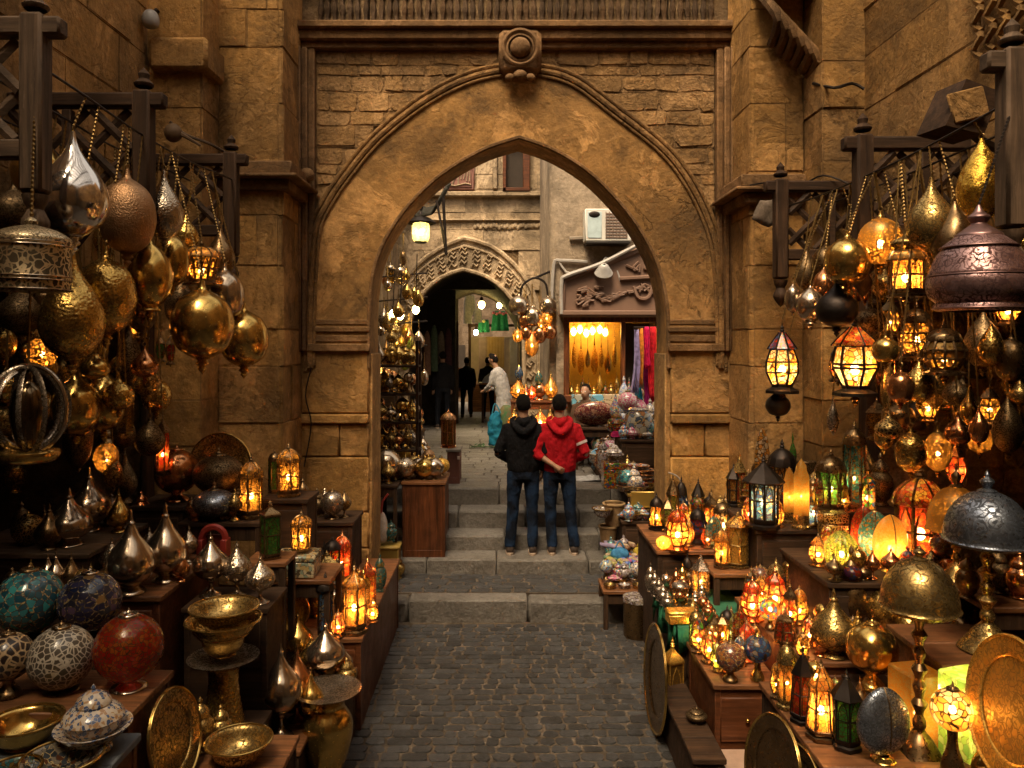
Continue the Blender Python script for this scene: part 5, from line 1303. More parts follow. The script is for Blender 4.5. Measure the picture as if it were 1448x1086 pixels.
stand('lantern',1208,722,592,32,F_,'teal','tall turquoise two tier lantern with a brass dome',lit=True,fr='bronze',n=6,shape='tall',roof='dome',bs=.5)
stand('jar',1150,716,670,24,F_,'bronze','dark jar left of the green lantern on the high shelf',cat='jar',name='lidded_jar')
stand('jar',1245,706,640,34,F_,'bronzee','dark engraved jar right of the turquoise lantern',cat='jar',name='lidded_jar',Y=6.2)
stand('box',1178,770,724,36,1.252,'brassp','pierced brass box below the green lantern',cat='box',name='pierced_box',Y=5.72,rot=0,dep=.06)
G2 = 1.252
stand('melon',1190,814,746,46,G2,'lime','bright lime green ribbed onion lamp',lit=True,Y=5.2,)
stand('leaf',1259,806,728,54,G2,'alab','large glowing yellow leaf lamp with a centre seam',lit=True,rot=.15,Y=5.25)
stand('leaf',1238,800,722,46,G2,'teal','turquoise mosaic leaf lamp tucked behind the yellow one',lit=True,rot=-.5,Y=5.38)
stand('leaf',1222,790,716,38,G2,'red','red leaf lamp behind the turquoise one',lit=True,rot=-.7,Y=5.52)
stand('lantern',1301,800,655,74,G2,'red','big red glass lantern with an onion dome top at right',lit=True,fr='bronze',n=8,shape='box',roof='dome',roofm=G_['warm'],Y=5.3,bs=1.1)
stand('ball',1250,742,700,36,G2,'brassh','half hidden gold globe behind the yellow leaf lamp',ft='brass',Y=5.75)
stand('ball',1333,806,748,36,G2,'redbr','dark purple globe lantern right of the big red lantern',ft='bronze',cat='lantern',Y=5.1)
stand('domelamp',1300,1090,768,104,.602,'dome','tall brass dome lamp on a turned stem at right front',zs=.71,dh=.215,sr=.17,br=.68,Y=4.06,bm='bronze')
stand('domelamp',1396,922,662,114,1.102,'sdome','steel blue engraved dome lamp on a brass stem at the right edge',zs=.60,dh=.27,sr=.17,br=.62,Y=4.3,bm='brasse')
stand('domelamp',1356,856,656,82,1.102,'perf','lit golden pierced dome lamp behind the steel blue one',lit=True,zs=.60,dh=.28,sr=.15,br=.5,Y=4.95) if False else None
stand('domelamp',1352,800,652,78,1.322,'perf','lit golden pierced dome lamp behind the steel blue one',lit=True,zs=.42,dh=.36,sr=.15,br=.5,Y=4.85)
t = thing('cube_lamp','glowing green and yellow resin cube lamp at right front','lamp',(2.40,3.99,.602),(0,0,.3))
b = MB(); b.box(-.105,.105,-.105,.105,.03,.50,.012); part('glass', b, G_['cubeg'], t)
b = MB(); b.box(-.115,.115,-.115,.115,0,.03,.006); part('base', b, M_['bronze'], t); bulb(t, .34, .1, BY, .024)
t = thing('cube_lamp','dim amber resin block lamp behind the green cube','lamp',(2.235,4.2,.602),(0,0,.2))
b = MB(); b.box(-.10,.10,-.10,.10,.02,.44,.012); part('glass', b, G_['alab'], t); b = MB(); b.box(-.105,.105,-.105,.105,0,.02,.005); part('base', b, M_['bronze'], t); bulb(t, .2, .1, BW, .010)
stand('ball',1347,1088,962,58,.702,G_['white'],'white glowing globe lantern with dark tracery on a stem',lit=True,ft='bronze',cat='lantern',Y=3.8)
stand('goblet',1396,1108,1035,40,.602,'brass','small brass finial lamp between the globe lantern and gold tray',Y=3.72)
stand('plate',1432,1095,902,90,.842,'gold','huge bright gold tray leaning at the right edge',cat='tray',Y=3.48,tilt=.14,turn=-1.60,rim='gold')
stand('leaf',1249,1086,972,80,B_,'steel','split silver shell lamp at the bottom right',rot=.15,Y=3.80)
bowl_at(1345,4.75,.859,46,26,'redbr','red and brown painted leaf dish right of the tall dome lamp') if False else stand('plate',1340,905,846,50,.859,'redbr','red and brown painted dish leaning right of the tall dome lamp',cat='dish',name='painted_dish',Y=4.76,tilt=.5)
stand('jar',1368,842,782,32,1.322,'bronze','dark bronze jar at the left of the side shelf',cat='jar',name='dark_jar',Y=4.5)
stand('jar',1410,850,770,36,1.322,'bronzee','dark engraved jar in the middle of the side shelf',cat='jar',name='dark_jar',Y=4.6)
stand('jar',1442,868,778,40,1.322,'copper','copper brown jar at the right end of the side shelf',cat='jar',name='dark_jar',Y=4.5)
# silver boxes and bells on the green cloth, small lanterns between
K = .742
stand('lantern',962,864,818,24,K,'amberf','pierced silver mini lantern with a domed lid on the green cloth',lit=True,fr='silvere',n=4,shape='tall',roof='dome',rot=.5,bs=.6,Y=6.05)
stand('box',964,884,862,42,K,'gold','carved gold casket on the green cloth',cat='casket',name='gold_casket',rot=.05,dep=.06,Y=5.72)
stand('lantern',991,826,782,28,K,'amber','silver six sided lantern with an amber window behind the casket',lit=True,fr='silvere',shape='box',roof='cone',Y=6.3,bs=.7)
stand('lantern',972,824,780,16,K,'orange','dark little candle lantern beside the silver six sided one',lit=True,fr='black',n=4,Y=6.4,bs=.7)
LAB = ['dull silver bell pot at the near end of the green cloth','dull silver bell pot second from the near end of the green cloth','dull silver bell pot in the middle of the green cloth','dull silver bell pot second from the far end of the cloth','dull silver bell pot at the far end of the green cloth']
for i in range(5): stand('jar', 944-i*6, 862-i*9, 836-i*10, 17, K, 'silvere', LAB[i], cat='pot', name='bell_pot', Y=5.98+i*.11)
LAB = ['copper tinted lidded pot behind the row of bell pots','brass lidded pot behind the silver bell pots','tarnished lidded pot at the far right of the green cloth']
for i in range(3): stand('jar', 956+i*9, 838-i*6, 802-i*6, 20, K, ('copper','brass','bronzee')[i], LAB[i], cat='pot', name='lidded_pot', Y=6.2+i*.1)
gc = MB()
for i in range(9):
    y0 = 5.62+i*.09; dz = .16+.10*math.sin(i*1.7)
    gc.add([(1.262,y0,K-.004),(1.262,y0+.09,K-.004),(1.258-.03*(i%2),y0+.09,K-dz),(1.262+.03*(i%2),y0,K-.16-.10*math.sin((i-1)*1.7))], [(0,1,2,3)])
for i in range(6):
    x0 = 1.27+i*.1; gc.add([(x0,5.605,K-.002),(x0+.1,5.605,K-.002),(x0+.09,5.598-.02*(i%2),K-.14-.05*(i%2)),(x0+.01,5.60,K-.14-.05*((i+1)%2))], [(0,1,2,3)])
gc = tag(gc.build('table_cloth', cloth('green_drape',(.03,.16,.08),None,10)), 'green cloth edge hanging from the table of silver boxes', 'cloth')
md = gc.modifiers.new('thick','SOLIDIFY'); md.thickness = .006
# at street level on the right
stand('plate',930,1008,886,26,.03,'bronze','large dark disc with a thin gold rim standing on edge by the cobbles',cat='tray',Y=5.56,tilt=.05,turn=-1.56,name='metal_disc')
stand('lantern',951,1034,900,34,.03,'perf','gold openwork lantern stand under the green cloth',fr='gold',n=4,shape='tall',roof='ogee',rot=.35,Y=5.60)
stand('plate',1096,1130,1014,50,.27,'bronze','round dark shield tray leaning under the orange table edge',cat='tray',Y=4.12,tilt=.2,turn=-1.40,name='metal_disc')
stand('plate',1130,1180,1056,46,.27,'bronzee','second round shield tray leaning behind the first',cat='tray',Y=3.95,tilt=.2,turn=-1.40,name='metal_disc')
stand('jar',985,1032,1000,30,.362,'bronzee','small dark pot on the iron bound chest',cat='pot',name='lidded_pot',Y=5.0)
# ------------------------------------------------------------------ people
SKIN = plain('skin', (.30,.16,.095), .55, .15, 30, .05); HAIR = cloth('dark_hair', (.007,.005,.004), (.011,.008,.006), 120, .7)
SOLE = plain('pale_sole', (.45,.33,.24), .7); SHOE = plain('dark_suede', (.05,.032,.022), .8)
EYE = plain('eye_white', (.6,.55,.5), .2, .0)
def remesh(o, v=.010, sm=6):
    m = o.modifiers.new('remesh', 'REMESH'); m.mode = 'VOXEL'; m.voxel_size = v; m.use_smooth_shade = True
    s_ = o.modifiers.new('smooth', 'SMOOTH'); s_.iterations = sm; s_.factor = .5
    return o
TEX = bpy.data.textures.new('cloth_folds', 'CLOUDS'); TEX.noise_scale = .085; TEX.noise_depth = 2
def folds(o, s=.02):
    m = o.modifiers.new('folds', 'DISPLACE'); m.texture = TEX; m.strength = s; m.mid_level = .5; m.texture_coords = 'LOCAL'
    return o
def hand(mb, w, tip, nrm, curl=.5, s=1.0):
    """palm and five bent fingers from wrist w towards tip; nrm = the palm side"""
    w = Vector(w); d = (Vector(tip)-w).normalized(); nrm = Vector(nrm); nrm = (nrm-d*nrm.dot(d)).normalized(); sd = d.cross(nrm)
    pc = w+d*.085*s
    mb.tube([w-d*.03*s, w+d*.015*s, w+d*.05*s, pc, pc+d*.01*s], [.024*s,.026*s,.031*s,.034*s,.026*s], 8)
    for i, (o, L) in enumerate(((-.030,.070),(-.010,.080),(.011,.075),(.030,.058))):
        b = pc+sd*o*s-d*.01; p1 = b+d*L*.45*s+nrm*L*.12*curl*s; p2 = p1+(d*(1-curl*.5)+nrm*curl).normalized()*L*.34*s; p3 = p2+(d*(1-curl)+nrm*curl*1.4).normalized()*L*.26*s
        mb.tube([b,p1,p2,p3], [.0095*s,.0088*s,.008*s,.006*s], 6)
    b = w+d*.03*s-sd*.026*s; mb.tube([b, b+(d*.6-sd*.6+nrm*.3).normalized()*.035*s, b+(d*.9-sd*.5+nrm*.5).normalized()*.068*s], [.0115*s,.010*s,.0075*s], 6)

def person(label, loc, rz, Ht, top, legm, arms, legs=None, robe=False, shoe=SHOE, hood=True, stripe=False, bare=None, beard=False, lean=0.0, seat=False, hairm=None, fine=True, group=None):
    k = Ht/1.78; vox = .009 if fine else .02
    legs = legs or [((-.095,0,.93),(-.115,.015,.50),(-.125,-.01,.08)), ((.095,0,.93),(.115,.015,.50),(.125,-.01,.08))]
    ly = lambda z: lean*max(0, z-.95)                   # lean carries the upper body forward (+Y)
    V = lambda x, y, z: (x, y+ly(z), z)
    hz = 1.655
    b = MB()                                            # the body: head, neck, trunk, limbs, hands in one surface
    b.tube([V(0,0,.86),V(0,0,1.0),V(0,-.01,1.2),V(0,-.015,1.36),V(0,-.015,1.45)], [(.13,.09),(.14,.095),(.155,.105),(.165,.105),(.09,.075)], 14)
    b.tube([V(0,-.015,1.42),V(0,-.01,1.52),V(0,.0,1.60)], [.062,.056,.058], 12)
    b.ball(V(0,-.005,hz+.025), (.076,.096,.098), 18); b.tube([V(0,.045,hz-.0),V(0,.055,hz-.055),V(0,.06,hz-.10)], [(.062,.05),(.056,.045),(.03,.024)], 12)
    b.tube([V(0,.085,hz+.02),V(0,.108,hz-.02),V(0,.10,hz-.035)], [.010,.016,.012], 8)
    for s in (-1,1):
        b.ball(V(s*.080,-.004,hz-.003), (.013,.021,.032), 10); b.ball(V(s*.022,.088,hz-.062), (.02,.012,.007), 8)
    for s, (sh, el, wr, hd, nr) in zip((-1,1), arms):
        b.tube([V(*sh), V(*el)], [.045,.038], 10); b.tube([V(*el), V(*wr)], [.040,.027], 10)
        hand(b, V(*wr), V(*hd), nr, .55 if fine else .4, 1.0)
    for hip, kn, an in legs:
        b.tube([hip, kn], [.075,.05], 10); b.tube([kn, an], [.052,.038], 10); b.tube([an, (an[0]*1.05, an[1]+.12, an[2]-.045)], [.036,.03], 8)
    o = b.build('person', SKIN, None, 180, loc, (0,0,rz)); o.scale = (k,k,k); remesh(o, vox*.8 if fine else vox, 4)
    tag(o, label, 'person', group)
    h = MB()                                            # hair
    n = 18; m_ = 12; vs = []; fs = []; idx = {}
    for j in range(m_+1):
        for i in range(n):
            th = PI*j/m_; a = 2*PI*i/n; x, y, z = math.sin(th)*math.cos(a), math.sin(th)*math.sin(a), math.cos(th)
            idx[(j,i)] = len(vs); f_ = 1.0+.05*mnoise.noise(Vector((x*3,y*3,z*3))); vs.append(V(x*.083*f_, -.006+y*.104*f_, hz+.03+z*.106*f_))
    for j in range(m_):
        for i in range(n):
            a = 2*PI*(i+.5)/n; th = PI*(j+.5)/m_; y, z = math.sin(th)*math.sin(a), math.cos(th)
            if z > .35+.5*max(y,0) or (y < -.12 and z > -.62) or (y < .25 and z > -.05): fs.append((idx[(j,i)],idx[(j+1,i)],idx[(j+1,(i+1)%n)],idx[(j,(i+1)%n)]))
    h.add(vs, fs); h.build('hair', hairm or HAIR, o, 180)
    e = MB()
    for s in (-1,1): e.ball(V(s*.032,.080,hz+.01), .011, 8)
    e.build('eyes', EYE, o)
    if beard:
        q = MB(); q.tube([V(-.06,.03,hz-.04),V(-.04,.085,hz-.10),V(0,.105,hz-.115),V(.04,.085,hz-.10),V(.06,.03,hz-.04)], [.02,.03,.034,.03,.02], 8, k=2); q.build('beard', HAIR, o, 180)
    c = MB()                                            # jacket, shirt or robe
    if robe:
        c.tube([V(0,.0,.16),V(0,0,.5),V(0,0,.9),V(0,-.01,1.15),V(0,-.02,1.35),V(0,-.02,1.43),V(0,-.015,1.50)], [(.25,.22),(.23,.19),(.20,.15),(.205,.145),(.215,.135),(.18,.11),(.075,.07)], 20)
    else:
        c.tube([V(0,0,.915),V(0,0,.94),V(0,0,.99),V(0,-.005,1.08),V(0,-.015,1.22),V(0,-.02,1.35),V(0,-.018,1.43),V(0,-.015,1.485),V(0,-.012,1.53)], [(.165,.115),(.178,.127),(.188,.134),(.190,.135),(.203,.138),(.212,.134),(.180,.110),(.105,.085),(.076,.072)], 20)
    for i, (sh, el, wr, hd, nr) in enumerate(arms):
        shv = Vector(V(*sh)); elv = Vector(V(*el)); wrv = Vector(V(*wr)); f_ = 1.0 if bare != i else .42
        c.tube([V(sh[0]*.6,sh[1],sh[2]+.02), shv, shv.lerp(elv,.5), elv], [.062,.072,.064,.058], 12)
        c.tube([elv, elv.lerp(wrv, f_*.55), elv.lerp(wrv, f_*.9), elv.lerp(wrv, f_)], [.058,.053,.045,.036 if bare != i else .044], 12)
    co_ = c.build('robe' if robe else 'jacket', top, o, 180); folds(remesh(co_, vox, 5))
    if hood:
        q = MB()
        q.tube([V(.085,.03,1.535),V(.125,-.03,1.50),V(.105,-.105,1.455),V(.05,-.15,1.40),V(0,-.165,1.375),V(-.05,-.15,1.40),V(-.105,-.105,1.455),V(-.125,-.03,1.50),V(-.085,.03,1.535)], [.018,.028,.036,.042,.044,.042,.036,.028,.018], 10, k=3)
        q.tube([V(.07,-.06,1.52),V(0,-.10,1.47),V(-.07,-.06,1.52)], [.035,.05,.035], 10, k=2)
        ho = q.build('hood', top, co_, 180); folds(remesh(ho, vox, 5), .012)
    if stripe:
        sh, el = Vector(V(*arms[1][0])), Vector(V(*arms[1][1])); q = MB(); a = sh.lerp(el,.52); b2 = sh.lerp(el,.62)
        q.tube([a, b2], [.0715,.0705], 14, caps=False); q.build('sleeve_stripe', plain('pale_stripe',(.45,.36,.34),.9), co_)
    if not robe:
        q = MB(); q.tube([(0,0,.84),(0,0,.92),(0,0,.99)], [(.155,.115),(.170,.122),(.160,.115)], 18)
        for hip, kn, an in legs:
            hp, kv, av = Vector(hip), Vector(kn), Vector(an)
            q.tube([hp+Vector((0,0,-.0)), hp.lerp(kv,.35), kv+Vector((0,0,.06)), kv, kv.lerp(av,.45), av+Vector((0,0,.06)), av+Vector((0,-.005,.0))], [.094,.088,.070,.067,.062,.060,.058], 14)
        q = q.build('trousers', legm, o, 180); folds(remesh(q, vox, 4), .018)
    for hip, kn, an in legs:
        q = MB(); x, y, z = an; z0 = z-.08
        q.tube([(x,y-.05,z0+.05),(x,y-.02,z0+.055),(x*1.03,y+.06,z0+.05),(x*1.06,y+.15,z0+.036),(x*1.07,y+.19,z0+.03)], [(.040,.05),(.046,.055),(.050,.044),(.048,.028),(.026,.016)], 12)
        sh_ = q.build('shoe', shoe, o, 180)
        q = MB(); q.prism([(x+.05*math.cos(a)*(1 if abs(math.cos(a)) > .0 else 1), y+.06+.145*math.sin(a)) for a in [i*PI/9 for i in range(18)]], z0-.0, z0+.022); q.build('sole', SOLE, sh_)
    return o
DENIM = cloth('faded_dark_denim', (.012,.026,.060), (.006,.008,.014), 16, .6, 900, 6)
BLK = cloth('black_fleece', (.005,.005,.006), (.008,.007,.008), 14, .6)
REDF = cloth('red_fleece', (.36,.008,.014), (.27,.006,.010), 12, .6)
zt = ZT[0]+.004
Yp1 = 8.83
person('man from behind in a black hooded jacket and dark jeans on the steps', ((740-CX)*Yp1/F, Yp1, zt), 0, 1.80, BLK, DENIM,
  [((-.175,-.012,1.40),(-.285,-.05,1.14),(-.15,.13,1.03),(-.06,.17,1.01),(0,-1,0)), ((.175,-.012,1.40),(.255,-.05,1.13),(.215,.035,.93),(.205,.055,.83),(-1,0,0))],
  [((-.09,0,.93),(-.115,.02,.50),(-.15,-.01,.08)), ((.09,0,.93),(.10,.02,.50),(.105,-.02,.08))])
person('man from behind in a red hooded top, arm folded behind his back', ((791-CX)*Yp1/F, Yp1, zt), 0, 1.80, REDF, DENIM,
  [((-.175,-.012,1.40),(-.275,-.085,1.14),(-.075,-.155,1.015),(.04,-.165,.935),(0,1,.2)), ((.175,-.012,1.40),(.29,-.06,1.13),(.16,.13,1.03),(.08,.17,1.01),(0,-1,0))],
  [((-.09,0,.93),(-.10,.02,.50),(-.085,-.01,.08)), ((.09,0,.93),(.12,.02,.50),(.165,-.015,.08))], stripe=True, bare=0)
DRK = cloth('dark_coat', (.014,.013,.014)); KH = cloth('dark_olive_jacket', (.035,.035,.022)); WHT = cloth('white_robe_cloth', (.36,.34,.33), (.28,.27,.27), 10)
NAVY = cloth('dark_trousers', (.012,.013,.018)); BRN = cloth('brown_robe_cloth', (.07,.04,.025))
ARMS0 = [((-.175,-.012,1.40),(-.235,-.02,1.12),(-.22,.05,.88),(-.22,.07,.78),(1,0,0)), ((.175,-.012,1.40),(.235,-.02,1.12),(.22,.05,.88),(.22,.07,.78),(-1,0,0))]
def far(label, px, Y, Ht, top, legm, rz=0, **k):
    z = lane_z(Y)+.012
    return person(label, ((px-CX)*Y/F, Y, z), rz, Ht, top, legm, k.pop('arms', ARMS0), fine=False, **k)
far('man in a black coat standing in the mouth of the dark passage', 660, 21.0, 1.62, DRK, NAVY, .1, hood=False)
far('man in a dark olive jacket beside the tray in the passage', 690, 20.2, 1.62, KH, NAVY, -.2, hood=False)
far('dim figure in dark clothes deep in shadow at the passage left side', 626, 17.5, 1.72, DRK, NAVY, .3, hood=False)
far('man in white bending over goods beside the hanging lamps', 713, 14.2, 1.62, WHT, NAVY, 1.1, robe=True, hood=False, lean=.35,
    arms=[((-.175,-.012,1.40),(-.22,.12,1.16),(-.14,.33,1.05),(-.12,.42,1.02),(0,0,-1)), ((.175,-.012,1.40),(.22,.12,1.16),(.14,.33,1.05),(.12,.42,1.02),(0,0,-1))])
sl_ = [((-.10,0,.50),(-.16,.40,.48),(-.14,.42,.08)), ((.10,0,.50),(.16,.40,.48),(.14,.42,.08))]
# seated vendor: a normal trunk lowered onto a stool
YV = 12.0; zv = lane_z(YV)
vp = person('vendor in a brown robe sitting low below the lit shop window', ((828-CX)*YV/F, YV, zv-.52), 2.6, 1.70, BRN, NAVY,
  [((-.175,-.012,1.40),(-.23,.05,1.15),(-.10,.28,1.02),(-.02,.33,1.0),(0,0,-1)), ((.175,-.012,1.40),(.23,.05,1.15),(.10,.28,1.02),(.02,.33,1.0),(0,0,-1))],
  [((-.09,0,.93),(-.14,.42,.95),(-.13,.46,.64)), ((.09,0,.93),(.14,.42,.95),(.13,.46,.64))], hood=False, fine=False)
table('stool','low wooden stool under the seated vendor',(828-CX)*YV/F-.18,(828-CX)*YV/F+.18,YV-.18,YV+.18,zv+.33,W_TOP,W_DARKZ,'legs',zv,'stool')

# ------------------------------------------------------------------ things on the courtyard walls
t = thing('air_conditioner','white box air conditioner high on the corner house','air conditioner',(sx(824),YS,sz(345)))
W2, H2 = sx(888)-sx(824), sz(300)-sz(345)
b = MB(); b.box(0,W2,-.34,0,0,H2,.015); b.build('case', plain('off_white_enamel',(.55,.52,.46),.5,.3,5), t)
b = MB(); b.box(.04,W2*.36,-.350,-.338,.05,H2-.05,.008); b.build('side_panel', plain('pale_blue_enamel',(.38,.46,.47),.45), t)
b = MB()
for i in range(9): b.box(W2*.45,W2*.90,-.352,-.338,.05+i*(H2-.1)/9,.05+(i+.55)*(H2-.1)/9,.003)
for i in range(7): b.box(W2*.45+i*W2*.45/6-.006,W2*.45+i*W2*.45/6+.006,-.358,-.34,.05,H2-.05,.002)
b.build('grille', plain('brown_grille',(.16,.10,.07),.6), t)
b = MB(); b.ball((W2*.2,-.352,H2*.82),(.09,.012,.05),12); b.build('fan_slot', M_['black'], t)
b = MB(); b.box(.02,W2-.02,-.36,0,-.04,-.002,.01); b.build('bracket', IRON, t)
WP = plain('dirty_white_plastic',(.30,.27,.24),.5)
b = MB(); b.tube([(sx(792),YS-.30,sz(445)),(sx(792),YS-.30,sz(402)),(sx(800),YS-.31,sz(392)),(sx(845),YS-.32,sz(376)),(sx(900),YS-.32,sz(348)),(sx(935),YS-.32,sz(330))],[.03,.03,.035,.032,.03,.03],8,k=4)
tag(b.build('gable_pipe', WP), 'dirty white pipe following the gable above the brown sign','pipe')
b = MB(); b.tube([(sx(780),YS-.03,sz(430)),(sx(783),YS-.04,sz(375)),(sx(792),YS-.05,sz(369)),(sx(830),YS-.05,sz(371))],.03,6,k=3); b.tube([(sx(790),YS-.05,sz(371)),(sx(800),YS-.05,sz(385)),(sx(812),YS-.1,sz(388))],.02,6,k=2)
tag(b.build('wall_cable', WP), 'grey cable looping on the corner house left of the sign','cable')
b = MB(); b.tube([(sx(805),YS-.04,sz(338)),(sx(826),YS-.05,sz(337))],.035,6); tag(b.build('wall_pipe', plain('grey_pipe',(.2,.16,.12),.6)),'short grey pipe stub beside the air conditioner','pipe')
t = thing('sign_lamp','grey metal spot lamp on an arm over the brown sign','lamp',(sx(850),YS-.3,sz(388)))
b = MB(); b.lathe([(.02,.16),(.06,.14),(.13,.03),(.15,0),(.14,-.01)],16,Matrix.Rotation(.7,4,'X')); b.build('lamp_shade', plain('grey_tin',(.33,.31,.29),.4), t)
b = MB(); b.tube([(0,.05,.12),(.05,.1,.25),(.2,.1,.1),(.28,.08,-.12)],.018,6,k=3); b.build('arm', plain('grey_tin',(0,0,0)), t)
# left: dark awning with a lit street lantern, bare bulbs
YL = 11.4
c = P(595,342,YL); t = thing('street_lantern','lit yellow street lantern hanging high on the left beyond the arch','street lamp',c)
b = MB(); b.lathe([(.085,.0),(.11,.05),(.115,.2),(.095,.24)],8,k=1); b.build('glass', glass('yellow_lantern_glass',[(.95,.85,.45)],20,.02,clear=.3), t)
b = MB(); b.lathe([(.19,.23),(.2,.245),(.12,.30),(.04,.34),(.02,.38),(0,.4)],8,k=1); b.build('cap', M_['black'], t); b = MB(); b.lathe([(0,-.03),(.06,-.02),(.09,.0)],8,k=1); b.build('base', M_['black'], t); bulb(t,.12,.1,BY,.028); t.scale = (1.15,1.15,1.15)
b = MB(); b.tube([(0,0,.4),(0,0,.55),(-.25,.02,.62),(-.6,.03,.6)],.02,6,k=3); b.build('arm', M_['black'], t)
t = thing('awning','dark ragged canvas awning above the yellow street lantern','awning',P(612,320,YL+.4))
b = MB(); pts = []
for i in range(6):
    for j in range(5): pts.append((-.75+.19*i+.02*math.sin(j*2), -.5+.28*j, .28+.12*math.sin(i*1.3)+.08*j-.10*(5-i)*.6+ (.16 if i == 5 else 0)))
b.add(pts, [(i*5+j,(i+1)*5+j,(i+1)*5+j+1,i*5+j+1) for i in range(5) for j in range(4)]); q = b.build('canvas', cloth('black_canvas',(.03,.027,.02),None,8), t); q.modifiers.new('thick','SOLIDIFY').thickness = .03
b = MB(); b.tube([(.2,-.55,.35),(.24,-.55,-.5)],.022,6); b.tube([(.1,-.5,.3),(.24,-.55,-.45)],.018,6); b.build('strut', M_['black'], t)
def bare_bulb(px, py, Y, label, s=.04, up=.5, bm=None):
    t = thing('bare_bulb', label, 'light bulb', P(px,py,Y)); b = MB(); b.ball((0,0,0),(s,s,s*1.25),14); b.build('bulb', bm or BULBY, t)
    b = MB(); b.lathe([(s*.5,s*1.0),(s*.55,s*2),(s*.3,s*2.4),(0,s*2.4)],10,k=1); b.build('socket', M_['black'], t); b = MB(); b.tube([(0,0,s*2.3),(.02,0,up)],.008,5); b.build('cord', M_['black'], t)
BULBY = bulbmat('bare_bulb_light',(1,.72,.22),SB)
bare_bulb(588,438,12.5,'bright bare bulb hanging before the dark passage',.055,.9)
bare_bulb(566,446,11.0,'right one of two bare bulbs over the left brass rack',.05,.6)
bare_bulb(556,443,11.0,'left one of two bare bulbs over the left brass rack',.045,.6)
bare_bulb(681,431,21.5,'bare bulb glowing over the goods in the far lane',.09,.5)
# iron hoop with the cluster of copper lamps, and the lit lamps on a table below
YK = 12.5
b = MB(); b.tube([P(736,432,YK),P(737,408,YK),P(745,398,YK),P(757,393,YK),P(770,399,YK),P(774,412,YK),P(774,424,YK)],.018,6,k=3); b.tube([P(757,393,YK),P(775,385,YK+.2),P(790,380,YK+.3)],.02,6,k=2)
tag(b.build('lamp_hoop', M_['black']),'bent iron hoop arm carrying the copper lamp cluster by the corner house','lamp arm')
CL = [(734,414,446,30,'silver',0,'silver topped lamp at the left of the hoop cluster'),(775,416,446,24,'silver',0,'silver lamp at the right of the hoop cluster'),(753,430,462,24,'silver',0,'large dark silver lamp in the middle of the hoop cluster'),
 (741,440,464,15,'copper',0,'small copper lamp left of the middle silver lamp'),(744,458,482,17,'copper',0,'copper ball lamp lower left in the hoop cluster'),(732,462,484,15,'perff',1,'lit orange ball lamp at the far left of the hoop cluster'),
 (763,458,486,19,'copper',0,'copper ball lamp right of the long lit drop'),(778,455,480,20,'copper',0,'copper ball lamp at the far right of the hoop cluster'),(752,462,504,20,'perf',1,'long lit orange drop lamp lowest in the hoop cluster'),
 (773,436,460,17,'perff',1,'lit orange lamp under the right silver lamp'),(765,446,470,13,'perff',1,'tiny lit lamp behind the copper balls of the cluster')]
for px, y0, y1, w_, m_, l_, lb in CL: hang('orb' if y1-y0 < 36 else 'tear', px, y0, y1, w_, YK, m_, lb, top=400+abs(px-755)*.5, fin=False, lit=bool(l_))
ztb = H-(566-CY)*12.3/F
table('display_table','orange lit table with copper lamps beyond the two men',(722-CX)*12.3/F,(790-CX)*12.3/F,12.15,12.7,ztb,W_RED,W_RED,'legs',lane_z(12.3),'table')
table('display_shelf','lower board of lit copper lamps behind the two men',(718-CX)*12/F,(786-CX)*12/F,11.75,12.1,ztb-.46,W_RED,W_RED,'legs',lane_z(12),'shelf')
for i, (px, by, yt, w_, m_, l_, lb) in enumerate(((733,566,530,24,'perff',1,'leftmost lit copper lamp on the orange table'),(744,566,540,14,'red',1,'small red lit lamp on the orange table'),(752,566,540,15,'red',1,'red lit lamp beside another on the orange table'),(763,566,528,18,'copper',0,'unlit copper flask on the orange table'),(779,566,524,20,'perff',1,'silver shouldered lit lamp at the right of the orange table'))):
    stand('gourd',px,by,yt,w_,ztb+.002,m_,lb,lit=bool(l_),Y=12.35)
for i, (px, w_, m_, lb) in enumerate(((727,20,'perf','lit amber lamp at the left of the lower board'),(741,16,'perff','lit amber lamp second on the lower board'),(764,24,'warm','lit red lamp between the two men'),(778,18,'perf','lit amber lamp at the right of the lower board'))):
    stand('gourd',px,606,574,w_,ztb-.458,m_,lb,lit=True,Y=11.92)
for px, py, mt_, lb in ((734,525,'blue','blue paper flower lamp over the orange table'),(762,533,'teal','blue lamp right of the paper flower lamp')):
    hang('drop',px,py-10,py+12,12,12.3,'purple' if False else mt_,lb,top=py-40,fin=False)
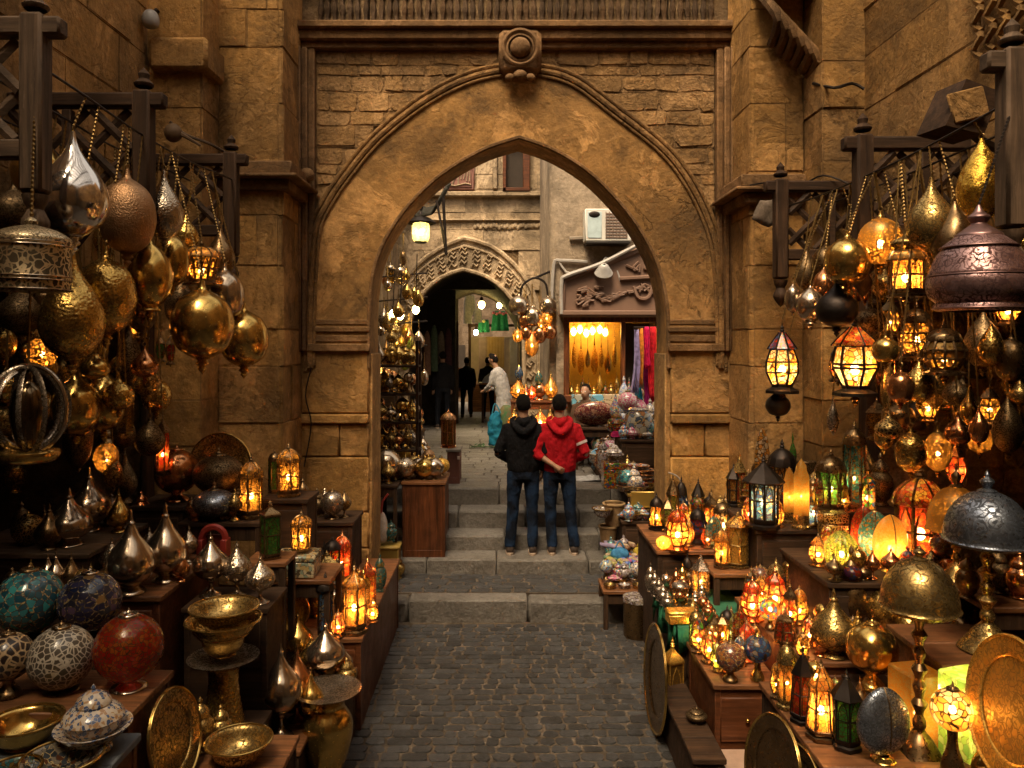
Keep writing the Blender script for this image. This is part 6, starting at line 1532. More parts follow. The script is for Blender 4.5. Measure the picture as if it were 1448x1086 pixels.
# shop window goods
for i, (px, py) in enumerate(((811,469),(820,466),(829,471),(838,468),(848,466),(856,470))):
    hang('drop',px,py-10,py+6,8,YS+.55+.08*(i%3),'perff',('first','second','third','fourth','fifth','sixth')[i]+' lit lamp from the left hanging in the shop window',top=456,fin=False,lit=True,bs=4,bm=BY)
for i in range(7):
    px = 812+i*9.5; hang('tear',px,478+i%3*6,520+i%2*10,7+i%2*3,YS+.75+.1*(i%2),('gold','gold','brass')[i%3],('leftmost slim gold pendant in the shop window','gold pendant second from the left in the shop window','brass pendant third from the left in the shop window','gold pendant in the middle of the shop window','gold pendant fifth from the left in the shop window','brass pendant sixth from the left in the shop window','rightmost slim gold pendant in the shop window')[i],top=458,fin=False)
zsh = sz(568)+.003
for i in range(9):
    px = 808+i*8; stand(('gourd','jar','goblet')[i%3],px,566,(540,548,530)[i%3]-(i*5)%9,(11,10,9)[i%3],zsh,('brass','gold','multi','brasse')[i%4],('brass flask at the left end of the window sill','gold jar second on the window sill','painted goblet third on the window sill','brass flask fourth on the window sill','small brass jar in the middle of the window sill','gold goblet sixth on the window sill','painted flask seventh on the window sill','brass jar eighth on the window sill','brass goblet at the right end of the window sill')[i],cat='ornament',name='window_ornament',Y=YS+.38)
bx_ = MB(); bx_.box(sx(806),sx(878),-.3,-.17,sz(571),sz(556),.01); bx_ = bx_.build('ledge_tiles', mosaic('blue_ledge_tiles',[(.1,.2,.25),(.3,.3,.25),(.12,.3,.4),(.4,.3,.2)],8,.05), None); tag(bx_,'row of blue and cream glazed cups along the shop ledge','tile strip'); bx_.location = (0,YS,0)
# scarves
SC = (('lilac',(.30,.25,.45)),('amber orange',(.62,.24,.04)),('magenta red',(.50,.015,.09)),('crimson',(.48,.02,.03)),('turquoise',(.03,.30,.42)),('pink',(.45,.03,.22)),('orange red',(.55,.10,.02)))
YSc = 10.7
b = MB(); b.tube([P(896,463,YSc-.1),P(940,463,YSc+.4)],.015,6); tag(b.build('scarf_rail', M_['black']),'iron rail holding the coloured scarves at the right','rail')
SCP = ((906,466,555,9,0),(912,464,545,9,1),(919,462,520,12,2),(929,462,565,11,3),(908,505,590,11,4),(921,515,580,11,5),(934,464,545,9,6))
for (px, y0, y1, w_, ci_), (nm, col) in zip(SCP, SC):
    o = P(px-6,y0,YSc-.05+.05*ci_); s_ = o.y/F; hh = (y1-y0)*s_; ww = w_*s_; b = MB(); vs = []; n1, n2 = 14, 10
    for j in range(n2+1):
        f_ = j/n2
        for i in range(n1+1):
            u_ = i/n1-.5; vs.append((u_*ww*(.7+.5*f_)+.03*math.sin(f_*4+ci_)*f_, .035*math.sin(i*1.9+ci_+f_*1.5)*(.4+f_), -f_*hh*(1+.06*math.sin(i*2+ci_))))
    b.add(vs, [(j*(n1+1)+i,j*(n1+1)+i+1,(j+1)*(n1+1)+i+1,(j+1)*(n1+1)+i) for j in range(n2) for i in range(n1)])
    q = b.build('scarf', cloth(nm.replace(' ','_')+'_scarf', sc(col, 1.6), col, 20), None, 180, o); q.modifiers.new('thick','SOLIDIFY').thickness = .004
    tag(q, nm+' scarf hanging on the rail right of the lit shop window','scarf')
# ------------------------------------------------------------------ right goods stall inside the arch
BR_ = plain('brass_sheet',(.45,.29,.07),.35,.4,8,.1,.7)
zt2 = 1.12
table('display_table','brass edged table heaped with painted pottery right of the steps',1.40,2.1,8.62,9.9,zt2,BR_,W_DARKZ,'legs',.40,'table')
def put(kind, px, by, yt, w_, mt_, lb, Y, z=zt2+.003, **k): return stand(kind,px,by,yt,w_,z,mt_,lb,Y=Y,**k)
b = MB(); zP = 1.64
table('wooden_crate','crate lifting the mosaic drum stool at the right stall',1.42,2.1,9.25,9.88,zP,W_DARK,W_DARK,'chest',zt2+.002,'crate')
t = thing('drum_stool','mosaic drum stool painted with medallions at the right stall','stool',((903-CX)*9.45/F,9.45,zP+.003)); s_ = 9.45/F
b = MB(); b.lathe([(0,0),(15*s_,0),(19*s_,10*s_),(20*s_,20*s_),(18*s_,32*s_),(14*s_,38*s_)],12,k=1); b.build('body', mosaic('medallion_mosaic',[(.1,.14,.2),(.4,.36,.28),(.05,.07,.1),(.35,.15,.06),(.3,.3,.32),(.12,.08,.14)],16,.05), t)
b = MB(); b.lathe([(14*s_,38*s_),(15*s_,40*s_),(12*s_,42*s_),(0,43*s_)],12,k=1); b.build('lid', MO['pot'], t)
put('pot',872,617,580,34,'multi','red and white beaded lidded dish on the raised crate of the pottery table',9.6,zP+.003)
put('pot',868,650,626,30,'shell','mother of pearl lidded dish on the blue beaded box',9.0,zt2+.30)
put('pot',889,606,580,24,'blue','small blue lidded pot beside the drum stool',9.75,zP+.003)
stand('box',868,400,400-36,32,zt2+.003,'multi','blue beaded box at the aisle side of the pottery table',cat='box',name='beaded_box',dep=.12,Y=9.0,rot=0)
put('jar',887,668,622,18,'brasse','amber glass jar in the middle of the pottery table',9.0,cat='jar',name='glass_jar')
put('jar',878,672,640,16,'teal','dark teal cup left of the amber jar',8.9,cat='cup',name='glazed_cup')
put('ball',925,625,592,20,'multi','painted globe vase against the right jamb',9.5,z=zP+.003,ft='silver',cat='vase',name='globe_vase')
put('jar',927,596,560,14,'silvere','silver necked bottle against the right jamb',9.75,z=zP+.003,cat='bottle',name='silver_bottle')
for i in range(6):
    mt_ = ('redbr','multi','shell','multi','redbr','shell')[i]
    stand('bowl',914-i%2*8,700-i*6,690-i*6-2,36-i*2,zt2+.004+i*.042,mt_,('bottom red brown plate','second plate from the bottom','third plate from the bottom','fourth plate from the bottom','fifth plate from the bottom','topmost shell plate')[i]+' in the plate stack by the right jamb',cat='plate',name='painted_plate',Y=8.86,rim='copper')
PK = mosaic('magenta_beads',[(.30,.03,.16),(.4,.3,.32),(.2,.04,.1),(.15,.06,.12)],50,.05)
for i, (px, w_, mt_, lb) in enumerate(((884,26,MO['shell'],'shell tray at the front left of the pottery table'),(903,28,PK,'magenta beaded tray at the front of the pottery table'),(892,22,PK,'small magenta beaded box behind the front trays'))):
    put('bowl',px,700,692,w_,mt_,lb,8.74+(.2 if i == 2 else 0),cat='tray',name='beaded_tray',rim='bronze')
b = MB(); b.box(1.43,2.08,8.59,8.615,zt2-.15,zt2+.03,.006); q = b.build('table_front_panel', BR_, None); tag(q,'yellow brass front board of the pottery table','panel')
table('display_table','low long platform of painted goods behind the pottery table',1.28,2.1,9.95,11.7,1.13,W_TOP,W_DARK,'chest',ZT[3]-.01,'platform')
for i,(k_,px,Y,hh,w_,m_,cat_,lb) in enumerate((('pot',866,10.2,34,32,'multi','dish','many coloured lidded dish at the near corner of the long platform'),('box',884,10.4,46,26,'shell','box','tall pearl inlaid box on the long platform'),('jar',852,10.6,30,18,'blue','jar','blue glazed jar at the aisle edge of the long platform'),
  ('ball',872,10.9,34,24,'redbr','vase','red brown globe vase in the middle of the long platform'),('jar',846,11.2,44,18,'teal','bottle','turquoise bottle at the far aisle corner of the long platform'),('pot',858,11.3,30,26,'redbr','dish','red brown tagine dish at the far end of the long platform'),('gourd',880,11.3,60,22,'silvere','flask','silver flask at the back of the long platform'),
  ('goblet',893,10.9,70,20,'multi','vase','tall beaded goblet vase against the house on the long platform'),('ball',898,10.3,70,30,'pot','vase','large blue and white globe vase on the long platform'),('jar',874,10.05,26,16,'red','jar','red glass jar at the front of the long platform'))):
    stand(k_,px,400,400-hh,w_,1.133,m_,lb,cat=cat_,name='painted_'+cat_,Y=Y,dep=.1)
PKC = cloth('pink_cloth',(.50,.03,.16),(.42,.02,.10),14); 
for i,(x,y,z,rx,ry,rz_,m_,lb) in enumerate(((1.50,9.55,1.645,.16,.10,.07,PKC,'folded bright pink cloth on the raised crate'),(1.72,8.98,1.125,.14,.10,.10,cloth('red_cloth',(.45,.03,.02),None,14),'folded red cloth behind the plate stack'),(1.47,10.75,1.135,.13,.12,.09,cloth('blue_cloth',(.06,.16,.40),(.3,.34,.4),14),'blue and white folded cloth on the long platform'))):
    b = MB()
    for j in range(4): b.box(-rx+.006*j,rx-.004*j,-ry,ry-.006*j,j*rz_/4,(j+.9)*rz_/4,.012)
    tag(b.build('folded_cloth', m_, None, 38, (x,y,z)), lb, 'cloth')
# below the table: baskets, slippers, a board of little plates
BASK = plain('woven_basket',(.24,.14,.06),.8,.6,60,.6)
for px, by, w_, h_, lb in ((868,742,30,30,'round woven basket under the front of the pottery table'),(860,766,26,22,'lower woven basket beside the steps')):
    Y = 8.75; zb = H-(by-CY)*Y/F; t = thing('basket',lb,'basket',((px-CX)*Y/F,Y,zb)); s_ = Y/F; r = w_*s_/2; hh = h_*s_
    b = MB(); b.lathe([(0,0),(r*.8,0),(r,hh*.9),(r*1.04,hh),(r*.93,hh*.95),(r*.75,hh*.2),(0,hh*.15)],20,k=1); b.build('body', BASK, t)
    b = MB(); b.tube([(r*math.cos(q),r*math.sin(q),hh) for q in [i*PI/8 for i in range(17)]],.014,6,caps=False); b.build('rim', plain('basket_rim',(.32,.2,.09),.7), t)
table('crate_stack','dark crates under the pottery table at the pier',1.30,2.1,8.42,8.92,.86,W_DARK,W_DARK,'chest',.22,'crate')
table('display_board','slanting board of slippers at the foot of the pottery table',1.10,1.62,7.98,8.40,.50,W_TOP,W_DARKZ,'legs',.235,'board')
SLC = ((.40,.34,.10),(.10,.16,.42),(.35,.08,.2),(.34,.29,.24),(.12,.2,.1),(.4,.12,.06),(.05,.05,.06),(.42,.36,.3),(.25,.2,.3),(.2,.1,.05))
SLN = ('yellow','blue','pink','cream','green','orange red','black','pale beige','lilac','brown')
def slippers(i, x, y, z, rz):
    t = thing('slippers', SLN[i]+' pair of pointed slippers in the heap beside the right pier','slippers',(x,y,z),(0,0,rz)); m_ = plain(SLN[i].replace(' ','_')+'_leather', SLC[i], .5)
    for s in (-1,1):
        b = MB(); b.tube([(s*.05,-.12,.022),(s*.05,-.06,.03),(s*.052,.04,.032),(s*.05,.11,.024),(s*.046,.155,.045)],[(.03,.02),(.036,.028),(.042,.03),(.03,.022),(.006,.006)],10,k=2); q = b.build('slipper', m_, t, 180)
        b = MB(); b.ball((s*.05,-.06,.05),(.026,.05,.012),10); b.build('insole', plain('slipper_insole',(.35,.25,.15),.8), q)
R2 = random.Random(3)
for i in range(10):
    slippers(i, 1.20+(i%4)*.115+R2.uniform(-.02,.02), 8.08+(i//4)*.13, .505+(.06 if i > 7 else 0)+.004*i, R2.uniform(-1.0,1.2))
for i, (px, py, w_, mt_, lb) in enumerate(((852,760,30,'shell','pearl inlaid round tray lying above the slipper heap'),(905,735,30,'pot','crumpled pale dish under the pottery table'),(893,760,24,'blue','blue bowl above the yellow slippers'))):
    Y = 8.62 if i != 2 else 8.5; stand('bowl',px,0,-12,w_,.864,mt_,lb,cat='bowl',name='shallow_bowl',Y=Y)
zBd = .40
t = table('display_board','tilted wooden board of little inlaid dishes beside the kerb',.98,1.42,7.50,7.92,zBd,W_TOP,W_DARKZ,'legs',.02,'board')
LD = ('inlaid dish at the kerb corner of the tilted board','inlaid dish second along the front of the tilted board','inlaid dish third along the front of the tilted board','inlaid dish at the back left of the tilted board','inlaid dish in the back row centre of the tilted board','inlaid dish at the back right of the tilted board')
for i in range(6):
    x, y = 1.06+(i%3)*.14, 7.60+(i//3)*.2; r = .062
    t = thing('inlaid_dish',LD[i],'dish',(x,y,zBd+.003)); b = MB(); b.lathe([(0,0),(r*.8,0),(r,.03),(r*.95,.035),(r*.7,.012),(0,.01)],20,k=1); b.build('body', MO['shell'] if i%2 else M_['brasse'], t); b = MB(); b.lathe([(r+.004*math.cos(q*PI/3),.034+.004*math.sin(q*PI/3)) for q in range(7)],20,k=1); b.build('rim', M_['bronze'], t)
t = thing('round_tin','big round dark tin with an inlaid lid at the kerb','tin',P(893,838,7.45)); t.location.z = zBd+.0
t.location = (1.28,7.36,.02)
b = MB(); b.lathe([(0,0),(.12,0),(.125,.02),(.125,.34),(.115,.35)],26,k=1); b.build('body', M_['bronze'], t); b = MB(); b.lathe([(.13,.335),(.132,.375),(.12,.385),(0,.387)],26,k=1); b.build('lid', MO['shell'], t)
# white cloths lying on the lane beside the red man
b = MB(); vs = []
for j in range(7):
    for i in range(9): vs.append((.30*math.cos(i*PI/4)*j/6*(1+.2*math.sin(i*3)), .22*math.sin(i*PI/4)*j/6, .035+.02*math.sin(i*2.3+j)-.03*(j/6)))
b.add(vs,[(j*9+i,j*9+i+1,(j+1)*9+i+1,(j+1)*9+i) for j in range(6) for i in range(8)]); q = b.build('white_cloth', cloth('white_cotton',(.5,.48,.46),None,16), None, 180, (1.22,10.35,ZT[3]+.0)); tag(q,'white cloth lying on the lane beside the pottery table','cloth')
b = MB(); pts = [(P(838+i*4,0,10.9).x,10.9,ZT[3]+.12+.07*math.sin(i)) for i in range(7)]; b.tube(pts,[.05,.12,.16,.15,.13,.1,.04],10,k=2); q = b.build('blue_bundle', cloth('blue_bundle_cloth',(.08,.22,.36),(.3,.36,.4),12), None, 180); tag(q,'blue and white cloth bundle on the lane right of the red top','bundle')
t = thing('cushion','maroon patterned cushion leaning before the seated vendor','cushion',P(842,585,11.3))
b = MB(); b.ball((0,0,0),(.32,.12,.20),16,Matrix.Rotation(.5,4,'X')); b.build('cover', mosaic('maroon_kilim',[(.16,.03,.03),(.24,.08,.06),(.12,.02,.03),(.3,.16,.12)],30,.05), t)
table('bench','dark bench under the maroon cushion before the shop',P(835,0,11.3).x-.25,P(835,0,11.3).x+.6,11.1,11.6,H-(603-CY)*11.3/F,W_DARK,W_DARKZ,'legs',lane_z(11),'bench')
# ------------------------------------------------------------------ left racks inside the arch
zc_ = 1.245
table('cabinet','brown plank cabinet with brass globes beside the steps',-1.12,-.615,8.66,9.30,zc_,W_TOP,W_REDZ,'chest',.40,'cabinet')
table('counter','dark open counter between the left jamb and the plank cabinet',-1.42,-1.13,8.46,9.30,zc_,W_DARK,W_DARKZ,'legs',.25,'counter')
for px, w_, Y, mt_, lb in ((546,44,8.75,'silver','largest silver globe on the left counter beyond the arch'),(573,30,8.8,'silverh','silver globe on a stand right of the largest one'),(592,26,8.95,'silver','silver globe at the left of the globe cluster on the cabinet'),(601,28,8.82,'brass','brass globe in front on the plank cabinet'),(614,28,8.85,'silver','silver globe at the right front of the plank cabinet'),(606,24,9.15,'brass','brass globe at the back of the plank cabinet'),(625,22,9.1,'gold','small gold globe at the right corner of the plank cabinet'),(585,24,9.2,'brasse','engraved globe behind the silver cluster')):
    s_ = Y/F; r = w_*s_/2; t = thing('globe_lamp',lb,'lamp',((px-CX)*s_,Y,zc_+.003)); b = MB(); b.lathe(foot_prof(r*.45,.03),16); b.build('foot', M_['bronze'], t)
    b = MB(); b.ball((0,0,r*.93+.025),(r,r,r*.95),26); b.build('globe', M_[mt_], t); b = MB(); b.lathe([(a,z+r*1.87+.02) for a,z in finial_prof(r*.14,.05)],8); b.build('cap', M_['brass'], t)
stand('jar',606,672,630,26,zc_+.003,'copperh','brass jug on the plank cabinet behind the globes',cat='jug',name='brass_jug',Y=9.22)
table('wooden_box','red brown box with a price tag beside the lane',-.71,-.52,9.95,10.4,1.43,plain('grey_lid',(.2,.17,.14),.6),plain('red_brown_box',(.13,.045,.03),.6),'chest',ZT[3],'box')
b = MB(); b.box(-.565,-.53,9.955,9.963,1.30,1.34,.002); tag(b.build('price_tag', plain('pale_card',(.5,.38,.3),.7)),'small pale tag on the red brown box','tag')
stand('lantern',634,642,578,22,1.433,'amberf','brown arched lantern with a copper dome on the red brown box',fr='copper',n=8,shape='tall',roof='dome',Y=10.12,roofm=M_['copperh'])
table('rack','dark stepped rack packed with brass lamps left beyond the arch',-2.05,-1.1,10.6,11.3,1.55,W_DARK,W_DARK,'chest',lane_z(11),'rack')
table('rack','upper step of the brass rack against the left house',-2.05,-1.5,11.32,11.9,2.1,W_DARK,W_DARK,'chest',lane_z(11.5),'rack')
table('rack','lower step of the brass rack nearest the lane',-1.5,-.98,9.9,10.55,1.18,W_DARK,W_DARK,'chest',ZT[3],'rack')
R3 = random.Random(9); GRP = 'small brass lamps packed on the left racks'
def clutter(n, x0, x1, y0, y1, z):
    for i in range(n):
        Y = R3.uniform(y0,y1); x = R3.uniform(x0,x1); px = CX+x*F/Y; k_ = R3.choice(('gourd','jar','goblet','ball')); w_ = R3.uniform(12,24); hh = w_*R3.uniform(1.2,2.2)
        stand(k_,px,500,500-hh,w_,z+.003,R3.choice(('brass','gold','brasse','silver','copper','silvere','brassh')),'small metal lamp packed among many on the left racks beyond the arch',cat='lamp',name='small_lamp',Y=Y,group=GRP)
clutter(13,-1.42,-1.02,9.98,10.5,1.18); clutter(14,-1.95,-1.14,10.68,11.25,1.55); clutter(10,-1.98,-1.54,11.38,11.85,2.1)
for i, (px, y0, y1, w_, mt_, lb) in enumerate(((566,372,398,20,'silver','silver ball lamp high on the left beyond the arch'),(570,352,376,10,'bronze','dark pendant above the high silver ball'),(548,388,406,16,'copper','dusky copper lamp against the left jamb'),(552,372,386,14,'silverh','little silver lamp against the left jamb'),
    (548,425,470,10,'brasse','long brass pendant left of the two bare bulbs'),(575,448,478,16,'gold','gold pendant below the two bare bulbs'),(582,470,500,14,'lime','yellow green glass pendant under the bare bulb'),(561,470,505,16,'brass','brass pendant over the left rack'),(590,490,515,14,'silvere','silver pendant nearest the dark passage'),(546,480,520,14,'copperh','copper pendant hanging by the left jamb'),(573,500,524,13,'lime','small yellow pendant low over the left rack'),(600,520,545,12,'silver','tiny silver pendant lowest by the passage'))):
    hang('orb' if y1-y0 < 30 else 'tear',px,y0,y1,w_,11.2+.2*(i%3),mt_,lb,top=y0-22,fin=False)
b = MB()
for i in range(4): b.tube([P(535,392+i*34,11.0),P(580,388+i*34,11.3),P(604,386+i*34,11.6)],.012,6)
tag(b.build('hanging_rods', M_['black']),'thin iron rods above the left racks beyond the arch','rods')
# under the counter by the left pier
stand('jar',560,790,756,26,Z1+.02,'brass','yellow brass pot at the foot of the left pier',cat='pot',name='brass_pot',Y=8.45)
t = thing('yellow_stool','scratched yellow metal stool under the dark counter','stool',(-1.20,8.40,Z1+.01)); b = MB(); b.box(-.10,.10,-.1,.1,.0,.36,.01); b.build('body', BR_, t); b = MB(); b.box(-.115,.115,-.115,.115,.36,.39,.008); b.build('seat', plain('yellow_seat',(.40,.26,.06),.5), t)
stand('jar',553,745,715,18,.66,'teal','turquoise bowl on the yellow stool',cat='bowl',name='glazed_bowl',Y=8.38)
t = thing('hanging_bag','red strapped white net bag hanging by the left jamb','bag',P(541,768,8.36)); b = MB(); b.lathe([(0,0),(.045,.02),(.06,.12),(.05,.24),(.02,.32),(0,.33)],14); b.build('bag', plain('white_net',(.4,.33,.28),.8,.5,60), t); b = MB(); b.tube([(-.02,0,.3),(0,0,.45),(.06,-.01,.53)],.012,6); b.build('strap', plain('red_strap',(.3,.03,.02),.6), t)
# ------------------------------------------------------------------ far lane
t = thing('market_stall','far stall with green flowered cloths behind the passage','stall',(P(690,0,24).x,24,lane_z(24)))
b = MB(); b.box(-.6,1.3,-.4,.4,0,.85,.01); b.build('counter', W_TOP, t)
b = MB()
for x in (-.55,1.25): b.box(x-.04,x+.04,-.38,-.30,.85,3.0,.005)
b.box(-.6,1.3,-.4,-.32,2.6,2.68,.005); b.build('frame', W_DARKZ, t)
b = MB(); b.box(-.6,1.3,.36,.4,.85,2.3,.005); b.build('back_panel', plain('cream_panel',(.55,.42,.25),.8,.4,6), t)
GC = cloth('green_flowered_cloth',(.02,.17,.09),(.03,.22,.12),8)
for px, y0, y1, w_, lb in ((684,452,470,18,'small green cloth hanging left in the far lane'),(707,440,468,26,'large green cloth with pink flowers hanging in the far lane')):
    o = P(px,y0,23.4); s_ = 23.4/F; t = thing('green_cloth',lb,'cloth',o); b = MB(); ww, hh = w_*s_, (y1-y0)*s_; vs = []
    for j in range(5):
        for i in range(9): vs.append(((i/8-.5)*ww*(.75+.25*j/4), .05*math.sin(i*2), -hh*j/4))
    b.add(vs,[(j*9+i,j*9+i+1,(j+1)*9+i+1,(j+1)*9+i) for j in range(4) for i in range(8)]); q = b.build('sheet', GC, t, 180); q.modifiers.new('thick','SOLIDIFY').thickness = .02
    b = MB()
    for i in range(5 if w_ > 20 else 1): b.ball(((i/4-.5)*ww*.7 if w_ > 20 else 0, -.08, -.05-.03*(i%2)), (.05,.02,.045), 8)
    b.build('flowers', plain('pink_flowers' if w_ > 20 else 'cream_flower',(.5,.14,.18) if w_ > 20 else (.55,.5,.2),.7), t)
for px, y0, y1, w_, lb in ((662,416,458,12,'long white robe hanging leftmost in the far lane'),(668,418,446,10,'pale robe behind the long white one'),(676,436,456,12,'short white garment beside the long white robe')):
    o = P(px,y0,22.8+.1*(px%3)); s_ = 22.8/F; b = MB(); b.lathe([(w_*s_*.5,-(y1-y0)*s_),(w_*s_*.48,-(y1-y0)*s_*.6),(w_*s_*.42,-(y1-y0)*s_*.2),(w_*s_*.2,0),(.01,.03)],14,sy=.35,flute=(5,.2)); q = b.build('hanging_robe', WHT, None, 180, o); tag(q,lb,'robe')
for i, (px, w_, y0, y1, col, lb) in enumerate(((653,14,520,560,(.3,.12,.06),'brown panel of the far shop left of the olive jacket'),(683,12,478,530,(.5,.36,.3),'pale striped cloth under the small green cloth'),(700,26,476,520,(.42,.26,.09),'straw coloured screen in the far stall'),(726,10,480,540,(.45,.4,.35),'pale curtain at the right of the far stall'))):
    Y = 23.9; o = P(px,y1,Y); s_ = Y/F; b = MB(); n1 = 12
    for j in range(n1): b.box(-w_*s_/2+w_*s_*j/n1, -w_*s_/2+w_*s_*(j+.86)/n1, -.02-.015*(j%2), .02, 0, (y1-y0)*s_, .004)
    q = b.build('hanging_cloth', plain('far_cloth_%s'%('abcd'[i]), col, .9, .4, 10), None, 38, o); tag(q, lb, 'hanging cloth')
t = thing('goods_tray','small stand with a tray of white goods in the passage','tray stand',(P(697,0,19.2).x,19.2,lane_z(19.2)))
b = MB(); b.box(-.35,.35,-.25,.25,.95,1.0,.01); b.build('tray', W_TOP, t)
for xx in (-.25,.25): b = MB(); b.box(xx-.03,xx+.03,-.03,.03,0,.95,.005); b.build('leg', W_DARKZ, t)
b = MB(); b.lathe([(.28,1.0),(.2,1.14),(.05,1.24),(0,1.25)],10,k=1); b.build('goods_heap', plain('white_goods',(.5,.48,.48),.8,.5,30), t)
t = thing('shopping_bag','bright turquoise bag set down beside the man in white','bag',P(700,618,13.75)); t.location.z = lane_z(13.75)+.01
b = MB(); b.tube([(0,0,0),(0,0,.18),(0,0,.36),(.02,0,.52),(.05,0,.60)],[(.11,.07),(.12,.08),(.13,.08),(.10,.06),(.04,.04)],14,k=2); b.build('bag', cloth('turquoise_plastic',(.012,.13,.23),(.02,.18,.27),16), t, 180); folds(remesh(t.children[-1], .02, 2), .07); b = MB(); b.tube([(-.05,0,.55),(.0,0,.74),(.1,0,.57)],.012,6,k=3); b.build('handle', plain('turquoise_handle',(.03,.2,.3),.6), t)
t = thing('green_sack','green patterned sack beside the turquoise bag','sack',P(716,612,13.9)); t.location.z = lane_z(13.9)+.01
b = MB(); b.tube([(0,0,0),(0,0,.25),(0,0,.55),(0,0,.7)],[(.16,.12),(.2,.14),(.16,.12),(.06,.06)],14,k=2); b.build('sack', cloth('green_sack_cloth',(.05,.12,.05),(.12,.10,.05),12,.5,900,9), t, 180)
b = MB()
for i in range(26):
    x, y = P(683,0,13.5).x+R3.uniform(-.18,.2), 13.4+R3.uniform(-.1,.15); a = R3.uniform(0,6); M = Matrix.Translation((x,y,lane_z(13.4)+.03)) @ Matrix.Rotation(a,4,'Z') @ Matrix.Rotation(R3.uniform(-.5,.3),4,'X'); b.add([(0,0,0),(.025,.04,.02),(0,.10,.03),(-.025,.04,.02)],[(0,1,2,3)],M)
b.tube([(P(683,0,13.5).x-.2,13.45,lane_z(13.4)+.02),(P(683,0,13.5).x,13.4,lane_z(13.4)+.035),(P(683,0,13.5).x+.3,13.35,lane_z(13.4)+.015)],.008,5,k=2)
tag(b.build('leafy_sprig', plain('green_leaf',(.03,.08,.02),.6)),'green leafy sprig dropped on the lane','sprig')
b = MB(); b.box(P(645,0,19).x-.06,P(645,0,19).x+.06,18.9,19.0,lane_z(19),H-(455-CY)*19/F,.01); tag(b.build('wooden_post', W_GREYZ),'pale wooden post at the left of the far passage','post')
# unseen slats added over the forecourt to cut its sun and skylight
t = thing('added_shade_slats','unseen plank slats added above the stalls to shade the forecourt','light_blocker',(0,0,0))
b = MB()
for i in range(14): b.box(-3.0,3.1,-2.2+i*.62,-2.2+i*.62+.215,8.3,8.34,.005,tint=R.random())
b.build('planks', W_GREY, t)
b = MB()
for x in (-2,0,2): b.box(x-.1,x+.1,-2.2,6.2,8.1,8.295,.01)
b.build('beam', W_DARK, t)
# ------------------------------------------------------------------ more stock on the right slope
LT = dict(fr='bronze')
def L(px, by, yt, w_, Z, g, lb, lit=1, shape='belly', roof='dome', rm=None, **k):
    stand('lantern',px,by,yt,w_,Z,g,lb,lit=bool(lit),fr=k.pop('fr','bronze'),shape=shape,roof=roof,roofm=G_[rm or g] if rm != '-' else None,**k)
L(973,772,730,18,D_,'orange','little lit orange lantern between the orange and purple ones')
L(1001,774,740,20,D_,'red','little lit red lantern left of the leaf lamp',roof='ogee')
L(1034,764,718,22,D_,'teal','turquoise lantern behind the tall gold one',0)
L(966,750,706,22,D_,'warm','lit red and amber lantern at the back by the right pier')
L(986,752,698,20,D_,'multi','slim painted lantern behind the purple one',0,'tall')
L(1062,752,700,24,D_,'amber','lit amber lantern behind the carved stool',roof='cone')
stand('jar',1072,764,724,22,D_,'brasse','engraved brass jar at the right end behind the stool',cat='jar',name='lidded_jar')
L(949,760,722,16,D_,'amberf','tiny lit fretwork lantern nearest the right pier edge')
L(1130,882,826,26,C_,'orange','lit orange lantern between the red cluster and umbrella roof')
L(1076,856,808,24,C_,'amber','lit amber lantern at the back left of the red cluster',roof='cone')
L(1121,850,798,24,C_,'multi','lit many coloured lantern at the back of the red cluster')
L(1145,913,868,24,C_,'warm','lit red lantern in front of the umbrella roofed one')
L(1182,864,814,26,C_,'green','lit green lantern right of the umbrella roofed one')
L(1104,852,804,20,C_,'blue','small blue lantern behind the red cluster',0)
stand('ball',1166,898,848,30,C_,'brassh','hammered brass globe right of the red cluster',ft='brass')
stand('gourd',1228,884,832,28,C_,'brasse','engraved brass flask before the yellow leaf lamp')
stand('gourd',1160,926,880,28,C_,'copper','copper flask lamp behind the orange table')
stand('ball',1206,926,868,32,C_,'silvere','silver openwork globe between the brass flasks')
stand('goblet',1272,878,820,30,C_,'bronze','dark goblet lamp beside the tall dome lamp shade')
L(1135,930,890,20,C_,'amberf','little lit fretwork lantern at the corner above the orange table')
L(1157,800,752,26,G2,'amber','lit amber lantern left of the lime onion lamp',roof='cone')
L(1170,788,736,22,G2,'warm','lit red and amber lantern behind the lime onion lamp')
L(1341,806,762,24,G2,'amber','lit amber lantern under the golden pierced dome')
stand('ball',1213,818,772,26,G2,'brassh','small brass globe in front of the red leaf lamp',ft='brass')
stand('ball',1287,816,774,30,G2,G_['warm'],'lit red and amber globe lamp in front of the big red lantern',lit=True,ft='brass',cat='lantern')
stand('goblet',1318,818,770,26,G2,'brasse','brass goblet right of the big red lantern')
L(1060,742,698,22,E_,'warm','lit red lantern left of the large blue paned one')
L(1099,745,702,20,E_,'orange','small lit orange lantern right of the large blue paned one')
L(1151,745,690,24,E_,'blue','blue glass lantern right of the amber resin lamps',1,'tall')
L(1113,729,674,22,E_,'purple','purple glass lantern behind the amber resin lamps',0)
L(1160,722,668,22,F_,'warm','lit red lantern left of the green one on the high shelf')
L(1193,724,676,20,F_,'amber','lit amber lantern between the green and turquoise ones',roof='cone')
L(1227,724,668,24,F_,'multi','painted lantern right of the turquoise one',1,'tall')
L(1099,986,930,22,B_,'amberf','slim lit fretwork lantern at the back of the orange table')
L(1181,1012,952,24,B_,'multi','small lit painted lantern behind the white glowing one')
stand('ball',1153,987,930,28,B_,'brassh','brass globe at the back of the orange table',ft='brass')
stand('gourd',1216,1014,956,28,B_,'bronze','dark bronze flask behind the green paned lantern')
L(1025,949,900,20,A,'orange','small lit orange lantern behind the brown red globe')
L(1046,941,894,20,A,'blue','small blue painted lantern between the two globes',1)
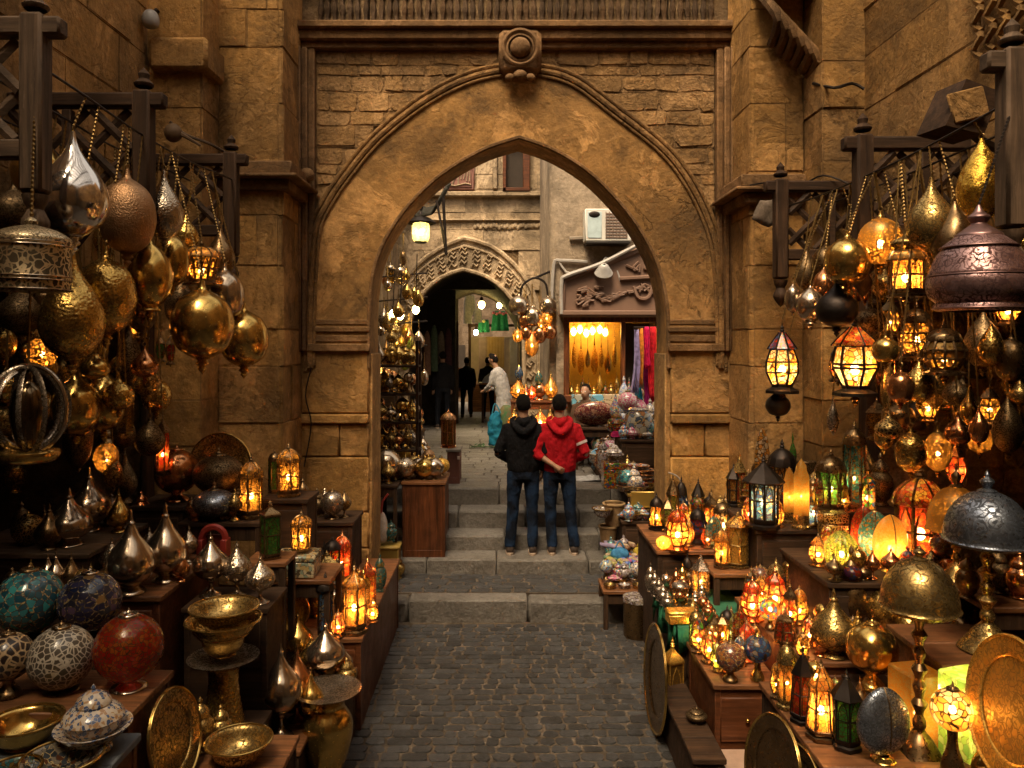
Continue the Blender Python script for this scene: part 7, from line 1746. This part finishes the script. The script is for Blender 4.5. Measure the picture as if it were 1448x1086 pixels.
L(995,906,862,20,A,'red','small lit red lantern at the back left of the chest',roof='ogee')
L(1067,926,878,20,A,'amber','small lit amber lantern at the right edge of the chest')
R4 = random.Random(21)
for i in range(12):
    Y = R4.uniform(5.8,6.42); x = R4.uniform(1.34,1.62)
    stand(R4.choice(('jar','gourd','ball')),CX+x*F/Y,500,500-R4.uniform(22,36),R4.uniform(13,20),K,R4.choice(('silvere','silver','brasse','copper','silverh')),'small metal trinket pot packed on the green cloth',cat='pot',name='trinket_pot',Y=Y,group='trinket pots packed on the green cloth')
# lit lamps hanging among the dark ones
hang('lantern',1258,418,476,34,5.5,'perf','lit pierced lantern in the shadow right of the red paned one',lit=True,fr='bronze',shape='belly')
hang('lantern',1312,540,596,30,5.6,'amberf','lit fretwork lantern hanging below the pierced globe',lit=True,fr='bronze')
hang('lantern',1400,540,600,32,5.3,'perf','lit pierced lantern hanging beside the orange stonework',lit=True,fr='bronze',shape='belly')
hang('lantern',1425,400,460,34,4.9,'amber','lit amber lantern at the right edge behind the plum dome',lit=True,fr='bronze')
hang('orb',1385,590,640,34,5.9,'perff','lit pierced ball before the orange stonework',lit=True)
hang('lantern',1185,480,540,26,5.9,'warm','small lit red lantern left of the red paned one',lit=True,fr='black',shape='belly')
hang('orb',1330,356,412,44,4.9,'brassh','hammered brass ball lamp beside the plum dome')
hang('onion',1250,376,420,34,5.3,'brasse','engraved brass onion lamp left of the six sided lantern')
hang('tear',1225,282,340,38,5.4,'silverh','pricked silver teardrop lamp behind the pierced ball')
hang('egg',1165,378,430,32,5.7,'copper','copper egg lamp between the silver egg and black onion')
GR = 'dim lamps packed in the shadow of the right stall'; GL = 'dim lamps packed in the shadow of the left stall'
for i in range(34):
    Y = R4.uniform(5.0,6.4); px = R4.uniform(1185,1445); y0 = R4.uniform(330,590); hh = R4.uniform(36,64)
    if px < 1225 and 430 < y0+hh/2 < 570: px += 90
    hang(R4.choice(('drop','orb','onion','tear','egg','flat')),px,y0,y0+hh,R4.uniform(22,42),Y,R4.choice(('bronze','bronzee','brasse','brass','brassh','copper','black')),'dim metal lamp hanging among many in the shadow of the right stall',fin=R4.random() < .6,group=GR)
for i in range(30):
    Y = R4.uniform(5.0,6.3); px = R4.uniform(0,225); y0 = R4.uniform(300,610); hh = R4.uniform(34,60)
    hang(R4.choice(('drop','orb','onion','tear','egg','flat')),px,y0,y0+hh,R4.uniform(22,42),Y,R4.choice(('bronze','bronzee','brasse','brass','brassh','copper')),'dim metal lamp hanging among many in the shadow of the left stall',fin=R4.random() < .6,group=GL)
# ------------------------------------------------------------------ more stock on the left
hang('lantern',196,420,480,30,5.4,'amberf','lit fretwork lantern glowing between the brass lamps at left',lit=True,fr='bronze')
hang('orb',60,470,520,40,5.0,'perff','lit pierced ball lamp glowing behind the ring lantern',lit=True)
hang('orb',150,620,668,34,5.6,'perff','lit pierced ball lamp low in the dark left shop',lit=True)
stand('goblet',332,736,688,22,1.522,'brasse','slim brass goblet between the filigree globe and lit lantern')
stand('jar',277,736,704,20,1.522,'copper','copper jar left of the filigree globe',cat='jar',name='lidded_jar')
stand('jar',446,872,828,22,L3,'brass','shiny brass jar left of the blue tower lantern',cat='jar',name='lidded_jar')
L(478,900,860,20,L3,'warm','small lit red lantern right of the blue tower lantern')
L(527,880,844,16,L3,'amber','tiny lit amber lantern at the counter edge',roof='cone')
L(509,846,798,22,L3,'warm','lit red and amber lantern behind the brightest one on the counter')
L(470,812,768,22,L3,'multi','painted lantern behind the orange red one',0,Y=7.0)
stand('jar',459,736,690,20,L3+.5,'silver','slim silver jar on the rear crate',cat='jar',name='lidded_jar',Y=7.3)
stand('goblet',487,738,690,20,L3+.5,'bronze','bronze goblet at the right end of the rear crate',Y=7.15)
stand('goblet',211,802,744,30,1.33,'silverh','pricked silver goblet between the two large flasks',Y=5.15)
stand('gourd',256,822,772,24,1.33,'copper','small copper flask at the edge of the brown table')
stand('gourd',158,822,760,34,1.33,'silverh','pricked silver flask left of the two large ones',Y=5.0)
stand('goblet',440,1031,946,36,.36,'brass','brass goblet at the street end of the low bench')
stand('goblet',339,1012,926,32,.36,'bronzee','dark goblet behind the brass drum')
stand('goblet',440,962,896,34,.5,'brassh','pitted brass goblet between the two front goblets')
stand('gourd',479,964,902,30,.5,'copper','copper flask at the counter foot')
stand('jar',312,1052,996,32,.70,'brasse','engraved brass lidded pot left of the open bowl',cat='pot',name='lidded_pot')
stand('gourd',70,776,712,38,1.48,'bronze','bronze flask left of the two dark silver ones on the crate')
stand('gourd',168,752,690,34,1.48,'brass','brass flask at the right of the dusty crate')
stand('ball',40,770,722,44,1.48,'brassp','pierced brass globe at the left of the dusty crate',ft='brass')

# ------------------------------------------------------------------ small things on the walls
t = thing('wall_box','slanting dark wooden box with a carved stone face high on the right wall','wall box',P(1345,160,4.7))
b = MB(); b.prism([(-.16,-.12),(.10,-.16),(.22,.10),(-.02,.16)],-.10,.14,Matrix.Rotation(PI/2,4,'X') @ Matrix.Rotation(.2,4,'Y')); b.build('housing', W_DARK, t)
b = MB(); b.box(-.10,.12,-.165,-.145,-.09,.09,.01,Matrix.Rotation(-.25,4,'Y')); b.build('carved_face', S_WALL, t)
b = MB(); b.tube([(.1,.0,-.1),(.3,.05,-.2),(.5,.05,-.12),(.9,.0,-.05)],.03,6,k=2); b.build('arm', M_['black'], t)
for pts, r_, lb, mt_ in (([P(945,668,7.70),P(960,676,7.69),P(966,700,7.69),P(950,735,7.70),P(946,775,7.70)],.008,'pale cable hanging down the face of the right pier',WP),
    ([P(440,520,7.68),P(432,560,7.68),P(440,600,7.68),P(430,660,7.68)],.007,'thin dark cable down the left pier',M_['black']),
    ([P(1150,118,6.85),P(1180,124,6.6),P(1205,118,6.62),P(1222,126,6.6)],.014,'loose cable lying along the right buttress ledge',M_['black']),
    ([P(1060,262,6.98),P(1090,258,6.9),P(1130,262,6.8),P(1165,248,6.6),P(1205,262,6.5)],.008,'thin wire strung along the right cornice',M_['black']),
    ([P(345,232,6.9),P(300,205,6.6),P(262,190,6.55),P(240,172,6.5)],.012,'twisted dry branch lying on the left cornice',W_GREY)):
    b = MB(); b.tube(pts, r_, 6, k=4); tag(b.build('dry_branch' if 'branch' in lb else 'cable', mt_), lb, 'branch' if 'branch' in lb else 'cable')
t = thing('dried_gourd','round dried gourd stuck on the left wall above the dark bracket','gourd',P(245,188,6.52)); b = MB(); b.ball((0,0,0),(.075,.07,.08),14); b.build('shell', plain('dried_shell',(.11,.06,.025),.7), t); b = MB(); b.tube([(.05,0,0),(.12,.0,-.04),(.22,.03,-.10)],[.02,.015,.01],6,k=3); b.build('stalk', plain('dried_shell',(0,0,0)), t)
t = thing('security_light','small grey lamp fixed under the block on the left wall','wall lamp',P(213,30,6.55)); b = MB(); b.lathe([(.0,-.06),(.05,-.05),(.07,0),(.06,.06),(.03,.09),(0,.1)],14); b.build('housing', plain('grey_tin',(0,0,0)), t); b = MB(); b.tube([(0,0,.08),(0,.1,.14),(.0,.2,.14)],.015,6); b.build('arm', M_['black'], t)
t = thing('cloth_scrap','grey cloth scrap hanging from the right cornice','cloth',P(1075,283,6.85)); b = MB(); vs = [(i*.05-.02*j, .02*math.sin(i*2+j), -j*.06*(1-.1*abs(i-3))) for j in range(5) for i in range(6-0)]; b.add(vs,[(j*6+i,j*6+i+1,(j+1)*6+i+1,(j+1)*6+i) for j in range(4) for i in range(5)]); q = b.build('scrap', cloth('grey_scrap',(.16,.12,.09),None,12), t, 180); q.modifiers.new('thick','SOLIDIFY').thickness = .004

# ------------------------------------------------------------------ banks of small goods either side inside the arch
t = thing('shelving','open dark shelving unit crammed with brass lamps left of the lane','shelving',(-1.42,9.55,ZT[3])); TZ = (1.5,1.84,2.18,2.52)
b = MB()
for z in TZ: b.box(-.42,.42,-.17,.17,z-ZT[3]-.025,z-ZT[3],.004)
b.build('shelf_boards', W_DARK, t); b = MB()
for x in (-.42,.385):
    for y in (-.17,.135): b.box(x,x+.035,y,y+.035,0,TZ[3]+.3-ZT[3],.004)
b.build('posts', W_DARKZ, t)
def small(n, x0, x1, y0, y1, z, hs, mats, kinds, lb, nm, ct, grp, ws=(13,22), lit=0):
    for i in range(n):
        x = x0+(x1-x0)*(i+.5+R4.uniform(-.3,.3))/n; Y = R4.uniform(y0,y1); w_ = R4.uniform(*ws); kd = R4.choice(kinds)
        stand(kd,CX+x*F/Y,500,500-R4.uniform(*hs)*(.45 if kd in ('bowl','pot') else 1),w_,z+.003,R4.choice(mats),lb,cat=ct,name=nm,Y=Y,group=grp)
BM = ('brass','gold','brasse','silver','copper','silvere','brassh','brass')
for z in TZ:
    for yy in ((9.42,9.5),(9.6,9.68)): small(6,-1.80,-1.04,yy[0],yy[1],z,(22,36),BM,('gourd','jar','goblet','ball'),'small metal lamp packed among many on the left racks beyond the arch','small_lamp','lamp',GRP)
small(7,-1.38,-1.16,8.55,9.2,zc_,(20,40),BM,('gourd','jar','goblet'),'small metal lamp packed among many on the left racks beyond the arch','small_lamp','lamp',GRP)
for i in range(22):
    px = R4.uniform(536,596); y0 = R4.uniform(372,500); Y = R4.uniform(9.6,11.5)
    hang(R4.choice(('orb','tear','drop','onion')),px,y0,y0+R4.uniform(14,28),R4.uniform(9,18),Y,R4.choice(BM),'small metal lamp hanging among many above the left racks beyond the arch',top=y0-R4.uniform(10,24),fin=False,group='small lamps hanging above the left racks')
MW = [MO['pot'],MO['blue'],MO['shell'],MO['multi'],MO['teal'],PK,MO['redbr'],MO['pot'],
      mosaic('white_blue_ware',[(.5,.47,.45),(.12,.2,.42),(.45,.42,.42),(.3,.34,.45)],60,.04,(.4,.38,.36),.2), mosaic('pink_white_ware',[(.5,.12,.22),(.5,.45,.42),(.4,.05,.14)],60,.04,(.3,.2,.2),.2)]
GW = 'painted wares heaped beside the steps'; LW = 'small painted ware heaped among many at the stall right of the steps'
WK = ('bowl','bowl','pot','jar','ball')
small(9,1.30,1.60,8.70,9.2,zt2,(20,34),MW,WK,LW,'painted_ware','ware',GW,(16,26))
small(10,1.30,1.62,10.0,11.5,1.13,(26,54),MW,WK,LW,'painted_ware','ware',GW,(14,24))
small(8,1.44,1.80,9.30,9.42,zP,(22,40),MW,('pot','jar','ball'),LW,'painted_ware','ware',GW,(14,22))
small(8,1.33,1.60,8.44,8.58,.86,(16,30),MW,('bowl','jar','pot'),LW,'painted_ware','ware',GW,(16,26))
small(7,1.14,1.58,8.30,8.38,.50,(24,38),MW,('bowl','jar','pot'),LW,'painted_ware','ware',GW,(16,26))
small(6,1.02,1.40,7.80,7.88,zBd,(20,34),MW,('jar','pot','ball'),LW,'painted_ware','ware',GW,(14,24))
for k,(x,y,n) in enumerate(((1.44,8.78,5),(1.52,8.92,7),(1.36,9.05,6),(1.36,10.25,7),(1.42,10.6,9))):
    for j in range(n):
        w_ = 30-j*1.2-k; stand('bowl',CX+x*F/y,500,492,w_,(zt2 if y < 9.9 else 1.13)+.004+j*.034,MW[(j*3+k)%len(MW)],('painted plate in the short stack nearest the table front','painted plate in the tall stack behind the short one','painted plate in the stack at the aisle corner of the table','painted plate in the near stack on the long platform','painted plate in the tallest stack on the long platform')[k],cat='plate',name='painted_plate',Y=y,rim='copper',group=('short plate stack','tall plate stack','aisle plate stack','near platform plate stack','tallest plate stack')[k])
for i,(x,y,z,c1,lb) in enumerate(((1.24,8.14,.52,(.06,.22,.42),'blue woven bag slumped on the slippers board'),(1.48,8.2,.52,(.42,.30,.04),'yellow cloth bag slumped at the back of the slippers board'),(1.56,8.05,.52,(.30,.08,.28),'purple cloth bag slumped at the right of the slippers board'))):
    b = MB(); b.ball((0,0,.06),(.10,.08,.075),14); b.tube([(-.05,0,.12),(0,.01,.2),(.05,0,.12)],.008,6,k=3); q = b.build('cloth_bag', cloth('bag_cloth_%s'%'xyz'[i], c1, sc(c1,.6), 16), None, 180, (x,y,z)); tag(q,lb,'bag')

GB = 'brass lamps crowded behind the tall dome lamp'; LB = 'brass lamp crowded among others on the table behind the tall dome lamp'
small(6,2.45,3.0,4.78,4.88,.857,(46,74),('brass','bronze','brasse','brassh','copper'),('gourd','jar','ball'),LB,'brass_lamp','lamp',GB,(32,44))
GS = 'little goods along the front of the leaf lamp shelf'
small(9,2.14,2.95,5.04,5.1,1.25,(26,50),('bronze','brasse','brass','copper',G_['purple'],MO['redbr'],'bronzee'),('gourd','jar','ball','goblet'),'small lamp in the row along the front edge of the leaf lamp shelf','small_lamp','lamp',GS,(20,28))

def smallL(n, x0, x1, y0, y1, z, hs, gl, lb, grp, ws=(20,28), lit=.6):
    for i in range(n):
        x = x0+(x1-x0)*(i+.5+R4.uniform(-.25,.25))/n; Y = R4.uniform(y0,y1)
        stand('lantern',CX+x*F/Y,500,500-R4.uniform(*hs),R4.uniform(*ws),z+.003,R4.choice(gl),lb,lit=R4.random() < lit,fr=R4.choice(('bronze','black','brasse')),shape=R4.choice(('belly','box','tall','taper')),roof=R4.choice(('dome','cone','ogee')),Y=Y,group=grp)
GLS = ('warm','red','orange','amber','multi','green','blue','lime','purple','teal')
smallL(12,1.84,2.66,5.74,5.9,.857,(44,76),GLS,'small coloured lantern packed among others behind the red cluster','coloured lanterns packed behind the red cluster')
smallL(9,1.40,2.15,7.2,7.4,1.05,(46,84),GLS,'small coloured lantern packed among others at the right pier','coloured lanterns packed at the right pier',(18,26))
smallL(8,1.36,1.72,5.44,5.56,.65,(34,58),GLS,'small coloured lantern packed among others at the back of the chest','coloured lanterns packed at the back of the chest',(16,24))
smallL(7,2.02,2.5,6.78,6.95,1.34,(44,84),GLS,'small coloured lantern packed among others behind the blue paned lantern','coloured lanterns packed behind the blue paned lantern',(20,28),.4)
smallL(7,2.56,3.05,6.3,6.46,1.50,(40,80),GLS,'small coloured lantern packed among others behind the turquoise tower','coloured lanterns packed behind the turquoise tower',(20,28),.4)
smallL(7,-1.86,-1.36,6.45,6.85,.69,(44,80),('amber','amberf','warm','multi','green'),'small lantern packed among others at the back of the left counter','lanterns packed at the back of the left counter',(18,26),.35)
small(8,-2.92,-2.28,4.54,4.66,1.33,(30,56),('bronze','brass','silver','copper','brasse'),('gourd','jar','ball','goblet'),'small metal pot in the row along the brown table left of the big flasks','small_pot','pot','small pots in a row on the brown table',(22,32))
small(7,-1.88,-1.40,5.9,6.35,.69,(36,62),('bronze','brass','silver','brasse'),('gourd','jar','goblet'),'small metal lamp packed behind the little table on the left counter','small_lamp','lamp','small lamps packed behind the little table on the left counter',(20,30))
small(6,-2.26,-1.92,5.6,5.66,1.52,(20,32),('bronze','brass','copper'),('jar','ball'),'tiny metal pot on the dark board beside the filigree globe','tiny_pot','pot','tiny pots on the dark board',(13,18))
small(8,-1.60,-1.06,5.2,5.44,.5,(36,60),('bronze','brass','silver','brasse','copper'),('gourd','goblet','jar'),'brass lamp crowded on the stepped box against the left counter','small_lamp','lamp','brass lamps crowded on the stepped box',(24,34))
small(5,-1.76,-1.4,3.56,3.66,.70,(26,40),('bronze','brasse','brass'),('jar','ball'),'small brass pot in the shadow behind the leaning tray','small_pot','pot','small pots behind the leaning tray',(24,34))
for i in range(14):
    Y = R4.uniform(4.5,5.4); px = R4.uniform(0,215); y0 = R4.uniform(380,590); hh = R4.uniform(40,64)
    hang(R4.choice(('drop','orb','tear','flat')),px,y0,y0+hh,R4.uniform(26,44),Y,R4.choice(('brasse','brass','brassh','copper','brassp')),'dim metal lamp hanging among many in the shadow of the left stall',fin=True,group=GL)
for i in range(12):
    Y = R4.uniform(4.4,5.6); px = R4.uniform(1225,1445); y0 = R4.uniform(440,590); hh = R4.uniform(36,60)
    hang(R4.choice(('drop','orb','tear','onion')),px,y0,y0+hh,R4.uniform(24,40),Y,R4.choice(('brasse','brass','brassh','copper','brassp')),'dim metal lamp hanging among many in the shadow of the right stall',fin=True,group=GR)
# taller heap on the long platform right of the two men
table('wooden_crate','crate lifting the rear heap of painted wares on the long platform',1.58,2.1,10.0,11.6,1.52,W_DARK,W_DARK,'chest',1.132,'crate')
small(9,1.60,2.05,10.05,10.2,1.52,(28,54),MW,WK,LW,'painted_ware','ware',GW,(18,30)); small(9,1.60,2.05,10.5,10.9,1.52,(40,70),MW,WK,LW,'painted_ware','ware',GW,(18,30)); small(7,1.60,2.05,11.1,11.5,1.52,(50,84),MW,('jar','ball','goblet','gourd'),LW,'painted_ware','ware',GW,(16,26))
small(8,1.30,1.56,10.1,10.9,1.13,(26,48),MW,WK,LW,'painted_ware','ware',GW,(16,26)); small(7,1.42,1.62,8.68,9.15,zt2,(26,46),MW,('pot','jar','ball'),LW,'painted_ware','ware',GW,(18,28))
# dim stock and garments inside the passage
for i,(px,y0,y1,c1,lb) in enumerate(((604,470,530,(.10,.05,.03),'brown garment hanging nearest in the passage shadow'),(614,462,525,(.05,.07,.04),'olive garment hanging second in the passage shadow'),(624,470,535,(.12,.09,.06),'tan garment hanging third in the passage shadow'),(634,466,520,(.07,.03,.03),'maroon garment hanging deepest in the passage shadow'))):
    o = P(px,y0,16.9+.35*i); s_ = o.y/F; b = MB(); b.lathe([(5.5*s_,-(y1-y0)*s_),(5*s_,-(y1-y0)*s_*.5),(4.6*s_,-(y1-y0)*s_*.15),(2*s_,0),(.01,.03)],14,sy=.4,flute=(5,.2)); tag(b.build('hanging_robe', cloth('passage_garment_%s'%'abcd'[i], c1, None, 10), None, 180, o), lb, 'robe')
bare_bulb(673,470,23.0,'small bulb glowing over the far stall counter',.07,.5)
bare_bulb(706,432,21.6,'bulb beside the large green cloth in the far lane',.07,.5)
far('woman in a red top far off beyond the passage', 677, 25.5, 1.55, cloth('dull_red_top',(.20,.03,.02)), NAVY, .4, hood=False)
